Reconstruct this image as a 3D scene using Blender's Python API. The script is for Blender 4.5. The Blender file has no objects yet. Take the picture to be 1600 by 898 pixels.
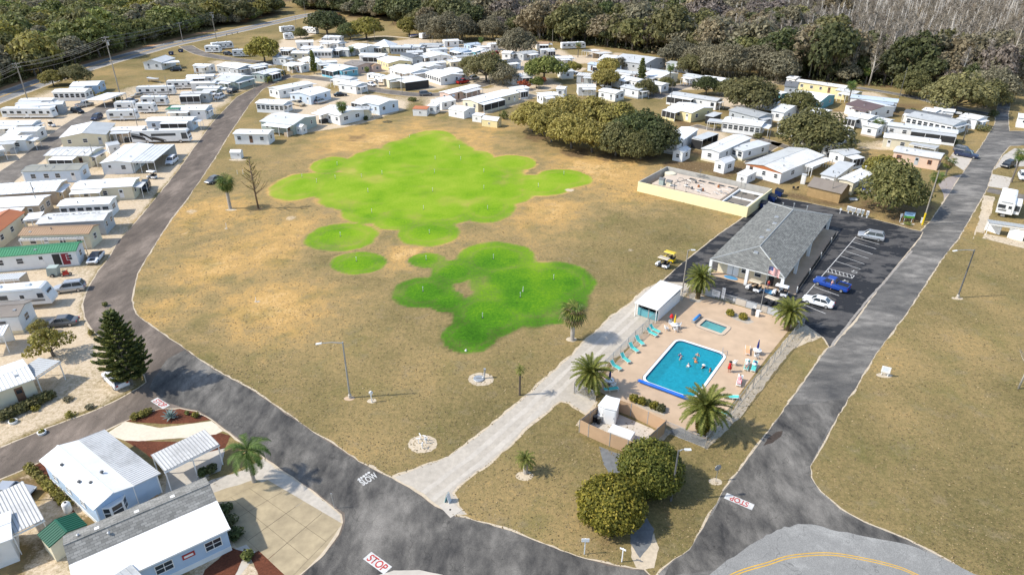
import bpy, bmesh, math, random
import numpy as np
from mathutils import Vector, Matrix
from mathutils.geometry import tessellate_polygon
R = math.radians
S = bpy.context.scene
COL = S.collection
rnd = random.Random(7)

# ---------------------------------------------------------------- camera
FPX, PITCH, ROLL, HC = 1050.0, R(28.0), R(0.3), 53.0      # focal length in photo pixels, drone 53 m up
_fw = np.array([0, math.cos(PITCH), -math.sin(PITCH)])
_rt = np.array([1.0, 0, 0]); _up = np.cross(_rt, _fw)
_r2 = _rt*math.cos(ROLL)+_up*math.sin(ROLL); _u2 = -_rt*math.sin(ROLL)+_up*math.cos(ROLL)
def G(x, y, z=0.0):
    """photo pixel -> point on the level z of the place (metres)"""
    d = _fw*FPX+_r2*(x-800)-_u2*(y-449)
    t = (z-HC)/d[2]
    return Vector((d[0]*t, d[1]*t, z))
cam = bpy.data.cameras.new('camera'); cam.sensor_width = 36; cam.lens = FPX/1600*36
cam.clip_start = .5; cam.clip_end = 5000
co = bpy.data.objects.new('camera', cam); COL.objects.link(co)
mt = Matrix(((_r2[0], _u2[0], -_fw[0]), (_r2[1], _u2[1], -_fw[1]), (_r2[2], _u2[2], -_fw[2])))
co.matrix_world = Matrix.Translation((0, 0, HC)) @ mt.to_4x4()
S.camera = co
# ---------------------------------------------------------------- light
SUN_EL, SUN_AZ = R(45), R(187)          # azimuth: direction the sun stands in, counter-clockwise from +X
W = bpy.data.worlds.new('World'); S.world = W; W.use_nodes = True
nt = W.node_tree; bg = nt.nodes['Background']
sky = nt.nodes.new('ShaderNodeTexSky'); sky.sky_type = 'NISHITA'; sky.sun_disc = False
sky.sun_elevation = SUN_EL; sky.sun_rotation = math.pi/2-SUN_AZ
nt.links.new(sky.outputs[0], bg.inputs[0]); bg.inputs[1].default_value = 0.15
sl = bpy.data.lights.new('sun', 'SUN'); sl.energy = 3.05; sl.angle = R(1.2); sl.color = (1, .95, .86)
so = bpy.data.objects.new('sun', sl); COL.objects.link(so)
so.location = (0, 0, 200)
so.rotation_euler = Vector((-math.cos(SUN_AZ)*math.cos(SUN_EL), -math.sin(SUN_AZ)*math.cos(SUN_EL), -math.sin(SUN_EL))).to_track_quat('-Z', 'Y').to_euler()
S.view_settings.view_transform = 'Standard'; S.view_settings.look = 'None'
S.view_settings.exposure = 0.7; S.view_settings.gamma = 1
S.cycles.max_bounces = 6; S.cycles.transparent_max_bounces = 12

# ---------------------------------------------------------------- helpers
def tag(o, label=None, cat=None, group=None, kind=None):
    if label: o['label'] = label
    if cat: o['category'] = cat
    if group: o['group'] = group
    if kind: o['kind'] = kind
    return o
def empty(name, loc, rz=0.0, label=None, cat=None, group=None):
    o = bpy.data.objects.new(name, None); COL.objects.link(o)
    o.empty_display_size = .2; o.location = loc; o.rotation_euler = (0, 0, rz)
    return tag(o, label, cat, group)
def put(name, mesh, parent=None, loc=(0, 0, 0), rot=(0, 0, 0), sc=None):
    o = bpy.data.objects.new(name, mesh); COL.objects.link(o)
    o.location = loc; o.rotation_euler = rot
    if sc is not None: o.scale = sc if hasattr(sc, '__len__') else (sc, sc, sc)
    if parent: o.parent = parent
    return o
class MB:
    def __init__(s): s.v = []; s.f = []; s.m = []
    def quad(s, *p, m=0):
        n = len(s.v); s.v += [tuple(q) for q in p]; s.f.append(tuple(range(n, n+len(p)))); s.m.append(m); return s
    def box(s, x0, x1, y0, y1, z0, z1, m=0):
        return s.hexa([(x0, y0, z0), (x1, y0, z0), (x1, y1, z0), (x0, y1, z0)], [(x0, y0, z1), (x1, y0, z1), (x1, y1, z1), (x0, y1, z1)], m)
    def hexa(s, lo, hi, m=0):
        n = len(s.v); k = len(lo); s.v += [tuple(q) for q in lo]+[tuple(q) for q in hi]
        s.f.append(tuple(n+i for i in range(k-1, -1, -1))); s.f.append(tuple(n+k+i for i in range(k)))
        for i in range(k): j = (i+1) % k; s.f.append((n+i, n+j, n+k+j, n+k+i))
        s.m += [m]*(k+2); return s
    def tube(s, pts, r, k=6, m=0, cap=True):
        pts = [Vector(p) for p in pts]; rs = r if hasattr(r, '__len__') else [r]*len(pts)
        n = len(s.v)
        for i, p in enumerate(pts):
            t = (pts[min(i+1, len(pts)-1)]-pts[max(i-1, 0)]).normalized()
            a = t.orthogonal().normalized() if abs(t.z) > .9 else t.cross(Vector((0, 0, 1))).normalized()
            b = t.cross(a)
            for j in range(k):
                w = 2*math.pi*j/k; s.v.append(tuple(p+(a*math.cos(w)+b*math.sin(w))*rs[i]))
        for i in range(len(pts)-1):
            for j in range(k):
                q = (j+1) % k; s.f.append((n+i*k+j, n+(i+1)*k+j, n+(i+1)*k+q, n+i*k+q)); s.m.append(m)
        if cap:
            s.f.append(tuple(n+j for j in range(k))); e = n+(len(pts)-1)*k
            s.f.append(tuple(e+j for j in range(k-1, -1, -1))); s.m += [m, m]
        return s
    def lathe(s, prof, c=(0, 0, 0), k=12, m=0):
        n = len(s.v)
        for r, z in prof:
            for j in range(k):
                w = 2*math.pi*j/k; s.v.append((c[0]+r*math.cos(w), c[1]+r*math.sin(w), c[2]+z))
        for i in range(len(prof)-1):
            for j in range(k):
                q = (j+1) % k; s.f.append((n+i*k+j, n+i*k+q, n+(i+1)*k+q, n+(i+1)*k+j)); s.m.append(m)
        s.f.append(tuple(n+j for j in range(k-1, -1, -1))); e = n+(len(prof)-1)*k
        s.f.append(tuple(e+j for j in range(k))); s.m += [m, m]
        return s
    def ball(s, c, r, k=8, m=0):
        rx, ry, rz = r if hasattr(r, '__len__') else (r, r, r); h = k//2; n = len(s.v)
        for i in range(h+1):
            p = math.pi*i/h
            for j in range(k):
                w = 2*math.pi*j/k
                s.v.append((c[0]+rx*math.sin(p)*math.cos(w)+0, c[1]+ry*math.sin(p)*math.sin(w), c[2]-rz*math.cos(p)))
        for i in range(h):
            for j in range(k):
                q = (j+1) % k; s.f.append((n+i*k+j, n+i*k+q, n+(i+1)*k+q, n+(i+1)*k+j)); s.m.append(m)
        return s
    def mesh(s, name, mats, smooth=False):
        me = bpy.data.meshes.new(name); me.from_pydata(s.v, [], s.f)
        for q in (mats if isinstance(mats, (list, tuple)) else [mats]): me.materials.append(q)
        me.polygons.foreach_set('material_index', s.m)
        if smooth: me.polygons.foreach_set('use_smooth', [True]*len(s.f))
        me.update(); return me
    def put(s, name, mats, parent=None, loc=(0, 0, 0), rot=(0, 0, 0), smooth=False):
        return put(name, s.mesh(name, mats, smooth), parent, loc, rot)
def bar(p, q, w, h=None):
    """thin square bar between two points, as hexa args"""
    return [p, q], w
def quads_mesh(name, P, mat):
    """P: (N,4,3) array of leaf quads"""
    N = len(P); me = bpy.data.meshes.new(name)
    me.vertices.add(N*4); me.vertices.foreach_set('co', np.asarray(P, dtype=np.float32).ravel())
    me.loops.add(N*4); me.loops.foreach_set('vertex_index', np.arange(N*4, dtype=np.int32))
    me.polygons.add(N); me.polygons.foreach_set('loop_start', np.arange(0, N*4, 4, dtype=np.int32))
    me.materials.append(mat); me.update(calc_edges=True); me.validate(); return me

# ---------------------------------------------------------------- materials
def L(nt, a, b): nt.links.new(a, b)
def ramp(nt, src, stops):
    r = nt.nodes.new('ShaderNodeValToRGB'); e = r.color_ramp.elements
    while len(e) < len(stops): e.new(.5)
    for q, (p, c) in zip(e, stops):
        q.position = p; q.color = (c, c, c, 1) if not hasattr(c, '__len__') else (*c[:3], 1)
    L(nt, src, r.inputs[0]); return r.outputs[0]
def noise(nt, vec, scale, det=3, rough=.55, dist=0):
    n = nt.nodes.new('ShaderNodeTexNoise'); n.inputs['Scale'].default_value = scale; n.inputs['Detail'].default_value = det
    n.inputs['Roughness'].default_value = rough; n.inputs['Distortion'].default_value = dist
    L(nt, vec, n.inputs['Vector']); return n.outputs['Fac']
def mixc(nt, fac, a, b, mode='MIX'):
    m = nt.nodes.new('ShaderNodeMix'); m.data_type = 'RGBA'; m.blend_type = mode
    for s, v in ((m.inputs[0], fac), (m.inputs[6], a), (m.inputs[7], b)):
        if hasattr(v, 'links'): L(nt, v, s)
        elif hasattr(v, '__len__'): s.default_value = (*v[:3], 1)
        else: s.default_value = v
    return m.outputs[2]
def mth(nt, op, a, b=0.0, c=None):
    m = nt.nodes.new('ShaderNodeMath'); m.operation = op
    for i, v in enumerate((a, b) if c is None else (a, b, c)):
        if hasattr(v, 'links'): L(nt, v, m.inputs[i])
        else: m.inputs[i].default_value = v
    return m.outputs[0]
def base(name):
    m = bpy.data.materials.new(name); m.use_nodes = True; nt = m.node_tree
    b = nt.nodes['Principled BSDF']; g = nt.nodes.new('ShaderNodeNewGeometry')
    return m, nt, b, g
def stretch(nt, vec, s, rz=0):
    m = nt.nodes.new('ShaderNodeMapping'); m.inputs['Scale'].default_value = s; m.inputs['Rotation'].default_value = (0, 0, rz)
    L(nt, vec, m.inputs[0]); return m.outputs[0]
_MC = {}
def M(name, col, rough=.7, var=.12, scale=2.0, metal=0.0, bump=0.0, spec=.3, col2=None):
    if name in _MC: return _MC[name]
    m, nt, b, g = base(name); P = g.outputs['Position']
    n = noise(nt, P, scale, 4); c1 = [min(1, x*(1-var)) for x in col]; c2 = [min(1, x*(1+var)) for x in (col2 or col)]
    n2 = noise(nt, P, scale*.13, 2)
    f = mth(nt, 'ADD', mth(nt, 'MULTIPLY', n, .6), mth(nt, 'MULTIPLY', n2, .4))
    L(nt, ramp(nt, f, [(.3, c1), (.7, c2)]), b.inputs['Base Color'])
    b.inputs['Roughness'].default_value = rough; b.inputs['Metallic'].default_value = metal
    b.inputs['Specular IOR Level'].default_value = spec
    if bump:
        bn = nt.nodes.new('ShaderNodeBump'); bn.inputs['Strength'].default_value = bump; bn.inputs['Distance'].default_value = .05
        L(nt, noise(nt, P, scale*6, 4), bn.inputs['Height']); L(nt, bn.outputs[0], b.inputs['Normal'])
    _MC[name] = m; return m
def roofmat(name, col, dirt=(.35, .33, .3), amt=.5):
    """painted metal / membrane roof with weather stains"""
    m, nt, b, g = base(name); P = g.outputs['Position']
    oi = nt.nodes.new('ShaderNodeObjectInfo')
    n = noise(nt, P, .35, 5, .65, .6); n2 = noise(nt, P, 3.2, 4, .6)
    f = ramp(nt, mth(nt, 'ADD', mth(nt, 'MULTIPLY', n, .7), mth(nt, 'MULTIPLY', n2, .3)), [(.47, 0.0), (.72, amt)])
    c = mixc(nt, f, col, dirt)
    v = mth(nt, 'MULTIPLY_ADD', oi.outputs['Random'], .22, .8)
    L(nt, mixc(nt, 1, c, v, 'MULTIPLY'), b.inputs['Base Color']); b.inputs['Roughness'].default_value = .5
    b.inputs['Specular IOR Level'].default_value = .3
    return m
def leafmat(name, a, b_, c=None, trans=.34, rv_=.45, hue=.3):
    m, nt, b, g = base(name); oi = nt.nodes.new('ShaderNodeObjectInfo')
    n = noise(nt, g.outputs['Position'], .45, 3)
    f = mth(nt, 'ADD', mth(nt, 'MULTIPLY', g.outputs['Random Per Island'], .55), mth(nt, 'MULTIPLY', n, .45))
    col = ramp(nt, f, [(.2, a), (.55, b_), (.85, c or b_)])
    v = mth(nt, 'MULTIPLY_ADD', oi.outputs['Random'], rv_, 1-rv_/2)
    col = mixc(nt, mth(nt, 'MULTIPLY', mth(nt, 'FRACT', mth(nt, 'MULTIPLY', oi.outputs['Random'], 7.3)), hue), col, (.25, .2, .115))
    col = mixc(nt, 1, col, v, 'MULTIPLY')
    b.inputs['Roughness'].default_value = .6; b.inputs['Specular IOR Level'].default_value = .25
    L(nt, col, b.inputs['Base Color'])
    t = nt.nodes.new('ShaderNodeBsdfTranslucent'); L(nt, col, t.inputs[0])
    x = nt.nodes.new('ShaderNodeMixShader'); x.inputs[0].default_value = trans
    L(nt, b.outputs[0], x.inputs[1]); L(nt, t.outputs[0], x.inputs[2]); L(nt, x.outputs[0], nt.nodes['Material Output'].inputs[0])
    return m
def asphalt(name, dark, light, lo=.4, hi=.62, rz=0.0, sc=(1, 1, 1)):
    """worn seal coat: light bleached patches drawn out along one direction, cracks, aggregate"""
    m, nt, b, g = base(name); P = g.outputs['Position']
    Q = stretch(nt, P, sc, rz)
    n = noise(nt, Q, .2, 6, .64, .35); n2 = noise(nt, Q, .75, 5, .62, .15); n3 = noise(nt, P, 14, 2)
    f = mth(nt, 'ADD', mth(nt, 'MULTIPLY', n, .66), mth(nt, 'MULTIPLY', n2, .34))
    c = ramp(nt, f, [(lo, dark), (.5, [(x+y)*.42 for x, y in zip(dark, light)]), (hi, light)])
    c = mixc(nt, .45, c, ramp(nt, n3, [(.35, .45), (.65, 1.25)]), 'MULTIPLY')
    vo = nt.nodes.new('ShaderNodeTexVoronoi'); vo.feature = 'DISTANCE_TO_EDGE'; vo.inputs['Scale'].default_value = .16
    wp = nt.nodes.new('ShaderNodeVectorMath'); wp.operation = 'ADD'; L(nt, P, wp.inputs[0])
    nn = nt.nodes.new('ShaderNodeTexNoise'); nn.inputs['Scale'].default_value = .5; L(nt, P, nn.inputs['Vector'])
    sc2 = nt.nodes.new('ShaderNodeVectorMath'); sc2.operation = 'SCALE'; sc2.inputs['Scale'].default_value = 4; L(nt, nn.outputs['Color'], sc2.inputs[0])
    L(nt, sc2.outputs[0], wp.inputs[1]); L(nt, wp.outputs[0], vo.inputs['Vector'])
    ck = ramp(nt, vo.outputs['Distance'], [(.0, .55), (.007, 1.0)])
    L(nt, mixc(nt, .8, c, ck, 'MULTIPLY'), b.inputs['Base Color'])
    b.inputs['Roughness'].default_value = .85; b.inputs['Specular IOR Level'].default_value = .25
    bn = nt.nodes.new('ShaderNodeBump'); bn.inputs['Strength'].default_value = .25; bn.inputs['Distance'].default_value = .02
    L(nt, n3, bn.inputs['Height']); L(nt, bn.outputs[0], b.inputs['Normal'])
    return m

WHITE = M('white_paint', (.78, .78, .76), .5, .04, 1.5)
TRIM = M('white_trim', (.8, .8, .78), .45, .03)
GLASS = M('window_glass', (.035, .045, .055), .12, .3, .6, spec=.6)
BLACK = M('black_plastic', (.02, .02, .022), .5)
STEEL = M('galvanised_steel', (.42, .43, .43), .45, .12, 3, metal=.5)
DSTEEL = M('dark_steel', (.12, .12, .12), .5, .2, 3)
WOOD = M('weathered_wood', (.34, .25, .16), .85, .3, 4)
POLEW = M('pole_wood', (.3, .27, .23), .9, .25, 5)
CONC = M('pale_concrete', (.5, .45, .38), .9, .14, 1.2, bump=.1)
BARK = M('bark', (.16, .135, .11), .95, .35, 3)
BARKP = M('pale_bark', (.46, .43, .38), .9, .25, 2)
ROOF = {
 'w': roofmat('white_roof', (.84, .84, .82), (.5, .48, .45), .25),
 'd': roofmat('stained_white_roof', (.72, .71, .68), (.3, .29, .27), .65),
 'g': roofmat('grey_metal_roof', (.46, .47, .46), (.24, .24, .23), .6),
 'lg': roofmat('light_grey_roof', (.6, .61, .6), (.36, .36, .35), .5),
 'k': roofmat('dark_grey_roof', (.15, .155, .16), (.07, .07, .07), .5),
 'b': roofmat('brown_shingle_roof', (.27, .23, .19), (.15, .12, .1), .5),
 'rb': roofmat('red_brown_roof', (.15, .1, .09), (.07, .05, .05), .5),
 't': roofmat('tan_metal_roof', (.5, .33, .2), (.35, .23, .14), .4),
 'gn': roofmat('green_metal_roof', (.07, .27, .13), (.05, .16, .09), .3),
 'dg': roofmat('dark_green_metal_roof', (.02, .13, .075), (.02, .08, .05), .3),
 'o': roofmat('rust_orange_roof', (.5, .17, .06), (.34, .12, .06), .5),
 'ol': roofmat('olive_grey_roof', (.36, .35, .29), (.22, .21, .18), .5),
 'bl': roofmat('blue_grey_roof', (.5, .57, .64), (.36, .42, .48), .4),
}
WALL = {
 'w': M('white_siding', (.76, .76, .74), .6, .06, 1.2), 'c': M('cream_siding', (.68, .62, .46), .65, .07, 1.2),
 'y': M('pale_yellow_siding', (.72, .62, .34), .65, .07, 1.2), 'b': M('light_blue_siding', (.42, .54, .68), .6, .06, 1.2),
 'g': M('grey_siding', (.44, .46, .47), .65, .08, 1.2), 'a': M('aqua_siding', (.2, .5, .62), .6, .08, 1.2),
 't': M('tan_siding', (.5, .4, .29), .7, .1, 1.2), 'te': M('teal_siding', (.12, .34, .38), .6, .08, 1.2),
 'p': M('peach_siding', (.68, .5, .38), .65, .08, 1.2), 'gg': M('grey_green_siding', (.38, .44, .4), .65, .08, 1.2),
 'dk': M('dark_screen', (.035, .035, .035), .6, .2, 2), 'pb': M('pale_blue_siding', (.6, .68, .76), .6, .06, 1.2),
 'wd': M('plywood_siding', (.36, .24, .11), .8, .22, 1.5), 'pk': M('pinkish_siding', (.6, .44, .36), .65, .08, 1.2),
}
# ================================================================ GROUND
def dense(pts, step=1.0, jit=0.0, closed=True, seed=1):
    r = random.Random(seed); out = []; n = len(pts)
    for i in range(n if closed else n-1):
        p, q = pts[i], pts[(i+1) % n]; k = max(1, int(math.hypot(q[0]-p[0], q[1]-p[1])/step))
        for j in range(k):
            out.append((p[0]+(q[0]-p[0])*j/k, p[1]+(q[1]-p[1])*j/k))
    if not closed: out.append(tuple(pts[-1][:2]))
    n = len(out); res = []; w = 0
    for i, p in enumerate(out):
        a, b = out[i-1], out[(i+1) % n]; d = math.hypot(b[0]-a[0], b[1]-a[1]) or 1
        w = .7*w+.3*r.uniform(-1, 1); o = (w*1.6+r.uniform(-.4, .4))*jit
        res.append((p[0]+(b[1]-a[1])/d*o, p[1]-(b[0]-a[0])/d*o))
    return res
def smooth(pts, k=5, closed=False):
    P = [Vector(p[:2]) for p in pts]; n = len(P); out = []
    for i in range(n if closed else n-1):
        g = (lambda j: P[j % n]) if closed else (lambda j: P[min(max(j, 0), n-1)])
        a, b, c, d = g(i-1), g(i), g(i+1), g(i+2)
        for j in range(k):
            t = j/k
            out.append(tuple(.5*((2*b)+(c-a)*t+(2*a-5*b+4*c-d)*t*t+(3*b-a-3*c+d)*t**3)))
    if not closed: out.append(tuple(P[-1]))
    return out
def px(*pts): return [tuple(G(x, y)[:2]) for x, y in pts]
def offset(poly, d):
    n = len(poly); A = sum(poly[i][0]*poly[(i+1) % n][1]-poly[(i+1) % n][0]*poly[i][1] for i in range(n)); s = 1 if A > 0 else -1
    out = []
    for i in range(n):
        a, b = poly[i-1], poly[(i+1) % n]; l = math.hypot(b[0]-a[0], b[1]-a[1]) or 1
        out.append((poly[i][0]+s*(b[1]-a[1])/l*d, poly[i][1]-s*(b[0]-a[0])/l*d))
    return out
def sheet(name, poly, z, mat, parent=None, kind='structure', base_z=None):
    v = [Vector((p[0], p[1], z)) for p in poly]
    t = tessellate_polygon([v]); me = bpy.data.meshes.new(name)
    def up(f):
        a, b, c = (v[i] for i in f); return f if (b-a).cross(c-a).z > 0 else f[::-1]
    me.from_pydata([tuple(q) for q in v], [], [tuple(up(f)) for f in t]); me.materials.append(mat); me.update()
    o = put(name, me, parent)
    if kind and not parent: o['kind'] = kind
    return o
def band(line, w):
    """polyline with a width -> polygon"""
    n = len(line); l = []; r = []
    for i, p in enumerate(line):
        a, b = line[max(i-1, 0)], line[min(i+1, n-1)]; d = math.hypot(b[0]-a[0], b[1]-a[1]) or 1
        ww = w[i] if hasattr(w, '__len__') else w
        l.append((p[0]-(b[1]-a[1])/d*ww/2, p[1]+(b[0]-a[0])/d*ww/2)); r.append((p[0]+(b[1]-a[1])/d*ww/2, p[1]-(b[0]-a[0])/d*ww/2))
    return l+r[::-1]
def par(line, d):
    b = band(line, 2*abs(d)); n = len(line); return b[:n] if d > 0 else b[n:][::-1]
def inside(X, Y, poly):
    c = np.zeros(X.shape, bool); n = len(poly); j = n-1
    for i in range(n):
        xi, yi = poly[i]; xj, yj = poly[j]
        if yi != yj: c ^= ((yi > Y) != (yj > Y)) & (X < (xj-xi)*(Y-yi)/(yj-yi)+xi)
        j = i
    return c
def blur(m, k):
    for _ in range(k):
        m = (m+np.roll(m, 1, 0)+np.roll(m, -1, 0)+np.roll(m, 1, 1)+np.roll(m, -1, 1))/5
    return m
FOREST_W = px((-700, 330), (-300, 205), (0, 138), (60, 118), (130, 98), (210, 74), (265, 58), (330, 46), (400, 34), (440, 22), (300, -60), (-900, -60))
FOREST_E = px((470, 14), (540, 24), (600, 33), (660, 48), (720, 52), (780, 56), (860, 66), (960, 76), (1060, 92), (1130, 104), (1210, 118), (1290, 128), (1380, 137), (1450, 140), (1520, 147), (1560, 152), (1580, 140), (1620, 110), (2100, 140), (2300, -60), (470, -60))
LOT_W = px((-300, 840), (0, 700), (65, 672), (175, 629), (226, 600), (200, 560), (150, 525), (130, 480), (140, 447), (217, 342), (282, 262), (332, 192), (372, 150), (399, 138), (425, 128), (400, 100), (330, 92), (300, 125), (205, 133), (150, 150), (80, 128), (0, 180), (-300, 270))
LOT_M = px((405, 200), (432, 142), (420, 110), (400, 95), (440, 60), (470, 35), (500, 50), (540, 66), (640, 60), (740, 64), (880, 66), (960, 80), (870, 140), (800, 168), (740, 186), (640, 170), (560, 196), (500, 205), (430, 215), (405, 212))
LOT_R = px((960, 80), (1060, 96), (1210, 122), (1400, 142), (1560, 160), (1530, 222), (1460, 240), (1300, 230), (1220, 230), (1170, 250), (1040, 225), (1060, 160), (900, 130))
BACK = px((1040, 222), (1165, 252), (1260, 276), (1400, 300), (1470, 316), (1440, 362), (1300, 325), (1215, 305), (1030, 262))
def greens():
    E = [(672, 222, 44, 19), (600, 262, 75, 26), (515, 258, 32, 14), (470, 292, 50, 24), (530, 290, 50, 25), (600, 250, 60, 20), (580, 330, 50, 21), (640, 285, 95, 38), (700, 262, 75, 32),
         (720, 300, 90, 40), (760, 323, 48, 27), (800, 255, 42, 13), (880, 279, 49, 15), (840, 290, 55, 18), (690, 328, 60, 28), (670, 364, 52, 23), (533, 371, 61, 24), (560, 411, 48, 19),
         (775, 405, 66, 30), (870, 440, 65, 33), (830, 470, 95, 44), (765, 492, 64, 40), (735, 525, 48, 30), (662, 457, 55, 26), (668, 407, 33, 13), (708, 425, 40, 20), (700, 470, 30, 20), (745, 250, 30, 16), (625, 232, 30, 14), (640, 320, 75, 34), (740, 275, 85, 28), (785, 300, 55, 22), (660, 250, 90, 40), (600, 300, 90, 36), (690, 300, 100, 40), (560, 300, 70, 30), (810, 440, 85, 36), (620, 345, 40, 16)]
    for x, y, rx, ry in E:
        c = G(x, y); a = G(x+rx, y); b = G(x, y-ry); d = G(x, y+ry)
        yield (b.y+d.y)/2, c.x, (a.x-c.x), (b.y-d.y)/2
gx = np.concatenate([np.arange(-1500, -170, 30.), np.arange(-170, -95, 3.), np.arange(-95, 110, .7), np.arange(110, 190, 3.), np.arange(190, 1501, 30.)])
gy = np.concatenate([np.arange(-120, 30, 10.), np.arange(30, 215, .7), np.arange(215, 420, 3.), np.arange(420, 2600, 40.)])
X, Y = np.meshgrid(gx, gy)
def vn(sc, seed):
    """cheap value noise on the grid"""
    r = np.random.RandomState(seed); T = r.rand(64, 64); u = X/sc+500; v = Y/sc+500
    i = np.floor(u).astype(int); j = np.floor(v).astype(int); a = u-i; b = v-j; a = a*a*(3-2*a); b = b*b*(3-2*b)
    g = lambda p, q: T[p % 64, q % 64]
    return (g(i, j)*(1-a)+g(i+1, j)*a)*(1-b)+(g(i, j+1)*(1-a)+g(i+1, j+1)*a)*b
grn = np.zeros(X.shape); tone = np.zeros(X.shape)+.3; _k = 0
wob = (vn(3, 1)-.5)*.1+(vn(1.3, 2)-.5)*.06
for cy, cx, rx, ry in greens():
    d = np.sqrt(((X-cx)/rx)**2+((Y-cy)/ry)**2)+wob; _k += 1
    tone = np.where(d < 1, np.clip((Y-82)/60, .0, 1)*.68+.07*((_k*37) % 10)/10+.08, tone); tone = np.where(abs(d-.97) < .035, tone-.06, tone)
    grn = np.maximum(grn, np.clip((1.06-d)*6, 0, 1)*(.8+.2*np.clip(1.2-d, 0, 1)-.1*np.exp(-((d-.62)/.06)**2)))
thin = np.clip((vn(7, 3)*.6+vn(2.5, 4)*.4-.62)*5, 0, 1)
grn *= 1-.12*thin
sand = np.zeros(X.shape); lit = np.zeros(X.shape); dry = vn(16, 5)*.55+vn(6, 6)*.45
sand = np.maximum(sand, blur(inside(X, Y, LOT_W).astype(float), 2)*(.8+.3*(vn(9, 8)-.5)))
lm = blur(inside(X, Y, LOT_M).astype(float), 2); sand = np.maximum(sand, lm*np.clip(1.9*vn(11, 9)-.05, .15, .95))
lr = blur(inside(X, Y, LOT_R).astype(float), 2); sand = np.maximum(sand, lr*np.clip(1.8*vn(11, 10)-.45, 0, .8))
lit = np.maximum(lit, lr*np.clip(vn(9, 11)*1.4-.4, 0, .8))
bk = blur(inside(X, Y, BACK).astype(float), 3); lit = np.maximum(lit, bk*np.clip(.25+.9*vn(4, 12), 0, .9))
fo = np.maximum(inside(X, Y, FOREST_W), inside(X, Y, FOREST_E)).astype(float); lit = np.maximum(lit, fo)
LOT_N = px((-200, 1000), (-200, 860), (0, 750), (60, 724), (150, 682), (350, 675), (330, 760), (400, 760), (470, 897), (440, 1000))
ln = blur(inside(X, Y, LOT_N).astype(float), 2); lit = np.maximum(lit, ln*(.35+.5*vn(3, 21))); sand = np.maximum(sand, ln*np.clip(1.5*vn(4, 22)-.25, 0, .75))
def spot(x, y, r, arr, v, soft=.5, sy=1.0):
    c = G(x, y); d = np.hypot(X-c.x, (Y-c.y)/sy)/r+(vn(1.5, 13)-.5)*.5
    np.maximum(arr, np.clip((1-d)/soft, 0, 1)*v, out=arr)
# pale sandy wear beside the curved road, leaf litter under the oaks, dry golden west half of the field
for x, y, r, v in ((245, 440, 2.5, .35), (430, 475, 9, .22), (470, 455, 6, .2), (265, 440, 4, .3), (300, 330, 2, .4), (455, 341, 2.2, .4), (700, 392, 1.2, .3), (610, 395, 3.6, .35), (725, 447, 2.4, .3), (750, 544, 2.5, .25), (690, 470, 1, .2), (890, 297, 1.8, .6), (985, 390, 1.2, .4), (845, 590, .9, .0), (240, 500, 3.5, .25), (320, 590, 1.2, .3)): spot(x, y, r, sand, v*(1.6 if v >= .4 else 1.15))
for x, y, r, v in ((560, 215, 9, .75), (500, 235, 7, .6), (610, 205, 8, .55), (440, 240, 7, .55), (840, 215, 8, .9), (900, 240, 9, .95), (960, 245, 9, .95), (1010, 245, 8, .9), (1010, 305, 9, .6), (1060, 320, 8, .5), (960, 400, 9, .35), (1000, 430, 5, .5), (870, 385, 6, .3), (460, 600, 8, .3), (430, 570, 7, .25), (1385, 325, 9, .75), (1270, 235, 8, .9), (1150, 170, 8, .8), (955, 850, 4.0, .6), (1040, 790, 3, .5), (1270, 255, 4, .8)): spot(x, y, r, lit, v, .8)
for k in range(30):
    t = k/29; spot(302-42*t+6*math.sin(k*2.1), 322+120*t, 1.1+.8*((k*7) % 5)/5, sand, .46+.2*((k*11) % 7)/7, 1.0, 1.6)
golden = np.zeros(X.shape)
for x, y, r in ((430, 470, 14), (330, 420, 14), (330, 330, 16), (700, 215, 26), (560, 215, 20), (930, 265, 22), (850, 330, 14), (1000, 300, 14), (420, 390, 14), (260, 480, 9), (620, 400, 8)): spot(x, y, r, golden, 1, 1.0, 1.3)
dry = np.clip(dry*.62+golden*.62-.02-.06*np.clip((X-18)/14, 0, 1)*np.clip((150-Y)/40, 0, 1)-.03*np.clip((82-Y)/14, 0, 1), 0, 1)
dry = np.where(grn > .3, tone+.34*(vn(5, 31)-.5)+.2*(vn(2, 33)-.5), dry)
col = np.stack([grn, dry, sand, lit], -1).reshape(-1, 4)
me = bpy.data.meshes.new('ground'); ny, nx = X.shape
V = np.stack([X, Y, np.zeros_like(X)], -1).reshape(-1, 3)
idx = np.arange(nx*ny).reshape(ny, nx); Fq = np.stack([idx[:-1, :-1], idx[:-1, 1:], idx[1:, 1:], idx[1:, :-1]], -1).reshape(-1, 4)
_ctr = V[Fq].mean(1); _h = np.zeros(len(Fq), bool)
for q in (offset(px((1062.5, 529), (1142, 556), (1082, 624), (994, 593)), .3), offset(px((1101, 496), (1144, 511), (1130, 525), (1084, 509)), .25)): _h |= inside(_ctr[:, 0], _ctr[:, 1], q)
Fq = Fq[~_h]                                             # the pool and the hot tub are dug into the ground
me.vertices.add(len(V)); me.vertices.foreach_set('co', V.astype(np.float32).ravel())
me.loops.add(Fq.size); me.loops.foreach_set('vertex_index', Fq.astype(np.int32).ravel())
me.polygons.add(len(Fq)); me.polygons.foreach_set('loop_start', np.arange(0, Fq.size, 4, dtype=np.int32))
me.update(calc_edges=True)
at = me.color_attributes.new('cover', 'FLOAT_COLOR', 'POINT'); at.data.foreach_set('color', col.astype(np.float32).ravel())
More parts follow.
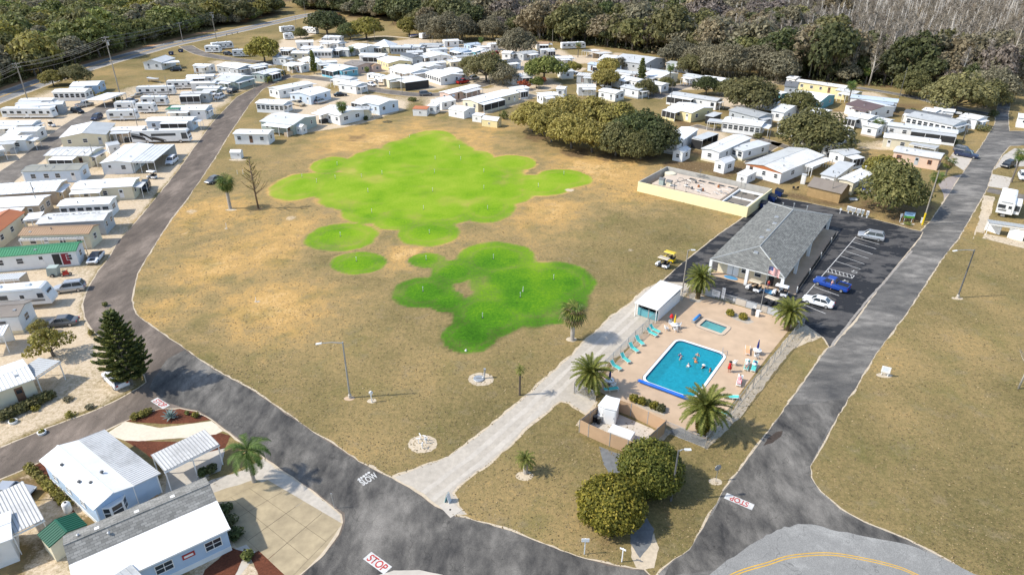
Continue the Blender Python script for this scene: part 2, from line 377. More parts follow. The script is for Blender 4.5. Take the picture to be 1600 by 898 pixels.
def groundmat():
    m, nt, b, g = base('grass_and_sand'); P = g.outputs['Position']
    a = nt.nodes.new('ShaderNodeAttribute'); a.attribute_name = 'cover'; sp = nt.nodes.new('ShaderNodeSeparateColor'); L(nt, a.outputs['Color'], sp.inputs[0])
    n1 = noise(nt, P, .5, 5, .65); n2 = noise(nt, P, 1.9, 5, .72); n3 = noise(nt, P, 5.5, 4, .75); n4 = noise(nt, P, .09, 3)
    mix = lambda w, o: mth(nt, 'ADD', *[mth(nt, 'MULTIPLY', q, x) for q, x in zip(w, o)])
    nf = mth(nt, 'ADD', mth(nt, 'MULTIPLY', n2, .55), mth(nt, 'MULTIPLY', n3, .45))
    # turf that is half dead: olive blades, straw, brown thatch
    d = mth(nt, 'ADD', mth(nt, 'MULTIPLY', sp.outputs[1], .62), mth(nt, 'ADD', mth(nt, 'MULTIPLY', n1, .3), mth(nt, 'MULTIPLY', mth(nt, 'SUBTRACT', nf, .5), 1.2)))
    c = ramp(nt, d, [(.08, (.115, .098, .038)), (.27, (.215, .166, .07)), (.44, (.31, .222, .098)), (.66, (.49, .3, .105)), (.95, (.66, .45, .21))])
    c = mixc(nt, ramp(nt, noise(nt, P, .16, 4, .6), [(.52, 0.), (.7, .45)]), c, mixc(nt, nf, (.07, .085, .018), (.17, .17, .05)))
    c = mixc(nt, ramp(nt, noise(nt, P, .32, 5, .7), [(.55, 0.), (.7, .5)]), c, mixc(nt, nf, (.14, .1, .06), (.4, .31, .2)))
    lf = mth(nt, 'ADD', mth(nt, 'SUBTRACT', a.outputs['Alpha'], .5), mth(nt, 'ADD', mth(nt, 'MULTIPLY', mth(nt, 'SUBTRACT', n1, .5), .5), mth(nt, 'MULTIPLY', mth(nt, 'SUBTRACT', nf, .5), .9)))
    lc = ramp(nt, nf, [(.3, (.055, .04, .022)), (.5, (.15, .1, .05)), (.68, (.34, .23, .12))])
    c = mixc(nt, ramp(nt, lf, [(.0, 0.), (.35, 1.)]), c, lc)
    gf = mth(nt, 'ADD', mth(nt, 'SUBTRACT', sp.outputs[0], .5), mth(nt, 'MULTIPLY', mth(nt, 'SUBTRACT', nf, .5), 1.0))
    gd = mth(nt, 'ADD', mth(nt, 'MULTIPLY', nf, .75), mth(nt, 'MULTIPLY', mth(nt, 'SUBTRACT', sp.outputs[1], .3), .45))
    gc = ramp(nt, gd, [(.22, (.028, .1, .005)), (.36, (.065, .19, .008)), (.54, (.175, .31, .01)), (.8, (.32, .39, .04))])
    c = mixc(nt, ramp(nt, gf, [(-.0, 0.), (.42, 1.)]), c, gc)
    sf = mth(nt, 'ADD', mth(nt, 'SUBTRACT', sp.outputs[2], .5), mth(nt, 'ADD', mth(nt, 'MULTIPLY', mth(nt, 'SUBTRACT', n1, .5), .35), mth(nt, 'MULTIPLY', mth(nt, 'SUBTRACT', nf, .5), .9)))
    scol = ramp(nt, nf, [(.25, (.3, .22, .14)), (.45, (.52, .41, .28)), (.7, (.7, .59, .44))])
    c = mixc(nt, ramp(nt, sf, [(.0, 0.), (.28, 1.)]), c, scol)
    L(nt, c, b.inputs['Base Color']); b.inputs['Roughness'].default_value = .95; b.inputs['Specular IOR Level'].default_value = .1
    bn = nt.nodes.new('ShaderNodeBump'); bn.inputs['Strength'].default_value = .7; bn.inputs['Distance'].default_value = .12
    L(nt, nf, bn.inputs['Height']); L(nt, bn.outputs[0], b.inputs['Normal'])
    return m
me.materials.append(groundmat())
tag(put('ground', me), kind='structure')

# ---- paved surfaces
AS_L = asphalt('curved_road_asphalt', (.1, .08, .064), (.27, .215, .17), .36, .64, R(-35), (1, .35, 1))
AS_D = asphalt('fresh_seal_asphalt', (.044, .042, .04), (.25, .23, .2), .38, .64, R(25), (1, .5, 1))
AS_P = asphalt('parking_asphalt', (.026, .027, .03), (.15, .14, .13), .5, .72, R(50), (.5, 1, 1))
AS_G = asphalt('worn_grey_asphalt', (.08, .077, .073), (.29, .268, .235), .36, .62, R(50), (.45, 1, 1))
AS_H = asphalt('old_pale_asphalt', (.24, .235, .22), (.4, .39, .36), .3, .7, 0, (1, 1, 1))
AS_HW = asphalt('highway_asphalt', (.2, .195, .185), (.33, .32, .3), .3, .7)
GRAV = M('crushed_shell_gravel', (.44, .39, .32), .95, .2, 1.6, bump=.5)
SANDM = M('sand_edge', (.52, .43, .31), .95, .2, 2.5, bump=.4)
DECK = M('beige_pool_deck', (.5, .365, .245), .8, .17, .5)
SLABM = M('stained_concrete', (.38, .305, .19), .9, .3, .8, bump=.1)
MULCH = M('red_mulch', (.13, .042, .02), .95, .45, 5, bump=.8)
YEL = M('yellow_road_paint', (.62, .36, .05), .7, .2, 4)
LINE = M('white_road_paint', (.56, .55, .52), .8, .3, 4)
REDP = M('red_road_paint', (.42, .06, .05), .8, .3, 4)
def paved(name, poly, z, mat, edge=.35, jit=.1, step=.8, seed=1, em=None):
    p = dense(poly, step, jit, seed=seed)
    if edge: sheet(name.replace('road', 'verge')+('_edge' if 'road' not in name else ''), dense(offset(p, edge), step, .16, seed=seed+50), z-.004, em or SANDM)
    return sheet(name, p, z, mat)
road_w = px((470, 898), (412, 1010), (1100, 1010), (1022, 905), (1006, 889), (990, 887), (950, 880), (900, 868), (840, 845), (799, 829), (740, 812), (712, 806), (680, 790), (648, 768), (612, 747), (560, 720), (535, 703), (487, 673), (450, 647), (399, 612), (332, 575), (277, 537), (237, 510), (212, 490), (205, 470), (208, 450), (215, 425), (240, 385), (265, 345), (295, 307), (317, 275), (340, 240), (350, 222), (366, 198), (392, 160), (410, 140), (432, 129), (456, 121), (452, 116), (430, 121), (412, 129), (399, 137), (370, 152), (332, 192), (310, 222), (282, 262), (250, 302), (217, 342), (185, 377), (172, 402), (155, 422), (140, 447), (134, 460), (130, 475), (132, 495), (142, 512), (160, 530), (190, 556), (226, 586), (229, 597), (217, 606), (175, 629), (135, 647), (65, 672), (0, 700), (-200, 790), (-200, 860), (0, 748), (60, 722), (132, 686), (155, 677), (195, 657), (225, 646), (250, 638), (282, 637), (307, 641), (330, 654), (352, 671), (411, 714), (450, 740), (495, 770), (535, 803), (537, 815), (530, 835), (505, 868))
SPLIT = G(0, 610).y
paved('road', road_w, .016, AS_L, .2, .09)
# the lower stretch was seal-coated later: a darker sheet laid over the same road
low = px((470, 898), (412, 1010), (1100, 1010), (1022, 905), (1006, 889), (990, 887), (950, 880), (900, 868), (840, 845), (799, 829), (740, 812), (712, 806), (680, 790), (648, 768), (612, 747), (560, 720), (535, 703), (487, 673), (450, 647), (399, 612), (332, 575), (290, 546), (262, 560), (240, 590), (232, 606), (250, 625), (282, 637), (307, 641), (330, 654), (352, 671), (411, 714), (450, 740), (495, 770), (535, 803), (537, 815), (530, 835), (505, 868))
sheet('road_overlay', dense(offset(low, -.12), .8, .14, seed=4), .020, AS_D)
road_e = px((1042, 882), (1077, 858), (1092, 833), (1132, 765), (1150, 740), (1197, 678), (1257, 595), (1296, 542), (1335, 500), (1380, 440), (1430, 370), (1455, 345), (1475, 315), (1505, 270), (1525, 240), (1540, 218), (1555, 193), (1557, 175), (1562, 150), (1580, 152), (1575, 180), (1577, 205), (1640, 205), (1660, 222), (1590, 228), (1578, 228), (1567, 240), (1550, 267), (1542, 295), (1522, 330), (1495, 375), (1470, 407), (1442, 450), (1412, 495), (1385, 530), (1362, 562), (1340, 600), (1322, 627), (1296, 673), (1275, 710), (1265, 728), (1266, 745), (1282, 768), (1312, 795), (1350, 815), (1400, 835), (1437, 852), (1490, 880), (1480, 930), (1010, 920))
paved('road', road_e, .0165, AS_G, .16, .09, seed=2)
low2 = px((1042, 882), (1077, 858), (1092, 833), (1132, 765), (1150, 740), (1197, 678), (1230, 632), (1325, 622), (1296, 673), (1275, 710), (1265, 728), (1266, 745), (1282, 768), (1312, 795), (1350, 815), (1400, 835), (1437, 852), (1470, 880), (1200, 880), (1040, 900))
sheet('road_overlay', dense(offset(low2, -.1), .8, .2, seed=6), .0205, AS_D)
curve = smooth(px((1000, 985), (1080, 915), (1147, 868), (1190, 838), (1225, 822), (1275, 820), (1350, 838), (1425, 852), (1475, 874), (1522, 895), (1620, 935)), 6)
curve2 = px((1700, 1010), (1000, 1015))
paved('road', curve+curve2, .0245, AS_H, 0, .22, .5, seed=3)
_pl = smooth(px((668, 775), (700, 752), (765, 700), (832, 640), (900, 575), (960, 520), (1010, 474)), 5)
for o in (-.75, .75): sheet('wheel_track', dense(band(par(_pl, o), .6), .7, .14, seed=9), .0125, M('packed_shell', (.49, .44, .37), .95, .15, 2))
mid = [Vector(p) for p in smooth(px((1085, 935), (1147, 897), (1200, 880), (1237, 869), (1295, 865), (1350, 873), (1400, 885), (1430, 897), (1490, 925)), 8)]
for o in (-.14, .14): sheet('centre_line', band([(p.x, p.y+o) for p in mid], .11), .0285, YEL)
lot = px((1296, 542), (1287, 527), (1257, 506), (1210, 491), (1150, 470), (1100, 450), (1065, 441), (1035, 440), (1060, 417), (1100, 385), (1125, 365), (1155, 345), (1180, 326), (1200, 305), (1222, 310), (1262, 317), (1310, 327), (1355, 340), (1395, 350), (1425, 359), (1442, 362), (1436, 372), (1380, 440), (1335, 500))
paved('parking_lot', lot, .0225, AS_P, .22, .05, seed=5)
path = px((612, 747), (660, 730), (695, 718), (720, 700), (760, 672), (800, 638), (837, 607), (862, 582), (900, 550), (930, 520), (960, 492), (990, 470), (1012, 452), (1035, 440), (1065, 441), (1078, 446), (1060, 470), (1024, 500), (992, 530), (940, 575), (897, 614), (930, 628), (915, 645), (890, 628), (875, 625), (865, 632), (817, 672), (799, 695), (770, 718), (725, 750), (707, 770), (717, 790), (727, 803), (700, 802), (680, 792))
paved('gravel_path', path, .0085, GRAV, .3, .22, seed=7, em=SANDM)
# other lanes
def lane(pts, w, mat, seed=1, z=.010, name='lane', edge=.3, jit=.08):
    return paved(name, band(smooth(px(*pts), 4), w), z, mat, edge, jit, seed=seed)
AS_S = asphalt('side_lane_asphalt', (.12, .105, .09), (.28, .245, .205), .33, .65)
lane([(-60, 345), (0, 284), (55, 245), (92, 214), (125, 190), (160, 171), (178, 160)], 6.5, AS_S, 11)
hw = lane([(-250, 245), (-60, 175), (0, 152), (70, 127), (133, 107), (210, 85), (267, 70), (337, 55.5), (399, 42), (440, 33), (480, 24), (540, 15)], 10.5, AS_HW, 12, .012, 'highway', .8)
hl = smooth(px((-250, 245), (-60, 175), (0, 152), (70, 127), (133, 107), (210, 85), (267, 70), (337, 55.5), (399, 42), (440, 33), (480, 24), (540, 15)), 4)
for o in (-.3, .3): sheet('centre_line', band(par(hl, o), .3), .017, YEL)
for o in (-4.7, 4.7): sheet('edge_line', band(par(hl, o), .22), .017, LINE)
dirt = M('orange_dirt', (.42, .23, .11), .95, .25, .6)
sheet('dirt_shoulder', dense(px((-200, 205), (0, 137), (60, 118), (130, 97), (200, 79), (280, 58), (330, 47), (345, 46.5), (275, 63), (200, 84), (130, 104), (60, 123), (0, 143), (-200, 222)), 2, .5), .004, dirt)
lane([(290, 72), (312, 83), (350, 91), (400, 97), (425, 99), (462, 99)], 6, AS_S, 13)
lane([(456, 119), (500, 123), (540, 129), (575, 138), (610, 144), (650, 148), (685, 148), (720, 142), (760, 130), (790, 123)], 6, AS_S, 14)
lane([(1020, 153), (1040, 145), (1062, 136), (1095, 131), (1150, 130)], 6, AS_S, 15)
lane([(1085, 196), (1110, 202), (1150, 208), (1200, 221), (1250, 236), (1310, 247), (1345, 252), (1380, 262)], 3.2, AS_S, 16)
lane([(1215, 223), (1195, 235), (1172, 256)], 3.2, AS_S, 17)
lane([(1340, 137), (1400, 147), (1440, 155), (1500, 170), (1556, 180)], 4, AS_G, 18)
lane([(540, 66), (590, 57), (640, 60), (690, 66)], 3, SANDM, 19, edge=0)
sheet('driveway', dense(px((1475, 316), (1487, 300), (1505, 272), (1480, 277), (1466, 287), (1474, 303)), .8, .06), .010, M('pinkish_concrete', (.33, .28, .25), .9, .15, 1.5))
sheet('driveway', dense(px((1508, 268), (1523, 244), (1490, 238), (1480, 250)), .8, .06), .010, CONC)
sheet('driveway', dense(px((1585, 232), (1640, 235), (1640, 258), (1560, 262), (1553, 265), (1568, 243)), .8, .06), .010, M('pale_gravel', (.45, .41, .35), .95, .2, 2))
sheet('driveway', dense(px((1550, 272), (1582, 278), (1574, 296), (1541, 291)), .8, .04), .010, CONC)
sheet('driveway', dense(px((1541, 300), (1600, 312), (1640, 325), (1640, 318), (1600, 304), (1545, 293)), .8, .06), .009, AS_S)
sheet('sand_bed', dense(px((1537, 305), (1555, 308), (1543, 350), (1535, 372), (1600, 388), (1700, 405), (1700, 395), (1545, 366), (1525, 362), (1518, 378), (1527, 352)), .8, .2), .006, SANDM)
sheet('asphalt_path', dense(px((936, 697), (968, 709), (985, 760), (1005, 800), (1022, 826), (1018, 850), (1000, 872), (985, 848), (985, 800), (960, 750), (942, 725)), .6, .07), .008, M('grey_path_asphalt', (.16, .165, .165), .95, .3, 2))
sheet('sand_bed', dense(px((985, 842), (1003, 868), (1022, 832), (1028, 855), (1020, 885), (998, 892), (985, 870)), .5, .15), .005, SANDM)
sheet('sand_bed', dense(px((897, 670), (905, 655), (940, 690), (1010, 712), (1050, 672), (1105, 702), (1165, 640), (1240, 545), (1290, 524), (1262, 507), (1240, 515), (1101, 694), (1040, 668), (1010, 700), (915, 660)), .6, .2), .005, SANDM)
sheet('driveway', dense(px((195, 658), (250, 668), (330, 658), (352, 671), (330, 682), (280, 684), (200, 690), (165, 678)), .6, .08), .007, M('pale_shell', (.66, .57, .44), .95, .12, 3))
sheet('mulch_bed', dense(px((195, 658), (225, 646), (250, 638), (282, 638), (307, 642), (331, 655), (300, 661), (255, 662)), .5, .06), .011, MULCH)
sheet('mulch_bed', dense(px((195, 688), (280, 690), (345, 676), (361, 680), (350, 705), (240, 718), (215, 700)), .5, .08), .008, MULCH)
sheet('mulch_bed', dense(px((48, 720), (62, 716), (90, 760), (118, 800), (105, 800), (72, 764), (40, 735)), .5, .08), .008, MULCH)
sheet('mulch_bed', dense(px((390, 868), (420, 850), (450, 895), (480, 930), (420, 930)), .5, .1), .009, MULCH)
sheet('mulch_bed', dense(px((320, 890), (362, 855), (385, 862), (350, 930), (300, 930)), .5, .1), .009, MULCH)
sheet('sand_bed', dense(px((360, 860), (385, 850), (402, 866), (340, 940), (300, 940)), .5, .1), .006, CONC)
sheet('sand_bed', dense(px((411, 716), (450, 743), (495, 773), (534, 804), (535, 818), (500, 800), (480, 810), (440, 770), (400, 748), (330, 770), (300, 765), (330, 750), (380, 735)), .5, .1), .007, M('grey_shell_sand', (.47, .42, .35), .95, .2, 2))
sheet('sand_bed', dense(px((318, 765), (420, 745), (538, 808), (536, 826), (505, 868), (468, 900), (452, 915), (385, 880)), .5, .05), .0045, SLABM)
# square concrete pads of the near driveway: each slab is a part of it
dwy = empty('concrete_driveway', G(430, 800), 0)
tag(dwy, kind='structure')
def slab(poly, mat, z0, z1, parent, name='slab'):
    o = parent.location; P = [(p[0]-o.x, p[1]-o.y) for p in poly]
    c = (sum(p[0] for p in P)/len(P), sum(p[1] for p in P)/len(P))
    P = [(c[0]+(p[0]-c[0])*.985, c[1]+(p[1]-c[1])*.985) for p in P]
    A = sum(P[i-1][0]*P[i][1]-P[i][0]*P[i-1][1] for i in range(len(P)))
    if A < 0: P = P[::-1]
    return MB().hexa([(x, y, z0) for x, y in P], [(x, y, z1) for x, y in P]).put(name, mat, parent)
a0, a1, a2 = G(355, 770), G(417, 748), G(476, 792); b0, b1 = G(403, 895), G(450, 800)
def lerp(p, q, t): return p+(q-p)*t
c00, c03, c30, c33 = G(330, 790), G(418, 749), G(452, 905), G(536, 818)
def bil(u, v): return tuple(lerp(lerp(c00, c03, u), lerp(c30, c33, u), v)[:2])
sheet('slab_joints', [tuple(q[:2]) for q in (c00, c30, c33, c03)], .006, M('joint_dirt', (.1, .08, .05), .95))
for i in range(3):
    for j in range(4):
        q = [bil(i/3, j/4), bil((i+1)/3, j/4), bil((i+1)/3, (j+1)/4), bil(i/3, (j+1)/4)]
        slab(q, SLABM, -.05, .014+.003*((i*3+j*2) % 3), dwy)
sheet('concrete_corner', dense(px((588, 899), (615, 891), (655, 890), (692, 898), (715, 930), (570, 930)), .4, .04), .026, CONC)
sheet('oil_patch', dense(px((1193, 696), (1200, 684), (1214, 674), (1223, 673), (1220, 681), (1207, 692)), .3, .06), .0245, M('brown_patch', (.06, .045, .035), .9, .3, 3))
sheet('asphalt_seam', band(dense(px((1425, 392), (1390, 430), (1340, 488), (1299, 540)), 1, .12, closed=False), .35), .0262, M('seam_asphalt', (.3, .27, .235), .9, .3, 2))
# ---- painted markings
def strip(p, q, w, z, mat, name, parent=None):
    return sheet(name, band([tuple(p[:2]), tuple(q[:2])], w), z, mat, parent)
marks = empty('stall_lines', (0, 0, 0)); tag(marks, kind='structure')
for a, b in (((1336, 371), (1374, 382)), ((1331.7, 378), (1369, 389)), ((1327, 385), (1363.5, 397.3)), ((1321, 392.5), (1357, 404)), ((1313.7, 400), (1350.5, 412.5)), ((1306, 408), (1344.5, 420.5)), ((1293.5, 419.5), (1335, 430.5)), ((1289, 424), (1331, 435)), ((1272, 448), (1311, 462)), ((1256, 476), (1290, 490))):
    strip(G(*a), G(*b), .12, .0265, LINE, 'line', marks)
strip(G(1337.5, 370), G(1258, 461.5), .12, .0269, LINE, 'line', marks)
for k in range(7):
    t0 = G(1293.5, 419.5).lerp(G(1335, 430.5), k/7); t1 = G(1289, 424).lerp(G(1331, 435), (k+1)/7)
    strip(t0, t1, .09, .0272, LINE, 'line', marks)
strip(G(1335, 430.5), G(1331, 435), .12, .0275, LINE, 'line', marks)
for x, y in ((1335, 425), (1321, 440)):                                   # wheelchair symbols
    c = G(x, y); ring = [(c.x+.42*math.cos(a), c.y+.42*math.sin(a)) for a in [i*math.pi*1.5/10+1.2 for i in range(11)]]
    sheet('wheelchair_symbol', band(ring, .1), .0265, LINE, marks)
    strip(c+Vector((-.1, .2, 0)), c+Vector((.25, .75, 0)), .12, .0268, LINE, 'wheelchair_symbol', marks)
    strip(c+Vector((.0, .35, 0)), c+Vector((.6, .1, 0)), .11, .0271, LINE, 'wheelchair_symbol', marks)
def textmesh(txt, mat, name):
    cu = bpy.data.curves.new('t', 'FONT'); cu.body = txt; cu.size = 1; cu.align_x = 'CENTER'; cu.align_y = 'CENTER'; cu.offset = .022
    o = bpy.data.objects.new('t', cu); COL.objects.link(o)
    bpy.context.view_layer.update()
    me = bpy.data.meshes.new_from_object(o.evaluated_get(bpy.context.evaluated_depsgraph_get()))
    bpy.data.objects.remove(o); me.name = name; me.materials.clear(); me.materials.append(mat); return me
def text_on(txt, mat, name, parent, loc, rot, w, h):
    me = textmesh(txt, mat, name); xs = [v.co.x for v in me.vertices]; ys = [v.co.y for v in me.vertices]
    cx, cy = (max(xs)+min(xs))/2, (max(ys)+min(ys))/2; fx, fy = w/(max(xs)-min(xs)), h/(max(ys)-min(ys))
    for v in me.vertices: v.co.x = (v.co.x-cx)*fx; v.co.y = (v.co.y-cy)*fy
    return put(name, me, parent, loc, rot)
def road_text(txt, a, b, hgt, mat, panel, label, pad=1.25, z=.030):
    """a->b: pixels of the left and right end of the word's mid line as one reads it"""
    p, q = G(*a), G(*b); c = (p+q)/2; r = math.atan2((q-p).y, (q-p).x); w = (q-p).length
    o = empty('road_marking', (c.x, c.y, z), r, label, 'road marking')
    if panel: MB().quad((-w/2*pad, -hgt*.62, 0), (w/2*pad, -hgt*.62, 0), (w/2*pad, hgt*.62, 0), (-w/2*pad, hgt*.62, 0)).put('panel', LINE, o)
    text_on(txt, mat, 'lettering', o, (0, 0, .004), (0, 0, 0), w, hgt); return o
road_text('STOP', (577, 869.5), (603, 888.5), .85, REDP, True, 'red STOP on a white panel painted on the road at the bottom edge', 1.25)
road_text('STOP', (243, 625), (258, 634.5), .75, REDP, True, 'small red STOP on a white panel beside the agave mulch bed', 1.3)
road_text('STOP', (1169, 789), (1141, 777), .75, REDP, True, 'upside-down red STOP on a white bar across the right hand road', 1.55)
road_text('SLOW', (564, 755), (588, 741), 1.0, LINE, False, 'white SLOW lettering painted on the asphalt opposite the gravel path')
sp_ = empty('road_marking', G(569, 743), 0, 'row of short white dashes painted above the word SLOW', 'road marking')
for x, y in ((561, 748.5), (564.5, 746.3), (568.4, 743.8), (572, 741), (576, 738.4)):
    c = G(x, y)-sp_.location; MB().quad((c.x-.15, c.y-.17, .030), (c.x+.14, c.y-.15, .030), (c.x+.16, c.y+.17, .030), (c.x-.13, c.y+.16, .030)).put('dash', LINE, sp_)
# ================================================================ BUILDERS
CAM = Vector((0, 0, HC))
_mesh = {}
def cached(key, fn):
    if key not in _mesh: _mesh[key] = fn()
    return _mesh[key]
def window(parent, loc, rot, w, h, frame=WHITE, glass=None, cross=True):
    """a pane with its own frame; local x along the wall, -y outwards"""
    def pane(): return MB().box(-w/2, w/2, -.02, .05, -h/2, h/2).mesh('window', glass or GLASS)
    def fr():
        b = MB(); t = .07
        b.box(-w/2-t, w/2+t, -.06, .03, h/2, h/2+t); b.box(-w/2-t, w/2+t, -.07, .03, -h/2-t, -h/2)
        b.box(-w/2-t, -w/2, -.058, .03, -h/2, h/2); b.box(w/2, w/2+t, -.058, .03, -h/2, h/2)
        if cross: b.box(-w/2, w/2, -.045, 0, -.03, .03)
        if w > 1.3: b.box(-.03, .03, -.05, 0, -h/2, h/2)
        return b.mesh('frame', frame)
    k = (round(w, 2), round(h, 2))
    o = put('window', cached(('pane', (glass or GLASS).name)+k, pane), parent, loc, rot)
    put('frame', cached(('frame', frame.name, cross)+k, fr), o); return o
def door(parent, loc, rot, mat=None, h=2.0, w=.9):
    o = put('door', cached(('door', (mat or WHITE).name), lambda: MB().box(-w/2, w/2, -.03, .05, 0, h).box(-w/2+.15, w/2-.15, -.036, 0, 1.15, 1.75, 1).mesh('door', [mat or WHITE, GLASS])), parent, loc, rot)
    put('handle', cached('dh', lambda: MB().box(w/2-.16, w/2-.08, -.09, -.03, .95, 1.03).mesh('handle', DSTEEL)), o); return o
def rect(A, B, C, h):
    """eave edge A->B (pixels) and depth (metres, or pixel C beyond B): origin at A, x along AB, y away"""
    a, b = G(*A, h), G(*B, h); u = (b-a); Lx = u.length; u.normalize(); v = Vector((-u.y, u.x, 0))
    d = C if not hasattr(C, '__len__') else (G(*C, h)-b).dot(v)
    return Vector((a.x, a.y, 0)), math.atan2(u.y, u.x), Lx, d
SEAM = {'t': M('tan_seam', (.3, .19, .11)), 'gn': M('green_seam', (.03, .15, .07)), 'dg': M('dark_green_seam', (.008, .07, .04)), 'w': M('white_roof_seam', (.42, .42, .4)), 'd': M('grey_roof_seam', (.3, .3, .29))}
RIB = {'t': (.42, .025), 'gn': (.42, .025), 'dg': (.3, .03)}
def roof_geo(L_, D, h, rid, rise, over, rib=None, ribh=.04, th=.1, flatdir=1):
    """roof mesh in the house frame (0..L_, 0..D) with eave underside at h"""
    b = MB(); x0, x1, y0, y1 = -over, L_+over, -over, D+over
    def slab(p, q, r, s, m=0):           # quad given counter-clockwise from above, thickened upward
        b.hexa([p, q, r, s], [(k[0], k[1], k[2]+th) for k in (p, q, r, s)], m)
    def ribs(p, q, r, s):                # raised seams running from edge pq up to edge sr
        if not rib: return
        p, q, r, s = map(Vector, (p, q, r, s)); n = max(1, int((q-p).length/rib))
        u = (q-p).normalized()*.035
        for i in range(n+1):
            t = min(max(i/n, .004), .996); a = p.lerp(q, t)+Vector((0, 0, th)); c = s.lerp(r, t)+Vector((0, 0, th)); up = Vector((0, 0, ribh))
            b.hexa([a-u, a+u, c+u, c-u], [a-u*.6+up, a+u*.6+up, c+u*.6+up, c-u*.6+up], 2)
    if rid == 'f':
        za, zb = (h+rise, h) if flatdir > 0 else (h, h+rise)
        q = [(x0, y0, zb), (x1, y0, zb), (x1, y1, za), (x0, y1, za)]; slab(*q); ribs(*q)
    elif rid == 'x':
        m = D/2; q = [(x0, y0, h), (x1, y0, h), (x1, m-.004, h+rise), (x0, m-.004, h+rise)]; slab(*q); ribs(*q)
        q = [(x1, y1, h), (x0, y1, h), (x0, m+.004, h+rise), (x1, m+.004, h+rise)]; slab(*q, m=1); ribs(*q)
        b.box(x0-.01, x1+.01, m-.1, m+.1, h+rise+th-.04, h+rise+th+.035)
    elif rid == 'y':
        m = L_/2; q = [(x0, y1, h), (x0, y0, h), (m-.004, y0, h+rise), (m-.004, y1, h+rise)]; slab(*q); ribs(*q)
        q = [(x1, y0, h), (x1, y1, h), (m+.004, y1, h+rise), (m+.004, y0, h+rise)]; slab(*q, m=1); ribs(*q)
        b.box(m-.1, m+.1, y0-.01, y1+.01, h+rise+th-.04, h+rise+th+.035)
    else:                                # hip
        if L_ >= D: k = (D/2+over); A_, B_ = (x0+k, D/2, h+rise), (x1-k, D/2, h+rise)
        else: k = (L_/2+over); A_, B_ = (L_/2, y0+k, h+rise), (L_/2, y1-k, h+rise)
        c = [(x0, y0, h), (x1, y0, h), (x1, y1, h), (x0, y1, h)]
        if L_ >= D: F = [(c[0], c[1], B_, A_), (c[1], c[2], B_), (c[2], c[3], A_, B_), (c[3], c[0], A_)]
        else: F = [(c[0], c[1], A_), (c[1], c[2], B_, A_), (c[2], c[3], B_), (c[3], c[0], A_, B_)]
        for f in F: b.quad(*[(p[0], p[1], p[2]+th) for p in f])
        b.quad(*c[::-1])
        for i in range(4): p, q = c[i], c[(i+1) % 4]; b.quad(p, q, (q[0], q[1], q[2]+th), (p[0], p[1], p[2]+th))
    return b
_hn = [0]; GW = 'homes along the curved road'; GF = 'homes along the far left lane'; GM = 'homes in the middle cluster'; GR = 'homes in the right hand cluster'; PORCHY = (GW, GF, GM, GR)
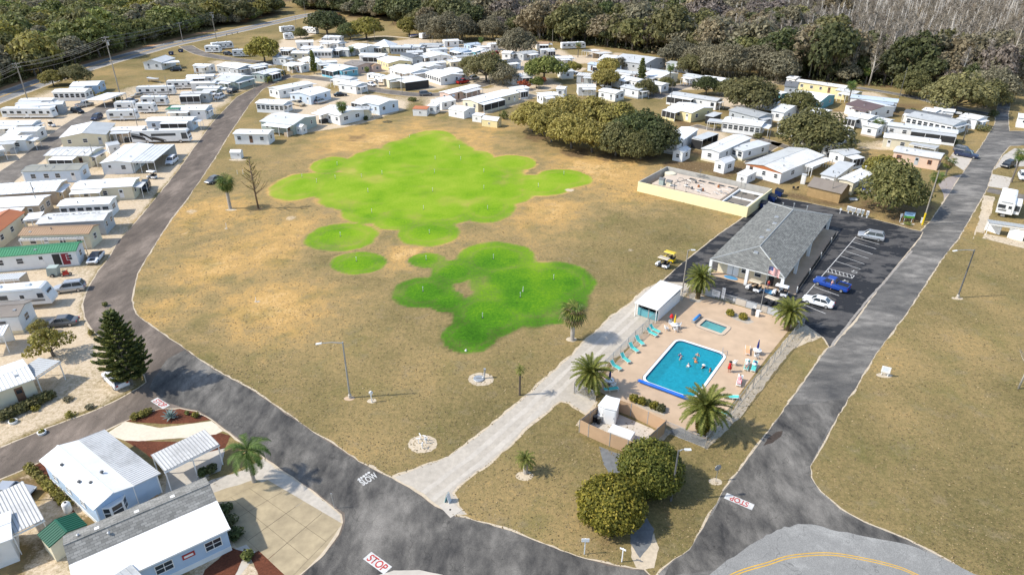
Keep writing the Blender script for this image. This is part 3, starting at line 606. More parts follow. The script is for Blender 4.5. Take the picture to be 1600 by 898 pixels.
def house(A, B, C, label, roof='w', wall='w', rid='x', h=2.95, rise=None, win=1, name='mobile_home', cat='mobile home', group=None, over=.28, rib=None, roof2=None, dr=None, vents=2, trim=None, skirt=True, pitch=.16, awn=None, glass=None, porch=True):
    _hn[0] += 1; r = random.Random(_hn[0]*13+5)
    o3, rz, Lx, D = rect(A, B, C, h)
    Lx -= 2*over if Lx > 3 else 0; D = max(1.2, D-2*over)
    o3 = o3+Matrix.Rotation(rz, 3, 'Z') @ Vector((over, over, 0))
    o = empty(name, o3, rz, label, cat, group)
    if rise is None: rise = pitch*(D if rid != 'y' else Lx)/2 if rid != 'f' else .12
    if rid == 'h': rise *= 1.6
    wm = WALL[wall]; w = MB()
    e = .03
    if rid == 'x':
        for P in ([(0, 0), (D, 0)],):
            prof = [(0, .0), (D, .0), (D, h+e), (D/2, h+rise+e*.5), (0, h+e)]
            n = [(0, y, z) for y, z in prof]; f = [(Lx, y, z) for y, z in prof]; w.hexa(n[::-1], f[::-1])
    elif rid == 'y':
        prof = [(0, .0), (Lx, .0), (Lx, h+e), (Lx/2, h+rise+e*.5), (0, h+e)]
        w.hexa([(x, D, z) for x, z in prof][::-1], [(x, 0, z) for x, z in prof][::-1])
    else: w.box(0, Lx, 0, D, 0, h+.05)
    w.put('wall', wm, o)
    rb = rib if rib else RIB.get(roof, (None,))[0]
    roof_geo(Lx, D, h, rid, rise, over, rb).put('roof', [ROOF[roof], ROOF[roof2 or roof], SEAM.get(roof, ROOF['g'])], o)
    near = (o3-CAM).length < 330
    if skirt and h > 2.3 and near: MB().box(-.025, Lx+.025, -.025, D+.025, 0, .5).put('skirting', WALL['w'] if wall == 'w' and r.random() < .6 else WALL[r.choice(['c', 'g', 'w', 't'])] if wall in 'w' else wm, o)
    if vents and h > 2.3:
        for k in range(vents):
            x = Lx*r.uniform(.12, .88); y = D*r.uniform(.15, .42)
            z = h+(rise*y/(D/2) if rid == 'x' else rise*min(x, Lx-x)/(Lx/2) if rid == 'y' else .1)
            if k % 2: MB().lathe([(.09, -.1), (.09, .38), (.15, .4), (.13, .5), (.02, .52)], (x, y, z), 8).put('roof_vent', DSTEEL, o)
            else: MB().hexa([(x-.22, y-.22, z-.1), (x+.22, y-.22, z-.1), (x+.22, y+.22, z-.1), (x-.22, y+.22, z-.1)], [(x-.18, y-.18, z+.24), (x+.18, y-.18, z+.24), (x+.18, y+.18, z+.24), (x-.18, y+.18, z+.24)]).put('roof_vent', STEEL, o)
    if porch and group in PORCHY and win < 2 and rid != 'y' and Lx > 5 and r.random() < .7:        # lean-to porch along the front
        d2 = r.uniform(1.9, 2.6) if group == GW else r.uniform(2.4, 3.4); xa = Lx*r.choice([0, 0, .2, .35]); xb = min(Lx, xa+Lx*r.uniform(.45, .8)); zt = h-.06; rk = r.choice(['w', 'w', 'lg', roof, 'd'])
        MB().hexa([(xa, -d2, zt-.3), (xb, -d2, zt-.3), (xb, -.02-over, zt-.12), (xa, -.02-over, zt-.12)], [(xa, -d2, zt-.22), (xb, -d2, zt-.22), (xb, -.02-over, zt-.04), (xa, -.02-over, zt-.04)]).put('porch_roof', ROOF[rk], o)
        for k in range(4): x = xa+.08+(xb-xa-.16)*k/3; MB().box(x-.05, x+.05, -d2+.04, -d2+.14, 0, zt-.31).put('porch_post', TRIM, o)
        if r.random() < .5: MB().box(xa+.14, xb-.14, -d2+.07, -d2+.11, .75, zt-.32).put('porch_screen', WALL['dk'], o); MB().box(xa+.13, xb-.13, -d2+.06, -d2+.12, .05, .75).put('porch_knee_wall', wm, o)
        elif r.random() < .6: MB().box(xb-1.5, xb-.2, -d2+.3, -.05, 0, 1.1).put('porch_box', WALL[r.choice(['g', 't', 'dk'])], o)
    if porch and group in PORCHY and rid == 'x' and r.random() < .45 and D > 3:                     # small awning on the end wall
        d2 = r.uniform(1.2, 2.4); y1 = D*r.uniform(.6, .95)
        MB().hexa([(Lx+.02, .1, h-.3), (Lx+d2, .1, h-.5), (Lx+d2, y1, h-.5), (Lx+.02, y1, h-.3)], [(Lx+.02, .1, h-.23), (Lx+d2, .1, h-.43), (Lx+d2, y1, h-.43), (Lx+.02, y1, h-.23)]).put('end_awning', ROOF[r.choice(['w', 'lg', 'd'])], o)
        for y in (.2, y1-.1): MB().box(Lx+d2-.12, Lx+d2-.04, y-.04, y+.04, 0, h-.51).put('awning_post', TRIM, o)
    if win:
        rm = Matrix.Rotation(rz, 3, 'Z')
        sides = [((0, 0, 0), 0, Lx, 'f'), ((Lx, 0, 0), math.pi/2, D, 'r'), ((0, D, 0), -math.pi/2, D, 'l'), ((Lx, D, 0), math.pi, Lx, 'b')]
        for org, a, ln, key in sides:
            nrm = rm @ Vector((math.sin(a), -math.cos(a), 0)); wc = o3+rm @ (Vector(org)+Vector((math.cos(a), math.sin(a), 0))*ln/2)
            if (CAM-wc).dot(nrm) <= 0 or ln < 1.6: continue
            u = Vector((math.cos(a), math.sin(a), 0)); zc = h*.5+.28 if h > 2.3 else h*.55
            if h <= 2.3: n, ww, hh = 1, .55, .5
            elif key in 'fb': n, ww, hh = max(1, int(ln/(3.0 if win < 2 else 1.55))), (1.0 if win < 2 else 1.15), (.95 if win < 2 else 1.25)
            else: n, ww, hh = (2 if ln > 5 else 1), r.choice([.9, 1.1, 1.5 if ln > 3.5 else .9]), 1.0
            di = r.randrange(n) if (n > 1 and key in 'fb' and win < 2) else -1
            for i in range(n):
                t = (i+.5)/n+r.uniform(-.04, .04)*(win < 2); p = Vector(org)+u*ln*t
                if i == di: door(o, (p.x, p.y, .5), (0, 0, a), r.choice([WHITE, WHITE, M('brown_door', (.18, .1, .06)), WALL['g']])); continue
                window(o, (p.x, p.y, zc), (0, 0, a), ww*r.choice([.8, 1, 1]) if win < 2 else ww, hh, trim or WHITE, glass)
                if awn and key == 'f':
                    q = p+Vector((math.sin(a), -math.cos(a), 0))*.05
                    MB().hexa([(-.7, -.6, -.25), (.7, -.6, -.25), (.7, 0, .28), (-.7, 0, .28)], [(-.7, -.6, -.21), (.7, -.6, -.21), (.7, 0, .32), (-.7, 0, .32)]).put('window_awning', awn, o, (q.x, q.y, zc+hh/2), (0, 0, a))
    return o
def carport(A, B, C, label, roof='w', h=2.6, rib=.5, walls=None, group=None, rise=.18, posts=3, name='carport', cat='carport', junk=True, fd=-1):
    o3, rz, Lx, D = rect(A, B, C, h); _hn[0] += 1; r = random.Random(_hn[0]*7+1)
    o = empty(name, o3, rz, label, cat, group)
    roof_geo(Lx, D, h, 'f', rise, 0, rib, .045, .07, fd).put('roof', [ROOF[roof], ROOF[roof], SEAM.get(roof, ROOF['g'])], o)
    MB().box(-.03, Lx+.03, -.05, 0, h-.1, h+.09).put('fascia', TRIM, o)
    for i in range(posts):
        for y in (.12, D-.12):
            x = .12+(Lx-.24)*i/(posts-1); MB().box(x-.05, x+.05, y-.05, y+.05, 0, h+(rise*(y/D) if fd > 0 else rise*(1-y/D))-.01).put('post', TRIM, o)
    if walls:
        for k in walls:
            wm = WALL[walls[k]]
            if k == 'b': MB().box(0.02, Lx-.02, D-.1, D-.02, 0, h).put('wall', wm, o)
            if k == 'l': MB().box(.02, .1, .02, D-.12, 0, h).put('wall', wm, o)
            if k == 'r': MB().box(Lx-.1, Lx-.02, .02, D-.12, 0, h).put('wall', wm, o)
            if k == 'f': MB().box(.11, Lx-.11, .02, .1, 0, h-.11).put('wall', wm, o)
    return o
def shed(A, B, C, label, roof='w', wall='w', rid='y', h=2.1, rise=.55, rib=None, win=1, group=None, roof2=None):
    return house(A, B, C, label, roof, wall, rid, h, rise, win, 'garden_shed', 'shed', group, .12, rib, roof2, vents=0, skirt=False)
# ---- vehicles ------------------------------------------------------------
def paint(name, c, rough=.3, metal=.0): return M('car_paint_'+name, c, rough, .04, .5, metal, spec=.5)
CP = {'white': paint('white', (.75, .75, .75)), 'black': paint('black', (.015, .016, .018)), 'silver': paint('silver', (.48, .49, .5), .35, .5), 'grey': paint('grey', (.16, .165, .17), .35, .3),
      'blue': paint('blue', (.012, .055, .3)), 'red': paint('red', (.4, .02, .015)), 'tan': paint('tan', (.5, .42, .3)), 'navy': paint('navy', (.02, .03, .07)), 'yellow': paint('yellow', (.7, .5, .02))}
RED = M('tail_light', (.4, .01, .01), .3); LAMP = M('head_light', (.7, .7, .68), .15)
TYRE = M('tyre_rubber', (.02, .02, .02), .8); RIM = M('wheel_rim', (.5, .5, .5), .35, metal=.6)
def wheel(parent, x, y, r=.34, w=.22):
    o = put('wheel', cached(('wheel', r, w), lambda: MB().tube([(0, -w/2, 0), (0, -w/2+.03, 0), (0, w/2-.03, 0), (0, w/2, 0)], [r*.88, r, r, r*.88], 12).mesh('wheel', TYRE, True)), parent, (x, y, r))
    put('rim', cached(('rim', r, w), lambda: MB().tube([(0, -w/2-.012, 0), (0, w/2+.012, 0)], r*.6, 10).mesh('rim', RIM)), o); return o
KINDS = {  # length, width, belt z, roof z, hood front of glass (x from nose), roof start, roof end, glass end
 'sedan': (4.75, 1.8, .92, 1.42, 1.25, 2.0, 3.45, 4.15), 'suv': (4.75, 1.9, 1.06, 1.72, 1.15, 1.85, 4.25, 4.65), 'van': (5.1, 1.95, 1.05, 1.78, .85, 1.7, 4.65, 5.0),
 'pickup': (5.7, 1.95, 1.12, 1.82, 1.45, 2.15, 3.35, 3.7), 'sport': (4.7, 1.9, .9, 1.32, 1.45, 2.3, 3.35, 4.35), 'jeep': (4.2, 1.85, 1.15, 1.85, 1.3, 1.65, 3.95, 4.1)}
def car_parts(kind):
    Ln, Wd, zb, zr, g0, r0, r1, g1 = KINDS[kind]; hw = Wd/2
    def body():
        b = MB(); st = [(0, .78, .42, .62), (.1, .9, .3, zb*.78), (.5, .97, .24, zb*.86), (g0, 1, .22, zb*.97), (g0+.5, 1, .22, zb), (Ln*.62, 1, .22, zb), (g1, .99, .24, zb*.99), (Ln-.25, .95, .27, zb*.95), (Ln-.06, .9, .34, zb*.88), (Ln, .82, .42, zb*.7)]
        ring = []
        for x, w, z0, z1 in st:
            w *= hw; mid = z0+(z1-z0)*.62
            ring.append([(x, -w*.86, z0), (x, -w, z0+.12), (x, -w, mid), (x, -w*.9, z1), (x, w*.9, z1), (x, w, mid), (x, w, z0+.12), (x, w*.86, z0)])
        n0 = len(b.v)
        for rg in ring: b.v += rg
        for i in range(len(ring)-1):
            for j in range(8):
                q = (j+1) % 8; b.f.append((n0+i*8+j, n0+(i+1)*8+j, n0+(i+1)*8+q, n0+i*8+q)); b.m.append(0)
        b.f.append(tuple(n0+j for j in range(8))); b.f.append(tuple(n0+(len(ring)-1)*8+j for j in range(7, -1, -1))); b.m += [0, 0]
        return b
    def glass():
        a, c = hw*.88, hw*.72
        return MB().hexa([(g0, -a, zb-.08), (g1, -a, zb-.08), (g1, a, zb-.08), (g0, a, zb-.08)], [(r0, -c, zr-.02), (r1, -c, zr-.02), (r1, c, zr-.02), (r0, c, zr-.02)])
    def roof():
        c = hw*.74; b = MB().hexa([(r0-.04, -c, zr-.05), (r1+.04, -c, zr-.05), (r1+.04, c, zr-.05), (r0-.04, c, zr-.05)], [(r0+.1, -c*.9, zr+.03), (r1-.1, -c*.9, zr+.03), (r1-.1, c*.9, zr+.03), (r0+.1, c*.9, zr+.03)])
        a = hw*.895
        for s in (-1, 1):
            for (xa, xb) in ((g0, r0), (g1, r1), ((g0*.45+g1*.55), (r0*.5+r1*.5))):
                b.tube([(xa, s*a, zb-.06), (xb, s*hw*.735, zr-.03)], .045, 4)
        return b
    return Ln, Wd, body, glass, roof
def car(kind, rear, front, col, label, group=None, roofc=None, extra=None, z=.02, length=None):
    """rear / front: pixels on the ground under the two bumpers; only their direction and midpoint count"""
    p, q = G(*rear), G(*front); c = (p+q)/2; a = math.atan2((p-q).y, (p-q).x)
    Ln, Wd, body, glass, roof = car_parts(kind); pm = CP[col]
    o = empty('parked_car' if kind != 'pickup' else 'parked_pickup', (c.x-math.cos(a)*Ln/2, c.y-math.sin(a)*Ln/2, z), a, label, {'pickup': 'pickup truck', 'van': 'van'}.get(kind, 'car'), group)
    put('body', cached(('body', kind, col), lambda: body().mesh('body', pm, False)), o)
    put('windows', cached(('glass', kind), lambda: glass().mesh('windows', GLASS)), o)
    put('roof', cached(('roof', kind, roofc or col), lambda: roof().mesh('roof', CP[roofc or col])), o)
    zb = KINDS[kind][2]; hw = Wd/2
    for s in (-1, 1):
        put('headlight', cached('hl', lambda: MB().box(0, .2, -.17, .17, -.07, .07).mesh('headlight', LAMP)), o, (.02, s*hw*.62, zb*.68))
        put('tail_light', cached('tl', lambda: MB().box(-.12, .03, -.14, .14, -.1, .1).mesh('tail_light', RED)), o, (Ln-.02, s*hw*.68, zb*.78))
        put('mirror', cached(('mir', col), lambda: MB().box(-.08, .08, -.1, .1, -.07, .07).mesh('mirror', pm)), o, (KINDS[kind][4]+.5, s*hw*1.03, zb+.05))
        for x in (.92, Ln-.95): wheel(o, x, s*(hw-.11))
    MB().box(-.03, .06, -hw*.5, hw*.5, .42, .6).put('grille', BLACK, o)
    if kind == 'pickup':
        x0 = KINDS[kind][7]+.12
        MB().box(x0, Ln-.1, -hw*.76, hw*.76, zb-.02, zb+.012).put('truck_bed', BLACK, o)
        for s in (-1, 1): MB().box(x0, Ln-.05, s*hw*.9-.07, s*hw*.9+.07, zb-.1, zb+.1).put('bed_side', pm, o)
        MB().box(Ln-.12, Ln-.03, -hw*.83, hw*.83, zb-.1, zb+.1).put('tailgate', pm, o)
    if kind == 'suv':
        for s in (-1, 1): MB().tube([(2.1, s*.58, 1.78), (4.1, s*.58, 1.78)], .025, 4).put('roof_rail', DSTEEL, o)
    if kind == 'sport' and extra == 'stripe':
        MB().box(.35, 1.35, -.42, .42, .845, .9).put('bonnet_panel', BLACK, o)
    return o
def golf_cart(rear, front, body, top, label, group='golf carts', ln=2.5):
    p, q = G(*rear), G(*front); c = (p+q)/2; a = math.atan2((p-q).y, (p-q).x); o = empty('golf_cart', (c.x, c.y, .02), a, label, 'golf cart', group)
    bm = CP[body]
    MB().hexa([(-1.2, -.5, .28), (-.55, -.58, .25), (-.55, .58, .25), (-1.2, .5, .28)], [(-1.15, -.42, .62), (-.62, -.54, .82), (-.62, .54, .82), (-1.15, .42, .62)]).put('front_cowl', bm, o)
    MB().box(-.55, .25, -.56, .56, .24, .34).put('floor', BLACK, o)
    MB().hexa([(.2, -.58, .25), (1.2, -.55, .3), (1.2, .55, .3), (.2, .58, .25)], [(.2, -.56, .68), (1.15, -.5, .72), (1.15, .5, .72), (.2, .56, .68)]).put('rear_body', bm, o)
    MB().box(.0, .5, -.5, .5, .7, .84).box(.42, .54, -.5, .5, .84, 1.25).put('seat', BLACK, o)
    MB().box(.6, 1.1, -.45, .45, .73, .84).box(1.08, 1.17, -.45, .45, .84, 1.2).put('seat', BLACK, o)
    for x in (-.62, 1.02):
        for s in (-1, 1): MB().tube([(x, s*.52, .7), (x*.92, s*.5, 1.82)], .022, 5).put('roof_post', BLACK, o)
    MB().hexa([(-.85, -.56, 1.82), (1.2, -.56, 1.82), (1.2, .56, 1.82), (-.85, .56, 1.82)], [(-.75, -.48, 1.9), (1.1, -.48, 1.9), (1.1, .48, 1.9), (-.75, .48, 1.9)]).put('canopy', CP[top], o)
    MB().tube([(-.6, .25, .8), (-.3, .25, 1.02)], .025, 5).lathe([(.17, 0), (.19, .02), (.17, .04)], (-.28, .25, 1.02), 10).put('steering_wheel', BLACK, o)
    for x in (-.8, .8):
        for s in (-1, 1): wheel(o, x, s*.5, .22, .18)
    return o
def rv(A, B, label, d=2.5, h=3.1, base_z=.55, stripe='grey', nose=None, group='travel trailers', col='w', slide=False, name='travel_trailer', cat='travel trailer', slope=.35):
    """A, B: ground pixels of the near long side, left and right"""
    a, b = G(*A), G(*B); u = b-a; Ln = u.length; rz = math.atan2(u.y, u.x); _hn[0] += 1; r = random.Random(_hn[0])
    o = empty(name, a, rz, label, cat, group); z0, z1 = base_z, h
    prof = [(0, z0), (Ln-.05, z0), (Ln, z0+.5), (Ln-slope, z1-.12), (Ln-slope-.25, z1), (.2, z1), (0, z1-.25)]
    if nose == 'left': prof = [(Ln-x, z) for x, z in prof][::-1]
    w = MB().hexa([(x, 0, z) for x, z in prof], [(x, d, z) for x, z in prof])
    w.f = [tuple(reversed(f)) for f in w.f]; w.put('body', WALL[col], o)
    MB().box(.25, Ln-slope-.3, .08, d-.08, z1-.01, z1+.03).put('roof_membrane', ROOF['w'], o)
    MB().box(Ln*.1, Ln*.92, -.012, 0, z0+.55, z0+.85).box(Ln*.3, Ln*.9, -.014, 0, z0+.95, z0+1.02).put('side_stripe', CP[stripe], o)
    n = max(2, int(Ln/2.2))
    for i in range(n):
        x = Ln*(i+.5)/n
        if i == n//2: door(o, (x, 0, z0+.05), (0, 0, 0), WHITE, 1.9)
        else: window(o, (x, 0, z0+1.55), (0, 0, 0), r.choice([.7, 1.0, 1.2]), .6, DSTEEL, cross=False)
    window(o, (Ln-slope*.45-.04, d/2, z0+1.6), (0, 0, math.pi/2), 1.2, .6, DSTEEL, cross=False)
    for x in (Ln*.3, Ln*.7): MB().hexa([(x-.4, d/2-.35, z1+.02), (x+.4, d/2-.35, z1+.02), (x+.4, d/2+.35, z1+.02), (x-.4, d/2+.35, z1+.02)], [(x-.3, d/2-.28, z1+.3), (x+.3, d/2-.28, z1+.3), (x+.3, d/2+.28, z1+.3), (x-.3, d/2+.28, z1+.3)]).put('air_conditioner', WHITE, o)
    MB().tube([(Ln*.15, -.08, z1-.25), (Ln*.8, -.08, z1-.25)], .07, 6).put('rolled_awning', WALL['g'], o)
    for x in (Ln*.42, Ln*.55): wheel(o, x, .12, .36); wheel(o, x, d-.12, .36)
    return o
# ---- vegetation ------------------------------------------------------------
LEAF = {
 'oak': leafmat('oak_leaves', (.08, .09, .03), (.175, .172, .058), (.29, .265, .1)),
 'dark': leafmat('dark_evergreen_leaves', (.036, .056, .018), (.088, .114, .036), (.165, .185, .062)),
 'yel': leafmat('yellow_oak_leaves', (.15, .125, .027), (.38, .32, .078), (.62, .52, .18), rv_=.25, hue=.1),
 'lt': leafmat('light_green_leaves', (.08, .1, .02), (.19, .215, .05), (.31, .33, .095)),
 'moss': leafmat('mossy_grey_leaves', (.105, .097, .06), (.22, .2, .125), (.36, .325, .21)),
 'bush': leafmat('hedge_leaves', (.07, .075, .01), (.22, .2, .028), (.46, .36, .06), rv_=.15, hue=0),
 'dbush': leafmat('dark_hedge_leaves', (.05, .065, .01), (.14, .15, .026), (.28, .25, .05), rv_=.15, hue=0),
 'palm': leafmat('palm_leaves', (.07, .095, .014), (.19, .215, .04), (.36, .33, .09), rv_=.2, hue=.1),
 'pgr': leafmat('green_palm_leaves', (.04, .075, .014), (.1, .165, .032), (.19, .26, .07), rv_=.2, hue=.05),
 'dry': leafmat('dry_fronds', (.16, .11, .05), (.3, .21, .1), (.4, .3, .17)),
 'twig': leafmat('bare_twigs', (.17, .145, .115), (.29, .25, .2), (.42, .37, .31), .05),
 'red': leafmat('red_blossom', (.12, .04, .02), (.4, .08, .03), (.5, .16, .06)),
 'con': leafmat('pine_needles', (.04, .06, .014), (.115, .135, .03), (.32, .31, .07), .1, hue=0),
 'blue': leafmat('agave_leaves', (.14, .2, .17), (.24, .31, .28), (.34, .4, .36), .1, hue=0),
 'yg': leafmat('yellow_green_leaves', (.11, .1, .018), (.28, .25, .045), (.48, .42, .09)),
 'fz': leafmat('grey_winter_twigs', (.13, .105, .09), (.23, .19, .165), (.34, .29, .25)),
 'tan': leafmat('tan_winter_leaves', (.15, .115, .065), (.27, .22, .13), (.4, .33, .21)),
}
def leaves(blobs, n, size, seed, up=.35, droop=0.0, shell=.72, asp=1.0, gap=0.0):
    """leaf clumps spread through a set of ellipsoids (cx,cy,cz,rx,ry,rz)"""
    g = np.random.RandomState(seed); B = np.array(blobs); wt = (B[:, 3]*B[:, 4]+B[:, 3]*B[:, 5]); wt /= wt.sum()
    k = g.choice(len(B), n, p=wt); d = g.normal(size=(n, 3)); d[:, 2] = np.where(d[:, 2] < -.2, d[:, 2]*.5, d[:, 2]); d /= np.linalg.norm(d, axis=1)[:, None]
    rad = shell+(1.08-shell)*g.rand(n)**.7; rad *= 1+.12*np.sin(d[:, 0]*7+k)*np.cos(d[:, 1]*6+k*2)
    c = B[k, :3]+d*B[k, 3:]*rad[:, None]
    if gap:                                                     # openings between the leaf clumps
        f = 4.2/max(2.0, B[:, 3].mean()); w = np.sin(c[:, 0]*f+seed)*np.sin(c[:, 1]*f*1.1+seed*2)+np.sin(c[:, 2]*f*1.5+c[:, 0]*f*.6)*.7; m = w > -gap; c = c[m]; d = d[m]; n = len(c)
    nr = d*.8+g.normal(size=(n, 3))*.5; nr[:, 2] += up; nr /= np.linalg.norm(nr, axis=1)[:, None]
    t = np.cross(nr, g.normal(size=(n, 3))); t /= np.linalg.norm(t, axis=1)[:, None]; b = np.cross(nr, t)
    s = size*(.55+.8*g.rand(n))[:, None]
    P = np.stack([c-t*s*asp-b*s*.5, c+t*s*.25*asp-b*s*.62, c+t*s*asp+b*s*.35, c-t*s*.3*asp+b*s*.7], 1)
    return P
def oak_blobs(r, Rr, H, n, seed, flat=.55):
    q = random.Random(seed); out = []
    for i in range(n):
        a = 2.4*i+q.uniform(-.4, .4); f = math.sqrt((i+.5)/n)*.78; rr = Rr*q.uniform(.3, .46)
        z = H*(.87-.5*f*f)*q.uniform(.8, 1.05)
        out.append((Rr*f*math.cos(a), Rr*f*math.sin(a), z-rr*.5, rr, rr, rr*q.uniform(.6, .85)))
    return out
def limbs(blobs, H, r0, seed, fork=.3):
    q = random.Random(seed); b = MB(); top = Vector((q.uniform(-.3, .3), q.uniform(-.3, .3), H*fork))
    b.tube([(0, 0, -.1), (top.x*.4, top.y*.4, H*fork*.5), tuple(top)], [r0*1.25, r0*.95, r0*.85], 8)
    for c in blobs[::1]:
        e = Vector(c[:3]); m = top.lerp(e, .5)+Vector((q.uniform(-.4, .4), q.uniform(-.4, .4), -.1*H*q.random()))
        b.tube([tuple(top-Vector((0, 0, .1))), tuple(m), tuple(e)], [r0*.5, r0*.3, r0*.1], 5, cap=False)
    return b
def tree_meshes(kind, Rr, H, n, size, seed, leaf, nb=14, bark=BARK, fork=.3, hang=0):
    bl = oak_blobs(0, Rr, H, nb, seed); P = leaves(bl, n, size, seed, gap=.75)
    if hang:                                                    # strands of moss under the limbs
        Q = leaves([(x, y, z-rz*1.1, rx*.8, ry*.8, rz*.9) for x, y, z, rx, ry, rz in bl], hang, size*.8, seed+9)
        c = Q.mean(1, keepdims=True); g = np.random.RandomState(seed); w = size*.3
        dx = g.normal(size=(hang, 1, 3))*[w, w, 0]; ln = (g.rand(hang, 1, 1)*2+1)*size
        Q = np.concatenate([c-dx*.5, c+dx*.5, c+dx*.3-ln*[[[0, 0, 1]]], c-dx*.3-ln*[[[0, 0, 1]]]], 1); P = np.concatenate([P, Q])
    return limbs(bl, H, .055*H*(.6 if H > 9 else .8), seed, fork).mesh('trunk', bark, True), quads_mesh('crown', P, LEAF[leaf])
def bare_meshes(H, seed, n=26, bark=BARKP, leaf='twig', spread=.28, twigs=900, size=.35, wid=.05, tk=.02):
    q = random.Random(seed); b = MB(); b.tube([(0, 0, -.1), (q.uniform(-.2, .2), q.uniform(-.2, .2), H*.5), (q.uniform(-.4, .4), q.uniform(-.4, .4), H)], [H*tk, H*tk*.7, H*.004], 6)
    g = np.random.RandomState(seed); T = []
    for i in range(n):
        z = H*(.3+.68*i/n); a = q.uniform(0, 6.28); l = H*spread*(1.15-i/n)*q.uniform(.7, 1.2)
        p = [(0, 0, z), (math.cos(a)*l*.55, math.sin(a)*l*.55, z+l*.35), (math.cos(a)*l, math.sin(a)*l, z+l*.9)]
        b.tube(p, [H*.007, H*.005, H*.002], 4, cap=False)
        m = twigs//n; t = g.rand(m)[:, None]; c = np.array(p[0])*(1-t)**2+2*np.array(p[1])*t*(1-t)+np.array(p[2])*t*t
        d = g.normal(size=(m, 3))+[math.cos(a), math.sin(a), .9]; d /= np.linalg.norm(d, axis=1)[:, None]
        s = np.cross(d, g.normal(size=(m, 3))); s /= np.linalg.norm(s, axis=1)[:, None]; ln = size*(1+2*g.rand(m))[:, None]; w = wid
        T.append(np.stack([c-s*w, c+s*w, c+d*ln+s*w*.3, c+d*ln-s*w*.3], 1))
    return b.mesh('trunk', bark, True), quads_mesh('crown', np.concatenate(T), LEAF[leaf])
def tree(meshes, loc, rz, sc, label, group=None, name='oak_tree', cat='tree'):
    o = empty(name, loc, rz, label, cat, group); s = sc if hasattr(sc, '__len__') else (sc, sc, sc)
    put('trunk', meshes[0], o, sc=s); put('crown', meshes[1], o, sc=s); return o
def frond_mesh(Ln, arch, n, w, ll, mat, seed, vee=.5, lift=.45):
    """arched feather frond: rib and two rows of leaflets, along +X"""
    q = random.Random(seed); pts = []
    for i in range(9):
        t = i/8; a = lift-arch*t; pts.append(None)
    p = Vector((0, 0, 0)); P = [p.copy()]
    for i in range(8):
        a = lift-arch*((i+.5)/8)**1.2; p = p+Vector((math.cos(a), 0, math.sin(a)))*Ln/8; P.append(p.copy())
    b = MB(); b.tube([tuple(x) for x in P], [w*.55*(1-.08*i) for i in range(9)], 4, cap=False)
    for i in range(n):
        t = .1+.9*(i+.5)/n; f = t*8; j = min(int(f), 7); c = P[j].lerp(P[j+1], f-j); d = (P[j+1]-P[j]).normalized(); up = Vector((-d.z, 0, d.x))
        l = ll*math.sin(math.pi*(.12+.85*t))**.6*q.uniform(.85, 1.1)
        for s in (-1, 1):
            e = c+(Vector((0, s, 0))*.8+d*.62+up*vee*q.uniform(.5, 1.2)).normalized()*l-Vector((0, 0, l*.12))
            b.quad(tuple(c-d*w), tuple(c+d*w), tuple(e+d*w*.25), tuple(e-d*w*.25))
    return b.mesh('frond', mat)
def palm(base_px, top_px, label, fr, nf, tr=.25, name='palm_tree', boots=None, skirt=0, group=None, lo=-.5, hi=1.3, sc=1.0, trunk=None, flare=1.0, H=None, lean=0):
    p = G(*base_px); best = 3
    if H is None:
        z = np.arange(.3, 20, .05); v = np.array([[p.x, p.y, k-HC] for k in z]); ys = 449-FPX*(v@_u2)/(v@_fw); H = float(z[np.argmin(abs(ys-top_px[1]))])
    q = random.Random(int(p.x*7)); o = empty(name, p, q.uniform(0, 6), label, 'palm tree', group)
    b = MB(); k = max(3, int(H/.35))
    b.tube([(lean*(i/k)**2, 0, H*i/k-.05) for i in range(k+1)], [tr*(1.2 if i == 0 else 1)*(1+.08*(i % 2))*(1+(flare-1)*(i/k)) for i in range(k+1)], 9)
    b.put('trunk', trunk or BARK, o)
    if boots:
        Q = leaves([(lean, 0, H*boots[0], boots[1], boots[1], H*boots[2])], boots[3], .22, 5, 0); put('old_leaf_bases', quads_mesh('old_leaf_bases', Q, LEAF[boots[4]]), o)
    for i in range(nf):
        t = (i+.5)/nf; el = hi-(hi-lo)*t; put('frond', fr[i % len(fr)], o, (lean, 0, H-.05+.15*(1-t)), (0, -el+.45, 2.4*i+q.uniform(-.15, .15)), sc*(.85+.2*q.random()))
    for i in range(skirt):
        put('dry_frond', fr[-1], o, (lean, 0, H-.2), (0, 1.25+q.uniform(-.15, .2), 2.4*i+.5), sc*.7)
    return o
def fan_mesh(mat, seed, Ln=1.1, n=13):
    """fan leaf of a cabbage palm on a stalk, along +X"""
    q = random.Random(seed); b = MB(); b.tube([(0, 0, 0), (.5, 0, .12), (.85, 0, .12)], [.025, .02, .02], 4, cap=False)
    for i in range(n):
        a = -2.1+4.2*i/(n-1); l = Ln*(.75+.3*math.cos(a*.6))*q.uniform(.9, 1.05); c = Vector((.85, 0, .12)); d = Vector((math.cos(a), math.sin(a), .1-.1*abs(a)))
        s = Vector((-math.sin(a), math.cos(a), 0))*.07; e = c+d*l*.6; f = c+d*l-Vector((0, 0, l*.35))
        b.quad(tuple(c), tuple(e-s), tuple(f), tuple(e+s))
    return b.mesh('frond', mat)
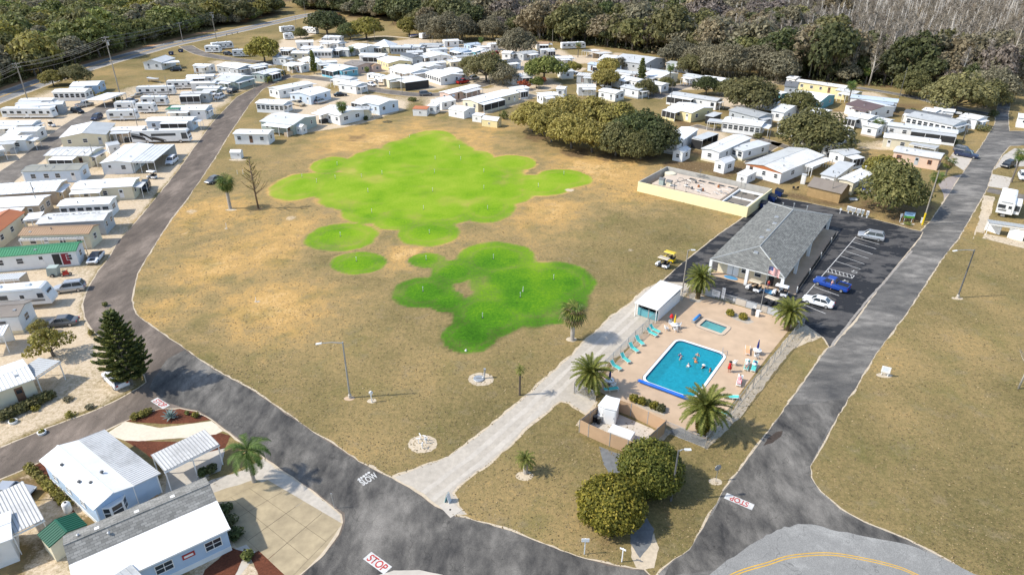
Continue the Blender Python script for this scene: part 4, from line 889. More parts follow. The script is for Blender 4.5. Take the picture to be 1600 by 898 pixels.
def bush(base_px, r, hgt, label, leaf='bush', n=600, size=.16, group=None, name='shrub', seed=3, nb=5, cat='shrub', sq=1.0):
    p = G(*base_px); q = random.Random(seed*31+int(p.x*3)); o = empty(name, p, 0, label, cat, group)
    bl = [(r*.45*math.cos(2.4*i)*(i > 0), r*.45*sq*math.sin(2.4*i)*(i > 0), hgt*.5, r*q.uniform(.5, .7), r*sq*q.uniform(.5, .7), hgt*.5) for i in range(nb)]
    put('foliage', quads_mesh('foliage', leaves(bl, n, size, seed+int(p.x*10) % 97), LEAF[leaf]), o)
    b = MB()
    for i in range(4): b.tube([(0, 0, -.05), (r*.3*math.cos(i*1.6), r*.3*math.sin(i*1.6), hgt*.6)], [.05, .02], 5)
    b.put('stem', BARK, o); return o
# ================================================================ MOBILE HOMES
H_ = house
# row between the left lane and the curved road, nearest first
H_((-60, 407), (119, 392.5), 4.3, 'mobile home with a green ribbed metal roof and red screen door', 'gn', 'w', group=GW, porch=False, pitch=.3, h=2.8, glass=GLASS)
H_((27, 369), (139, 366), 4.6, 'mobile home with a tan ribbed metal roof beside the green roofed one', 't', 'c', group=GW, porch=False, pitch=.3)
carport((29, 376), (131, 373), 2.0, 'white lean-to roof in front of the tan roofed home', 'w', 2.2, .5, posts=4)
H_((55, 351), (162, 345), 5.6, 'white roofed home with black stains in a row along its roof', 'd', 'g', group=GW, porch=False)
H_((88, 323), (171, 319), 4.6, 'short white home with small porch behind the stained roof', 'w', 'w', group=GW, win=2)
H_((110, 297), (207, 291.5), 6.2, 'wide white home with a long front facing the short white one', 'w', 'c', group=GW, h=3.0)
H_((155, 256), (205, 254.5), (232, 226), 'white home whose gable end faces left beside the parked white SUV', 'w', 'w', 'y', group=GW, h=2.8)
carport((206, 254.5), (241, 253.5), (266, 226), 'flat white carport joined to the gabled home by the curved road', 'lg', 2.7, 1.0, {'b': 'w'}, posts=4)
H_((32, 269), (124, 266), 5.4, 'home with an olive grey roof and white porch strip by the left lane', 'ol', 'pb', group=GW, rib=3.0)
carport((33, 270.5), (125, 267.5), 1.5, 'white porch roof on posts under the olive grey roof', 'w', 2.5, .9, posts=6, rise=.1)
H_((67, 244), (139, 244), 7.8, 'large white home with seams across its broad roof', 'd', 'c', group=GW, rib=1.3)
H_((92, 216), (166, 211), 13, 'double home half white and half grey roof by the left lane', 'w', 'c', 'y', group=GW, roof2='g', h=3.0)
shed((168, 229), (186, 226), 3.2, 'white garden shed behind the motor coach, nearer the lane', 'lg', 'w', 'x')
shed((186, 212), (203, 209), 3.0, 'tan garden shed touching the back of the motor coach', 't', 't', 'x')
H_((-30, 307), (88, 299), 8.0, 'broad white home with a grey ribbed strip on its roof', 'w', 't', group=GW, rib=1.1)
H_((-40, 327), (60, 321.5), 6.4, 'white home with a tan gable wall and one window beside a dark pole', 'w', 't', group=GW)
carport((36, 346), (62, 343), 4.4, 'low white carport roof between two homes on the left', 'w', 2.4, None)
H_((-20, 378), (40, 331.5), 5.4, 'cream home with a rust orange roof at the left edge', 'o', 'c', group=GW, porch=False, pitch=.3)
H_((-30, 499), (29, 494.5), 5.0, 'home with a brown shingle roof behind the yellowish tree', 'b', 'w', group=GW, porch=False, pitch=.3)
carport((-40, 534), (6, 526), 3.6, 'ribbed white carport over a fenced deck at the left edge', 'w', 2.6, .4, {'b': 'w'})
H_((-60, 634), (56, 592), (75, 548), 'cream home with white ribbed roof at the left edge above the hedge', 'w', 'c', group=GW, porch=False, rib=.45, h=2.9)
carport((57, 591), (95, 566), (76, 549.5), 'ribbed cream porch roof attached to the cream home', 'lg', 2.7, .4, posts=2)
carport((-20, 441), (30, 437.5), 2.8, 'striped white awning over a tan shed on the left', 'w', 2.3, .35, {'b': 't', 'r': 't'})
# far left lane, west side
carport((-30, 241), (8, 235), 5.5, 'white carport at the left edge with dark shade under it', 'w', 2.6, None, {'b': 'w', 'l': 'w'})
H_((9, 207), (57, 206), 5.4, 'white home with an open carport end on the far left lane', 'w', 'w', group=GF)
H_((-40, 197), (50, 195.5), 5.6, 'long white roof running off the left edge, two roofs up the lane', 'w', 'w', group=GF)
rv((5, 186), (84, 186), 'long white trailer home parked beside the far left lane', 2.8, 3.2, .5, 'tan')
H_((22, 168.5), (98, 163.5), 5.4, 'white home with a grey gable end behind the black SUV', 'w', 'g', group=GF)
H_((80, 145), (133, 144), 6.2, 'white home with five dark screened porch panels', 'w', 'w', group=GF, win=2, trim=WHITE, glass=WALL['dk'])
H_((108, 135.5), (152, 134), 9, 'white home with a pale blue end wall nearest the highway oak', 'w', 'b', group=GF)
carport((162, 158), (197, 146), 7, 'flat white carport slab roof on sandy ground by the left lane', 'w', 2.3, None)
# far part of the row
H_((226, 190), (300, 189), 5.0, 'white home with a grey strip roof just behind the motor coach', 'w', 'pb', group=GW, h=2.9, roof2='w')
H_((262, 173), (321, 172.5), 7.2, 'white roofed home with one green roof panel on its left', 'w', 'w', group=GW)
gp = rect((266, 168), (279, 171), (292, 157), 3.0)
carport((258, 172.5), (279, 172), 6.6, 'green metal porch roof at the end of a white roof', 'gn', 3.2, .6, posts=2)
for A, B, t, st in (((181, 176), (212, 175.5), 'white trailer with two dark windows beside the bushy shrub', 'grey'), ((169, 190), (215, 189), 'white trailer with a rounded roof behind the black hatchback', 'tan'), ((214, 178), (243, 178), 'small white trailer between two others in the left block', 'grey'), ((222, 167), (262, 166.5), 'white trailer with a tan stripe in the middle of the left block', 'tan'), ((215, 151), (274, 149.5), 'long white trailer with three dark windows at the grass edge', 'grey'), ((262, 141), (303, 140), 'tall white trailer beside the leaning pole at the grass edge', 'grey')):
    rv(A, B, t, 2.5, 3.2, .5, st)
H_((281, 147.5), (327, 146.5), 4.4, 'narrow home with a stained grey and white striped roof', 'd', 'g', group=GW)
H_((305, 139), (342, 138.5), 4.4, 'narrow white home with dark porch end beside the black SUV', 'w', 'k' if False else 'gg', group=GW)
H_((290, 121), (334, 119.5), 5, 'white home with low roof bordering the grass lawn', 'w', 'w', group=GW)
H_((333, 126), (366, 128.5), (397, 119), 'large grey roofed home with white deck at the top of the curved road', 'lg', 'gg', group=GW, roof2='w', h=2.9)
H_((337, 103), (371, 108), (392, 101), 'white home with a small grey gable end near the far bend', 'w', 'g', group=GW)
H_((222, 98), (252, 98.5), (274, 91), 'cream brick house with a grey roof standing alone on a sandy lot', 'lg', 'w', 'y', name='brick_house', cat='house', pitch=.3)
carport((254, 100), (281, 98), 6, 'white carport beside the lone brick house', 'w', 2.5, None)
for A, B, t in (((321, 83), (344, 83.5), 'white camper standing first in the far RV rows'), ((333, 79), (366, 76), 'long white camper nearest the highway'), ((364, 90), (392, 89), 'white camper beneath the large pale oak'), ((440, 52), (462, 50), 'white camper at the far end of the park, left one'), ((474, 52), (494, 54), 'pale grey camper at the far end beside the dark oak'), ((445, 63), (460, 62), 'small white camper behind the pale oak')):
    rv(A, B, t, 2.5, 3.3, .5, 'grey')
# middle cluster
H_((412, 117), (440, 109.5), 6, 'grey green home with white roof and shrubs at the curve', 'w', 'gg', group=GM)
H_((392, 106), (420, 101), 5, 'small white home under the pale oak, behind the curve', 'w', 'g', group=GM)
H_((435, 141.5), (490, 131), 6.5, 'long white home just behind the one with two gables', 'w', 'w', group=GM)
H_((451, 146), (485, 150.5), (515, 141), 'white home with a pale blue entrance end and two gables', 'w', 'pb', 'y', group=GM, h=3.0)
H_((398, 161.5), (443, 164), 6.2, 'white home with a brown windowed porch along the curved road', 'w', 'w', group=GM, win=2)
H_((405, 190), (458, 196), (499, 182), 'green grey home with a big carport in front of its gable', 'lg', 'gg', group=GM, roof2='w', h=2.9)
shed((459, 198), (470, 199.5), 2.5, 'white shed at the gable wall of the home with a carport', 'w', 'w', 'x')
H_((363, 209.5), (419, 210.5), 5.0, 'white trailer home beside the field below the big carport home', 'w', 'w', group=GM)
H_((527, 131), (556, 135), (568, 129), 'small white slatted cottage with a gable porch', 'w', 'w', group=GM)
H_((555, 157), (592, 165), (626, 158), 'tall white home with a pale blue porch at the field edge', 'w', 'pb', group=GM, h=3.2)
H_((495, 173), (530, 181.5), (566, 171), 'white home behind the fan palm at the field edge', 'w', 'w', group=GM)
H_((553, 172), (577, 172), 5, 'cream home with a grey roof right of the fan palm', 'g', 'c', group=GM)
H_((505, 105), (533, 110.5), (551, 104), 'white home with a bright aqua blue end wall', 'w', 'a', group=GM)
H_((536, 99), (558, 104), (577, 98), 'home with a brown shingle roof and screened brown porch', 'b', 'pk', group=GM)
H_((472, 91), (488, 100), (505, 96), 'plain white gabled home left of the slim conifer', 'w', 'w', group=GM)
H_((495, 100), (528, 97), 5.5, 'home with a stained grey roof right of the slim conifer', 'd', 'w', group=GM)
H_((484, 81), (518, 81), 8, 'white home with a row of dark porch windows far back', 'w', 'w', group=GM, win=2)
H_((454, 84), (481, 84), 8, 'cream home with small screened porch right of the pale oak', 'w', 'c', group=GM)
H_((462, 67), (490, 66), 7, 'white home with open porch in the far rows', 'w', 'w', group=GM)
H_((498, 66), (528, 68), 7, 'broad white home next to the green lawn far back', 'w', 'w', group=GM)
H_((543, 73), (562, 77), (585, 71), 'white home with stepped roof by the far lawn', 'w', 'w', group=GM)
H_((580, 72.5), (608, 74), 10, 'home with a white pyramid roof at the far lawn', 'w', 'c', 'h', group=GM, pitch=.35)
H_((609, 75), (642, 75), 8, 'grey home with a row of windows beside the pyramid roof', 'lg', 'g', group=GM, win=2)
H_((560, 87), (600, 88), 7, 'flat white roofed home in front of the pyramid roof', 'w', 'w', group=GM)
H_((588, 92.5), (606, 99.5), (632, 92), 'yellow home with a white roof in the middle cluster', 'w', 'y', group=GM)
shed((570, 101), (582, 104), (588, 100), 'tan wooden shed beside the brown shingle home', 't', 'pk', 'x', 2.4)
H_((624, 85), (644, 91.5), (656, 88), 'tall narrow grey home with a dark roof', 'k', 'g', group=GM, h=3.8)
H_((646, 101.5), (665, 107), (683, 101), 'low white home right of the tall grey one', 'w', 'w', group=GM)
H_((607, 106), (642, 114.5), (663, 107), 'large white gabled home behind the black carport', 'w', 'w', group=GM, h=3.0)
carport((611, 122.5), (633, 130), (663, 123), 'white flat carport with black walls facing the street', 'w', 2.9, None, {'r': 'dk', 'b': 'dk'}, posts=4, rise=.05)
H_((663, 113.5), (688, 121.5), (716, 115), 'white home with five dark porch windows beside the mossy oak', 'w', 'w', group=GM, win=2)
H_((693, 108), (708, 115), (724, 110), 'white home with dotted roof vents behind the mossy oak', 'w', 'w', group=GM, vents=6)
H_((597, 120), (607, 126), (625, 119), 'cream garage beside the sandy lot in the middle', 'w', 'c', group=GM, win=0)
rv((574, 127), (598, 131), 'white camper parked beside the cream garage', 2.4, 3, .5, 'tan')
H_((628, 73), (656, 74), 7, 'grey white home right of the row of windows, far back', 'lg', 'w', group=GM)
H_((636, 83), (662, 82), 6.5, 'light grey home behind the tall narrow one', 'lg', 'g', group=GM)
H_((660, 84), (671, 90), (698, 84), 'home with white porch roof and cars in front, far middle', 'w', 'w', group=GM)
H_((702, 77), (722, 82), (731, 77), 'pale blue home with white gable in the far middle', 'bl', 'b', group=GM)
H_((728, 79), (742, 82), (754, 76), 'dark green walled home with white roof', 'w', 'te', group=GM)
H_((655, 71), (690, 71), 6.5, 'flat grey roofed home at the edge of the dark woods', 'g', 'g', group=GM)
H_((735, 71), (752, 69), 6, 'blue grey roofed home at the wood edge', 'bl', 'b', group=GM)
H_((750, 75), (766, 74), 5, 'small white home at the wood edge behind the green one', 'w', 'w', group=GM)
H_((753, 82), (768, 81), 5, 'pinkish home beside the palm in the far middle', 'd', 'pk', group=GM)
H_((782, 64), (797, 63), 6, 'cream home half hidden behind a dark oak', 'lg', 'c', group=GM)
H_((783, 83), (798, 84), 6.5, 'white gabled home left of the dark oak', 'w', 'w', group=GM)
H_((787, 99), (815, 96), 7, 'home with a dark grey roof left of the green oak', 'k', 'pb', group=GM)
H_((838, 69), (858, 69), 7, 'home with tan and white roof at the wood edge', 't', 'w', group=GM)
H_((818, 85), (842, 82), 7, 'grey flat roofed home right of the dark oak', 'g', 'g', group=GM)
H_((702, 147.5), (752, 135), 5.0, 'long brown brick row with a white roof and window awnings', 'w', 'pk', group=GM, awn=WHITE)
H_((747, 161.5), (812, 145), 7.5, 'long cream home with a white roof left of the yellow oaks', 'w', 'c', group=GM, h=3.0)
shed((672, 156), (690, 161), (703, 154), 'white barn shaped shed at the left end of the brick row', 'w', 'w', 'y', 2.4, .9)
shed((644, 170.5), (667, 171.5), 3.4, 'white shed with an orange roof panel at the field edge', 'o', 'w', 'f', 2.2, .2, roof2='o')
shed((667, 166), (681, 167), 4.0, 'plain white shed behind the orange roofed one', 'w', 'w', 'f', 2.4, .2)
shed((700, 170.5), (725, 175), (738, 168.5), 'white shed with two small windows at the field edge', 'w', 'w', 'x', 2.3, .6)
shed((737, 180), (752, 182), 2.8, 'small plain white shed between two others at the field edge', 'w', 'w', 'f', 2.0, .15)
shed((752, 187), (777, 190), 3.4, 'yellow shed with a white curved roof at the field edge', 'w', 'y', 'x', 2.0, .8)
# right hand cluster
rv((878, 78), (915, 76.5), 'long white camper in front of the dark woods', 2.6, 3.2, .5, 'tan')
carport((909, 80), (925, 81), 5, 'dark grey carport beside the white camper in front of the woods', 'k', 2.4, None)
carport((925, 81), (938, 80), 5, 'small white carport beside a dark one in front of the woods', 'w', 2.4, None)
carport((937, 85.5), (957, 83.5), 5.5, 'tan grey carport with a low roof at the woods', 'd', 2.4, None, {'b': 't'})
H_((933, 94), (956, 96), (976, 88), 'white home with dark porch left of the big grey roof', 'w', 'w', group=GR)
H_((955, 94), (1008, 101), (1041, 92), 'very large home with grey front roof and white back roof', 'lg', 'g', group=GR, roof2='w', h=3.3)
H_((917, 100), (960, 106.5), 5.5, 'pale blue home with a blue grey roof and white windows', 'bl', 'pb', group=GR)
H_((900, 118), (936, 121), 6.5, 'home with a ribbed grey carport roof behind the green oak', 'd', 'g', group=GR, rib=.8)
H_((965, 121.5), (995, 128), 5.5, 'white home half hidden behind the yellow oaks', 'w', 'w', group=GR)
H_((1003, 117), (1032, 122), (1046, 113), 'white roofed home with a cream end wall and dark door', 'w', 'c', group=GR)
H_((1040, 99), (1076, 104), 7, 'grey roofed home against the woods right of the large one', 'g', 'g', group=GR)
H_((868, 139), (882, 140), 5, 'small white home peeping over the yellow oaks', 'w', 'w', group=GR)
H_((903, 137), (932, 137), 6, 'white home behind the middle of the yellow oaks', 'w', 'w', group=GR)
H_((1046, 147.5), (1120, 159), 5.6, 'long white home with grey roof and black framed windows', 'lg', 'w', group=GR, trim=BLACK)
H_((1042, 168.5), (1081, 177.5), (1103, 166), 'pale yellow home with white roof facing the field', 'w', 'y', group=GR)
H_((1101, 181), (1112, 183), (1123, 177), 'dark grey enclosed trailer beside the yellow home', 'lg', 'dk', 'f', group=GR, win=0, vents=0, skirt=False, h=2.4)
H_((1128, 190.5), (1190, 198.5), (1206, 191), 'white home with bay windows along its front', 'w', 'w', group=GR, win=2)
carport((1105, 190.5), (1129, 193), 4.5, 'grey hipped carport at the left end of the bay windowed home', 'lg', 2.5, None)
H_((1138, 172.5), (1185, 184.5), 7.5, 'grey roofed home in the shade under the broad oak', 'g', 'g', group=GR)
H_((1204, 173), (1226, 177), (1238, 163), 'light grey roofed home between the two broad oaks', 'lg', 'w', group=GR)
H_((1228, 153), (1280, 161), (1299, 148), 'teal walled home with wide white roof', 'w', 'te', group=GR)
carport((1204, 145), (1221, 148), 5, 'teal porch left of the wide white roof', 'w', 2.5, None, {'b': 'te'})
H_((1243, 127.5), (1321, 138.5), 5.6, 'long pale yellow home with a grey roof in front of the woods', 'd', 'y', group=GR)
H_((1225, 135), (1246, 137), 6, 'small home with a steep dark grey roof', 'k', 'g', group=GR, pitch=.5)
H_((1228, 122), (1243, 124), 6, 'white home at the wood edge left of the yellow one', 'w', 'w', group=GR)
H_((1320, 163), (1362, 173.5), (1388, 165), 'white home with a dark brown front roof and white back roof', 'rb', 'w', group=GR, roof2='w')
H_((1328, 153), (1403, 161), 6.5, 'long home with a bluish white roof behind the fan palm', 'bl', 'w', group=GR)
H_((1325, 181), (1357, 187.5), (1364, 180), 'white home end showing right of the dark broad oak', 'w', 'w', group=GR)
H_((1415, 181.5), (1490, 197), (1513, 190), 'long white home with ten windows and mottled grey roof', 'g', 'w', group=GR, win=2)
H_((1412, 176), (1485, 186), 5.5, 'home with a black roof edged white behind the ten windowed one', 'k', 'w', group=GR)
H_((1458, 172), (1492, 176), 5, 'white home hidden behind the trunk of the right oak', 'w', 'w', group=GR)
H_((1498, 182), (1528, 188), 7, 'small tan grey roofed home right of the oak trunk', 'd', 'w', group=GR)
H_((1386, 196.5), (1497, 210), 5.4, 'long home with a grey white roof and blank end wall', 'lg', 'w', group=GR)
H_((1380, 215), (1470, 226), 5.5, 'long bright white roof below the grey white one', 'w', 'c', group=GR)
carport((1420, 226), (1462, 233.5), 4.2, 'lavender white awning over a dark porch near the parked SUVs', 'lg', 2.5, None)
H_((1395, 237), (1470, 249.5), 6.5, 'peach home with red brown window frames behind the leafy oak', 'd', 'p', group=GR, trim=ROOF['o'], porch=False)
H_((1030, 221.5), (1059, 226), (1104, 204), 'white home right beside the dark end of the oak clump', 'w', 'w', 'y', group=GR)
carport((1081, 216.5), (1098, 220), (1119, 208.5), 'grey carport with black screens between two white homes', 'lg', 2.6, None, {'l': 'dk', 'b': 'dk', 'f': 'dk'})
H_((1095, 232.5), (1125, 239), (1169, 215), 'tall white gabled home directly behind the yellow wall', 'w', 'w', 'y', group=GR, h=3.0, pitch=.15)
H_((1141, 231), (1162, 237), (1192, 222), 'flat grey roofed sun room joined to the white home', 'lg', 'w', 'f', group=GR, h=2.6, win=2)
shed((1116, 252), (1133, 256.5), (1146, 249.5), 'white gabled shed nearest the yellow wall', 'w', 'w', 'y', 2.6, .7)
shed((1051, 236.5), (1066, 239.5), (1077, 232.5), 'white shed with grey roof at the end of the oak clump', 'lg', 'w', 'y', 2.4, .6)
H_((1164, 256), (1222, 271), (1270, 239), 'white home with an orange gable band and weathered grey roof', 'g', 'w', 'y', group=GR, roof2='d', h=2.8, rib=.9)
shed((1151, 271.5), (1167, 275.5), (1179, 268), 'low white porch room under the orange gable', 'w', 'w', 'f', 1.9, .15)
carport((1256, 259), (1270, 262.5), (1289, 246), 'open white porch on posts beside the weathered grey roof', 'w', 2.4, None, posts=4)
H_((1309, 280), (1335, 286.5), (1368, 262), 'cream roofed home behind the wooden shed and boat', 'w', 'c', 'y', group=GR)
H_((1281, 272.5), (1307, 278), (1333, 256), 'home with a grey and white flat roof left of the cream roof', 'lg', 'w', 'f', group=GR)
H_((1261, 291), (1315, 303.5), (1326, 291), 'long plywood shed with a brown shingle roof', 'b', 'wd', group=None, h=2.3, win=0, vents=0, name='wooden_shed', cat='shed', skirt=False, pitch=.45)
H_((1590, 184), (1640, 190), 7, 'white house end at the right edge up the road', 'w', 'w', group=GR)
carport((1545, 350), (1640, 364), 2.6, 'grey ribbed awning behind the big white camper at the right edge', 'g', 2.3, .45, posts=3)
# further homes that fill the rows
X_ = ((505, 58), (530, 59), 6, 'white home behind the broad one at the far lawn', 'w', 'w', GM), ((470, 75), (498, 76), 6, 'white home between the cream porch home and the dark windowed one', 'w', 'w', GM), ((522, 77), (544, 79), 6, 'low white home left of the stepped roof', 'w', 'g', GM), ((436, 77), (456, 78), 5, 'white home touching the right side of the pale oak', 'w', 'w', GM), ((424, 90), (446, 92), 5, 'grey white home in front of the pale oak', 'lg', 'w', GM), \
 ((446, 100), (470, 103), 5, 'white home left of the plain gabled one', 'w', 'w', GM), ((518, 121), (546, 125), 5, 'pale grey roof behind the slatted cottage', 'lg', 'w', GM), ((668, 101), (698, 98), 5, 'long white roof just behind the dotted vents', 'w', 'w', GM), ((704, 98), (730, 95), 6, 'white home behind the top of the mossy oak', 'w', 'c', GM), ((714, 90), (736, 88), 5, 'grey home behind the dark green walled one', 'g', 'w', GM), ((736, 90), (760, 87), 5, 'white home right of the dark green walled one', 'w', 'w', GM), \
 ((762, 98), (785, 95), 6, 'white home left of the dark grey roof by the green oak', 'w', 'w', GM), ((672, 79), (700, 77), 6, 'light grey home in front of the flat grey roof by the woods', 'lg', 'w', GM), ((694, 65), (718, 64), 6, 'white home at the foot of the mossy oak by the woods', 'w', 'w', GM), ((766, 70), (781, 69), 5, 'white home left of the cream one at the woods', 'w', 'w', GM), ((845, 79), (868, 78), 5, 'white home below the tan and white roof', 'w', 'w', GM), ((868, 92), (896, 91), 6, 'white home left of the pale blue one', 'w', 'w', GR), \
 ((800, 121), (834, 118), 6, 'white home half hidden behind the light green oak', 'w', 'w', GM), ((806, 141), (828, 138), 5, 'white end wall beside the red blossom trees', 'w', 'w', GM), ((938, 120), (968, 125), 6, 'white roof just above the top of the yellow clump', 'w', 'w', GR), ((1004, 109), (1042, 115), 5, 'pale roof between the very large home and the cream end wall', 'lg', 'w', GR), ((960, 112), (1000, 117), 5, 'grey white roof in front of the very large home', 'lg', 'w', GR), ((1095, 122), (1130, 127), 6, 'white home behind the dense round tree', 'w', 'w', GR), ((1160, 143), (1196, 149), 5.5, 'white home behind the broad oak in the shade', 'w', 'w', GR), ((1190, 157), (1210, 160), 5, 'grey home between the broad oak and the teal porch', 'g', 'w', GR), \
 ((1238, 212), (1262, 218), 6, 'cream home beneath the left half of the dark broad oak', 'lg', 'c', GR), ((1284, 226), (1302, 230), 5, 'small white home behind the black minivan', 'w', 'w', GR), ((1320, 244), (1346, 239), 5, 'white awning home right of the black minivan', 'lg', 'w', GR), ((1290, 204), (1320, 210), 6, 'white home behind the middle of the dark broad oak', 'w', 'w', GR), ((1366, 188), (1388, 192), 5, 'white home end left of the ten windowed one', 'w', 'g', GR), ((1304, 141), (1338, 147), 5, 'pale yellow carport home right of the long yellow one', 'd', 'y', GR), ((1255, 172), (1290, 178), 6, 'white home between the teal one and the dark broad oak', 'w', 'w', GR), ((1440, 172), (1462, 176), 5, 'white home peeping left of the right oak trunk', 'w', 'w', GR), \
 ((28, 158), (80, 157.5), 4, 'long white home one row behind the grey gable end', 'w', 'w', GF), ((300, 103), (326, 104), 5, 'white home in front of the far RV rows', 'w', 'w', GW), ((296, 131), (336, 130), 4, 'white home one row above the low roof by the grass', 'w', 'w', GW), ((340, 118), (372, 120), 5, 'white home behind the grey roofed one with the deck', 'w', 'w', GW), ((172, 205), (224, 203), 4.2, 'white home squeezed between tan shed and double home', 'w', 'w', GW), ((-20, 222), (40, 219), 5, 'white home at the left edge beside the left lane', 'w', 'w', GF)
X_ += (((848, 151), (874, 149), 6, 'white home right behind the left top of the yellow clump', 'w', 'w', GM), ((934, 142), (962, 147), 6, 'white home right behind the middle top of the yellow clump', 'w', 'w', GR), ((968, 136), (998, 142), 6, 'white home behind the tan top of the clump beside the small oak', 'lg', 'w', GR), ((1008, 129), (1034, 134), 5, 'white home in front of the cream end wall with the dark door', 'w', 'w', GR),
 ((878, 113), (898, 112), 6, 'light grey home right of the light green oak', 'lg', 'w', GM), ((872, 104), (892, 103), 5, 'white home two rows behind the light green oak', 'w', 'c', GM), ((1214, 193), (1240, 199), 5.5, 'grey home under the left edge of the dark broad oak', 'g', 'w', GR), ((1346, 196), (1372, 201), 5, 'white home behind the brownish shrub by the white fence', 'd', 'w', GR), ((1066, 118), (1090, 123), 6, 'grey home left of the dense dark round tree', 'lg', 'w', GR))
for a, b, d_, t, rf, wl, g_ in X_: H_(a, b, d_, t, rf, wl, group=g_, win=1)
for k, (A, B) in enumerate((((1539, 359), (1561, 367)), ((1573, 371), (1597, 377)))):
    a, b = G(*A), G(*B); rz = math.atan2((b-a).y, (b-a).x); Lw = (b-a).length
    o = empty('cabinet_wall', a, rz, ('left' if k == 0 else 'right')+' one of two white panels below the ribbed awning', 'wall panel')
    MB().box(0, Lw, 0, .12, 0, 2.0).put('panel', WHITE, o); MB().box(-.03, Lw+.03, -.03, .15, 2.0, 2.06).put('cap', TRIM, o)
def by_label(t): return next(o for o in bpy.data.objects if t in o.get('label', ''))
og = by_label('orange gable band'); _, _, ow, od = rect((1164, 256), (1222, 271), (1270, 239), 2.8); ow -= .56
MB().hexa([(-.05, -.05, 2.55), (ow+.05, -.05, 2.55), (ow+.05, -.05, 2.83), (ow/2, -.05, 2.83+.16*ow/2), (-.05, -.05, 2.83)], [(-.05, 0, 2.55), (ow+.05, 0, 2.55), (ow+.05, 0, 2.83), (ow/2, 0, 2.83+.16*ow/2), (-.05, 0, 2.83)]).put('gable_band', ROOF['o'], og)
gh = by_label('green ribbed metal roof'); _, _, gl_, _ = rect((-60, 407), (119, 392.5), 4.3, 2.8)
for k, (x, mm) in enumerate(((gl_-4.4, WALL['dk']), (gl_-3.0, M('red_screen', (.25, .03, .04), .6)))): MB().box(x, x+1.2, -.04, .02, .35, 2.45).put('screen_door', mm, gh); MB().box(x-.08, x, -.06, .02, .35, 2.5).put('door_frame', TRIM, gh)
st_ = by_label('black stains'); _, _, sl_, sd_ = rect((55, 351), (162, 345), 5.6, 2.95)
for k in range(16): x = sl_*(.15+.7*k/16)+rnd.uniform(-.2, .2); y = sd_*.62+rnd.uniform(-.3, .3); z = 2.95+.16*(sd_-.56)/2*(1-abs(y-.28-(sd_-.56)/2)/((sd_-.56)/2))+.11; MB().hexa([(x-.22, y-.14, z-.08), (x+.22, y-.1, z-.08), (x+.18, y+.14, z-.08), (x-.2, y+.1, z-.08)], [(x-.2, y-.12, z+.02), (x+.2, y-.08, z+.02), (x+.16, y+.12, z-.0), (x-.18, y+.08, z+.0)]).put('tar_patch', BLACK, st_)
# ---- near homes, bottom left
def bay(parent, loc, rz, z0, h, w=2.1):
    b = MB(); b.hexa([(-w/2, 0, z0), (-w*.28, -.55, z0), (w*.28, -.55, z0), (w/2, 0, z0)], [(-w/2, 0, z0+h), (-w*.28, -.55, z0+h), (w*.28, -.55, z0+h), (w/2, 0, z0+h)])
    o = b.put('bay_window', WHITE, parent, loc, (0, 0, rz))
    for xa, xb, ya, yb in ((-w*.28, w*.28, -.55, -.55), (-w/2, -w*.28, 0, -.55), (w*.28, w/2, -.55, 0)):
        p, q = Vector((xa, ya, 0)), Vector((xb, yb, 0)); m = (p+q)/2; a = math.atan2((q-p).y, (q-p).x); l = (q-p).length*.74; n = Vector((math.sin(a), -math.cos(a), 0))*.012
        MB().box(-l/2, l/2, -.02, .02, -h*.37, h*.37).put('pane', GLASS, o, (m.x+n.x, m.y+n.y, z0+h*.5), (0, 0, a))
        MB().box(-l/2, l/2, -.05, -.021, -.035, .035).put('mullion', WHITE, o, (m.x+n.x, m.y+n.y, z0+h*.5), (0, 0, a))
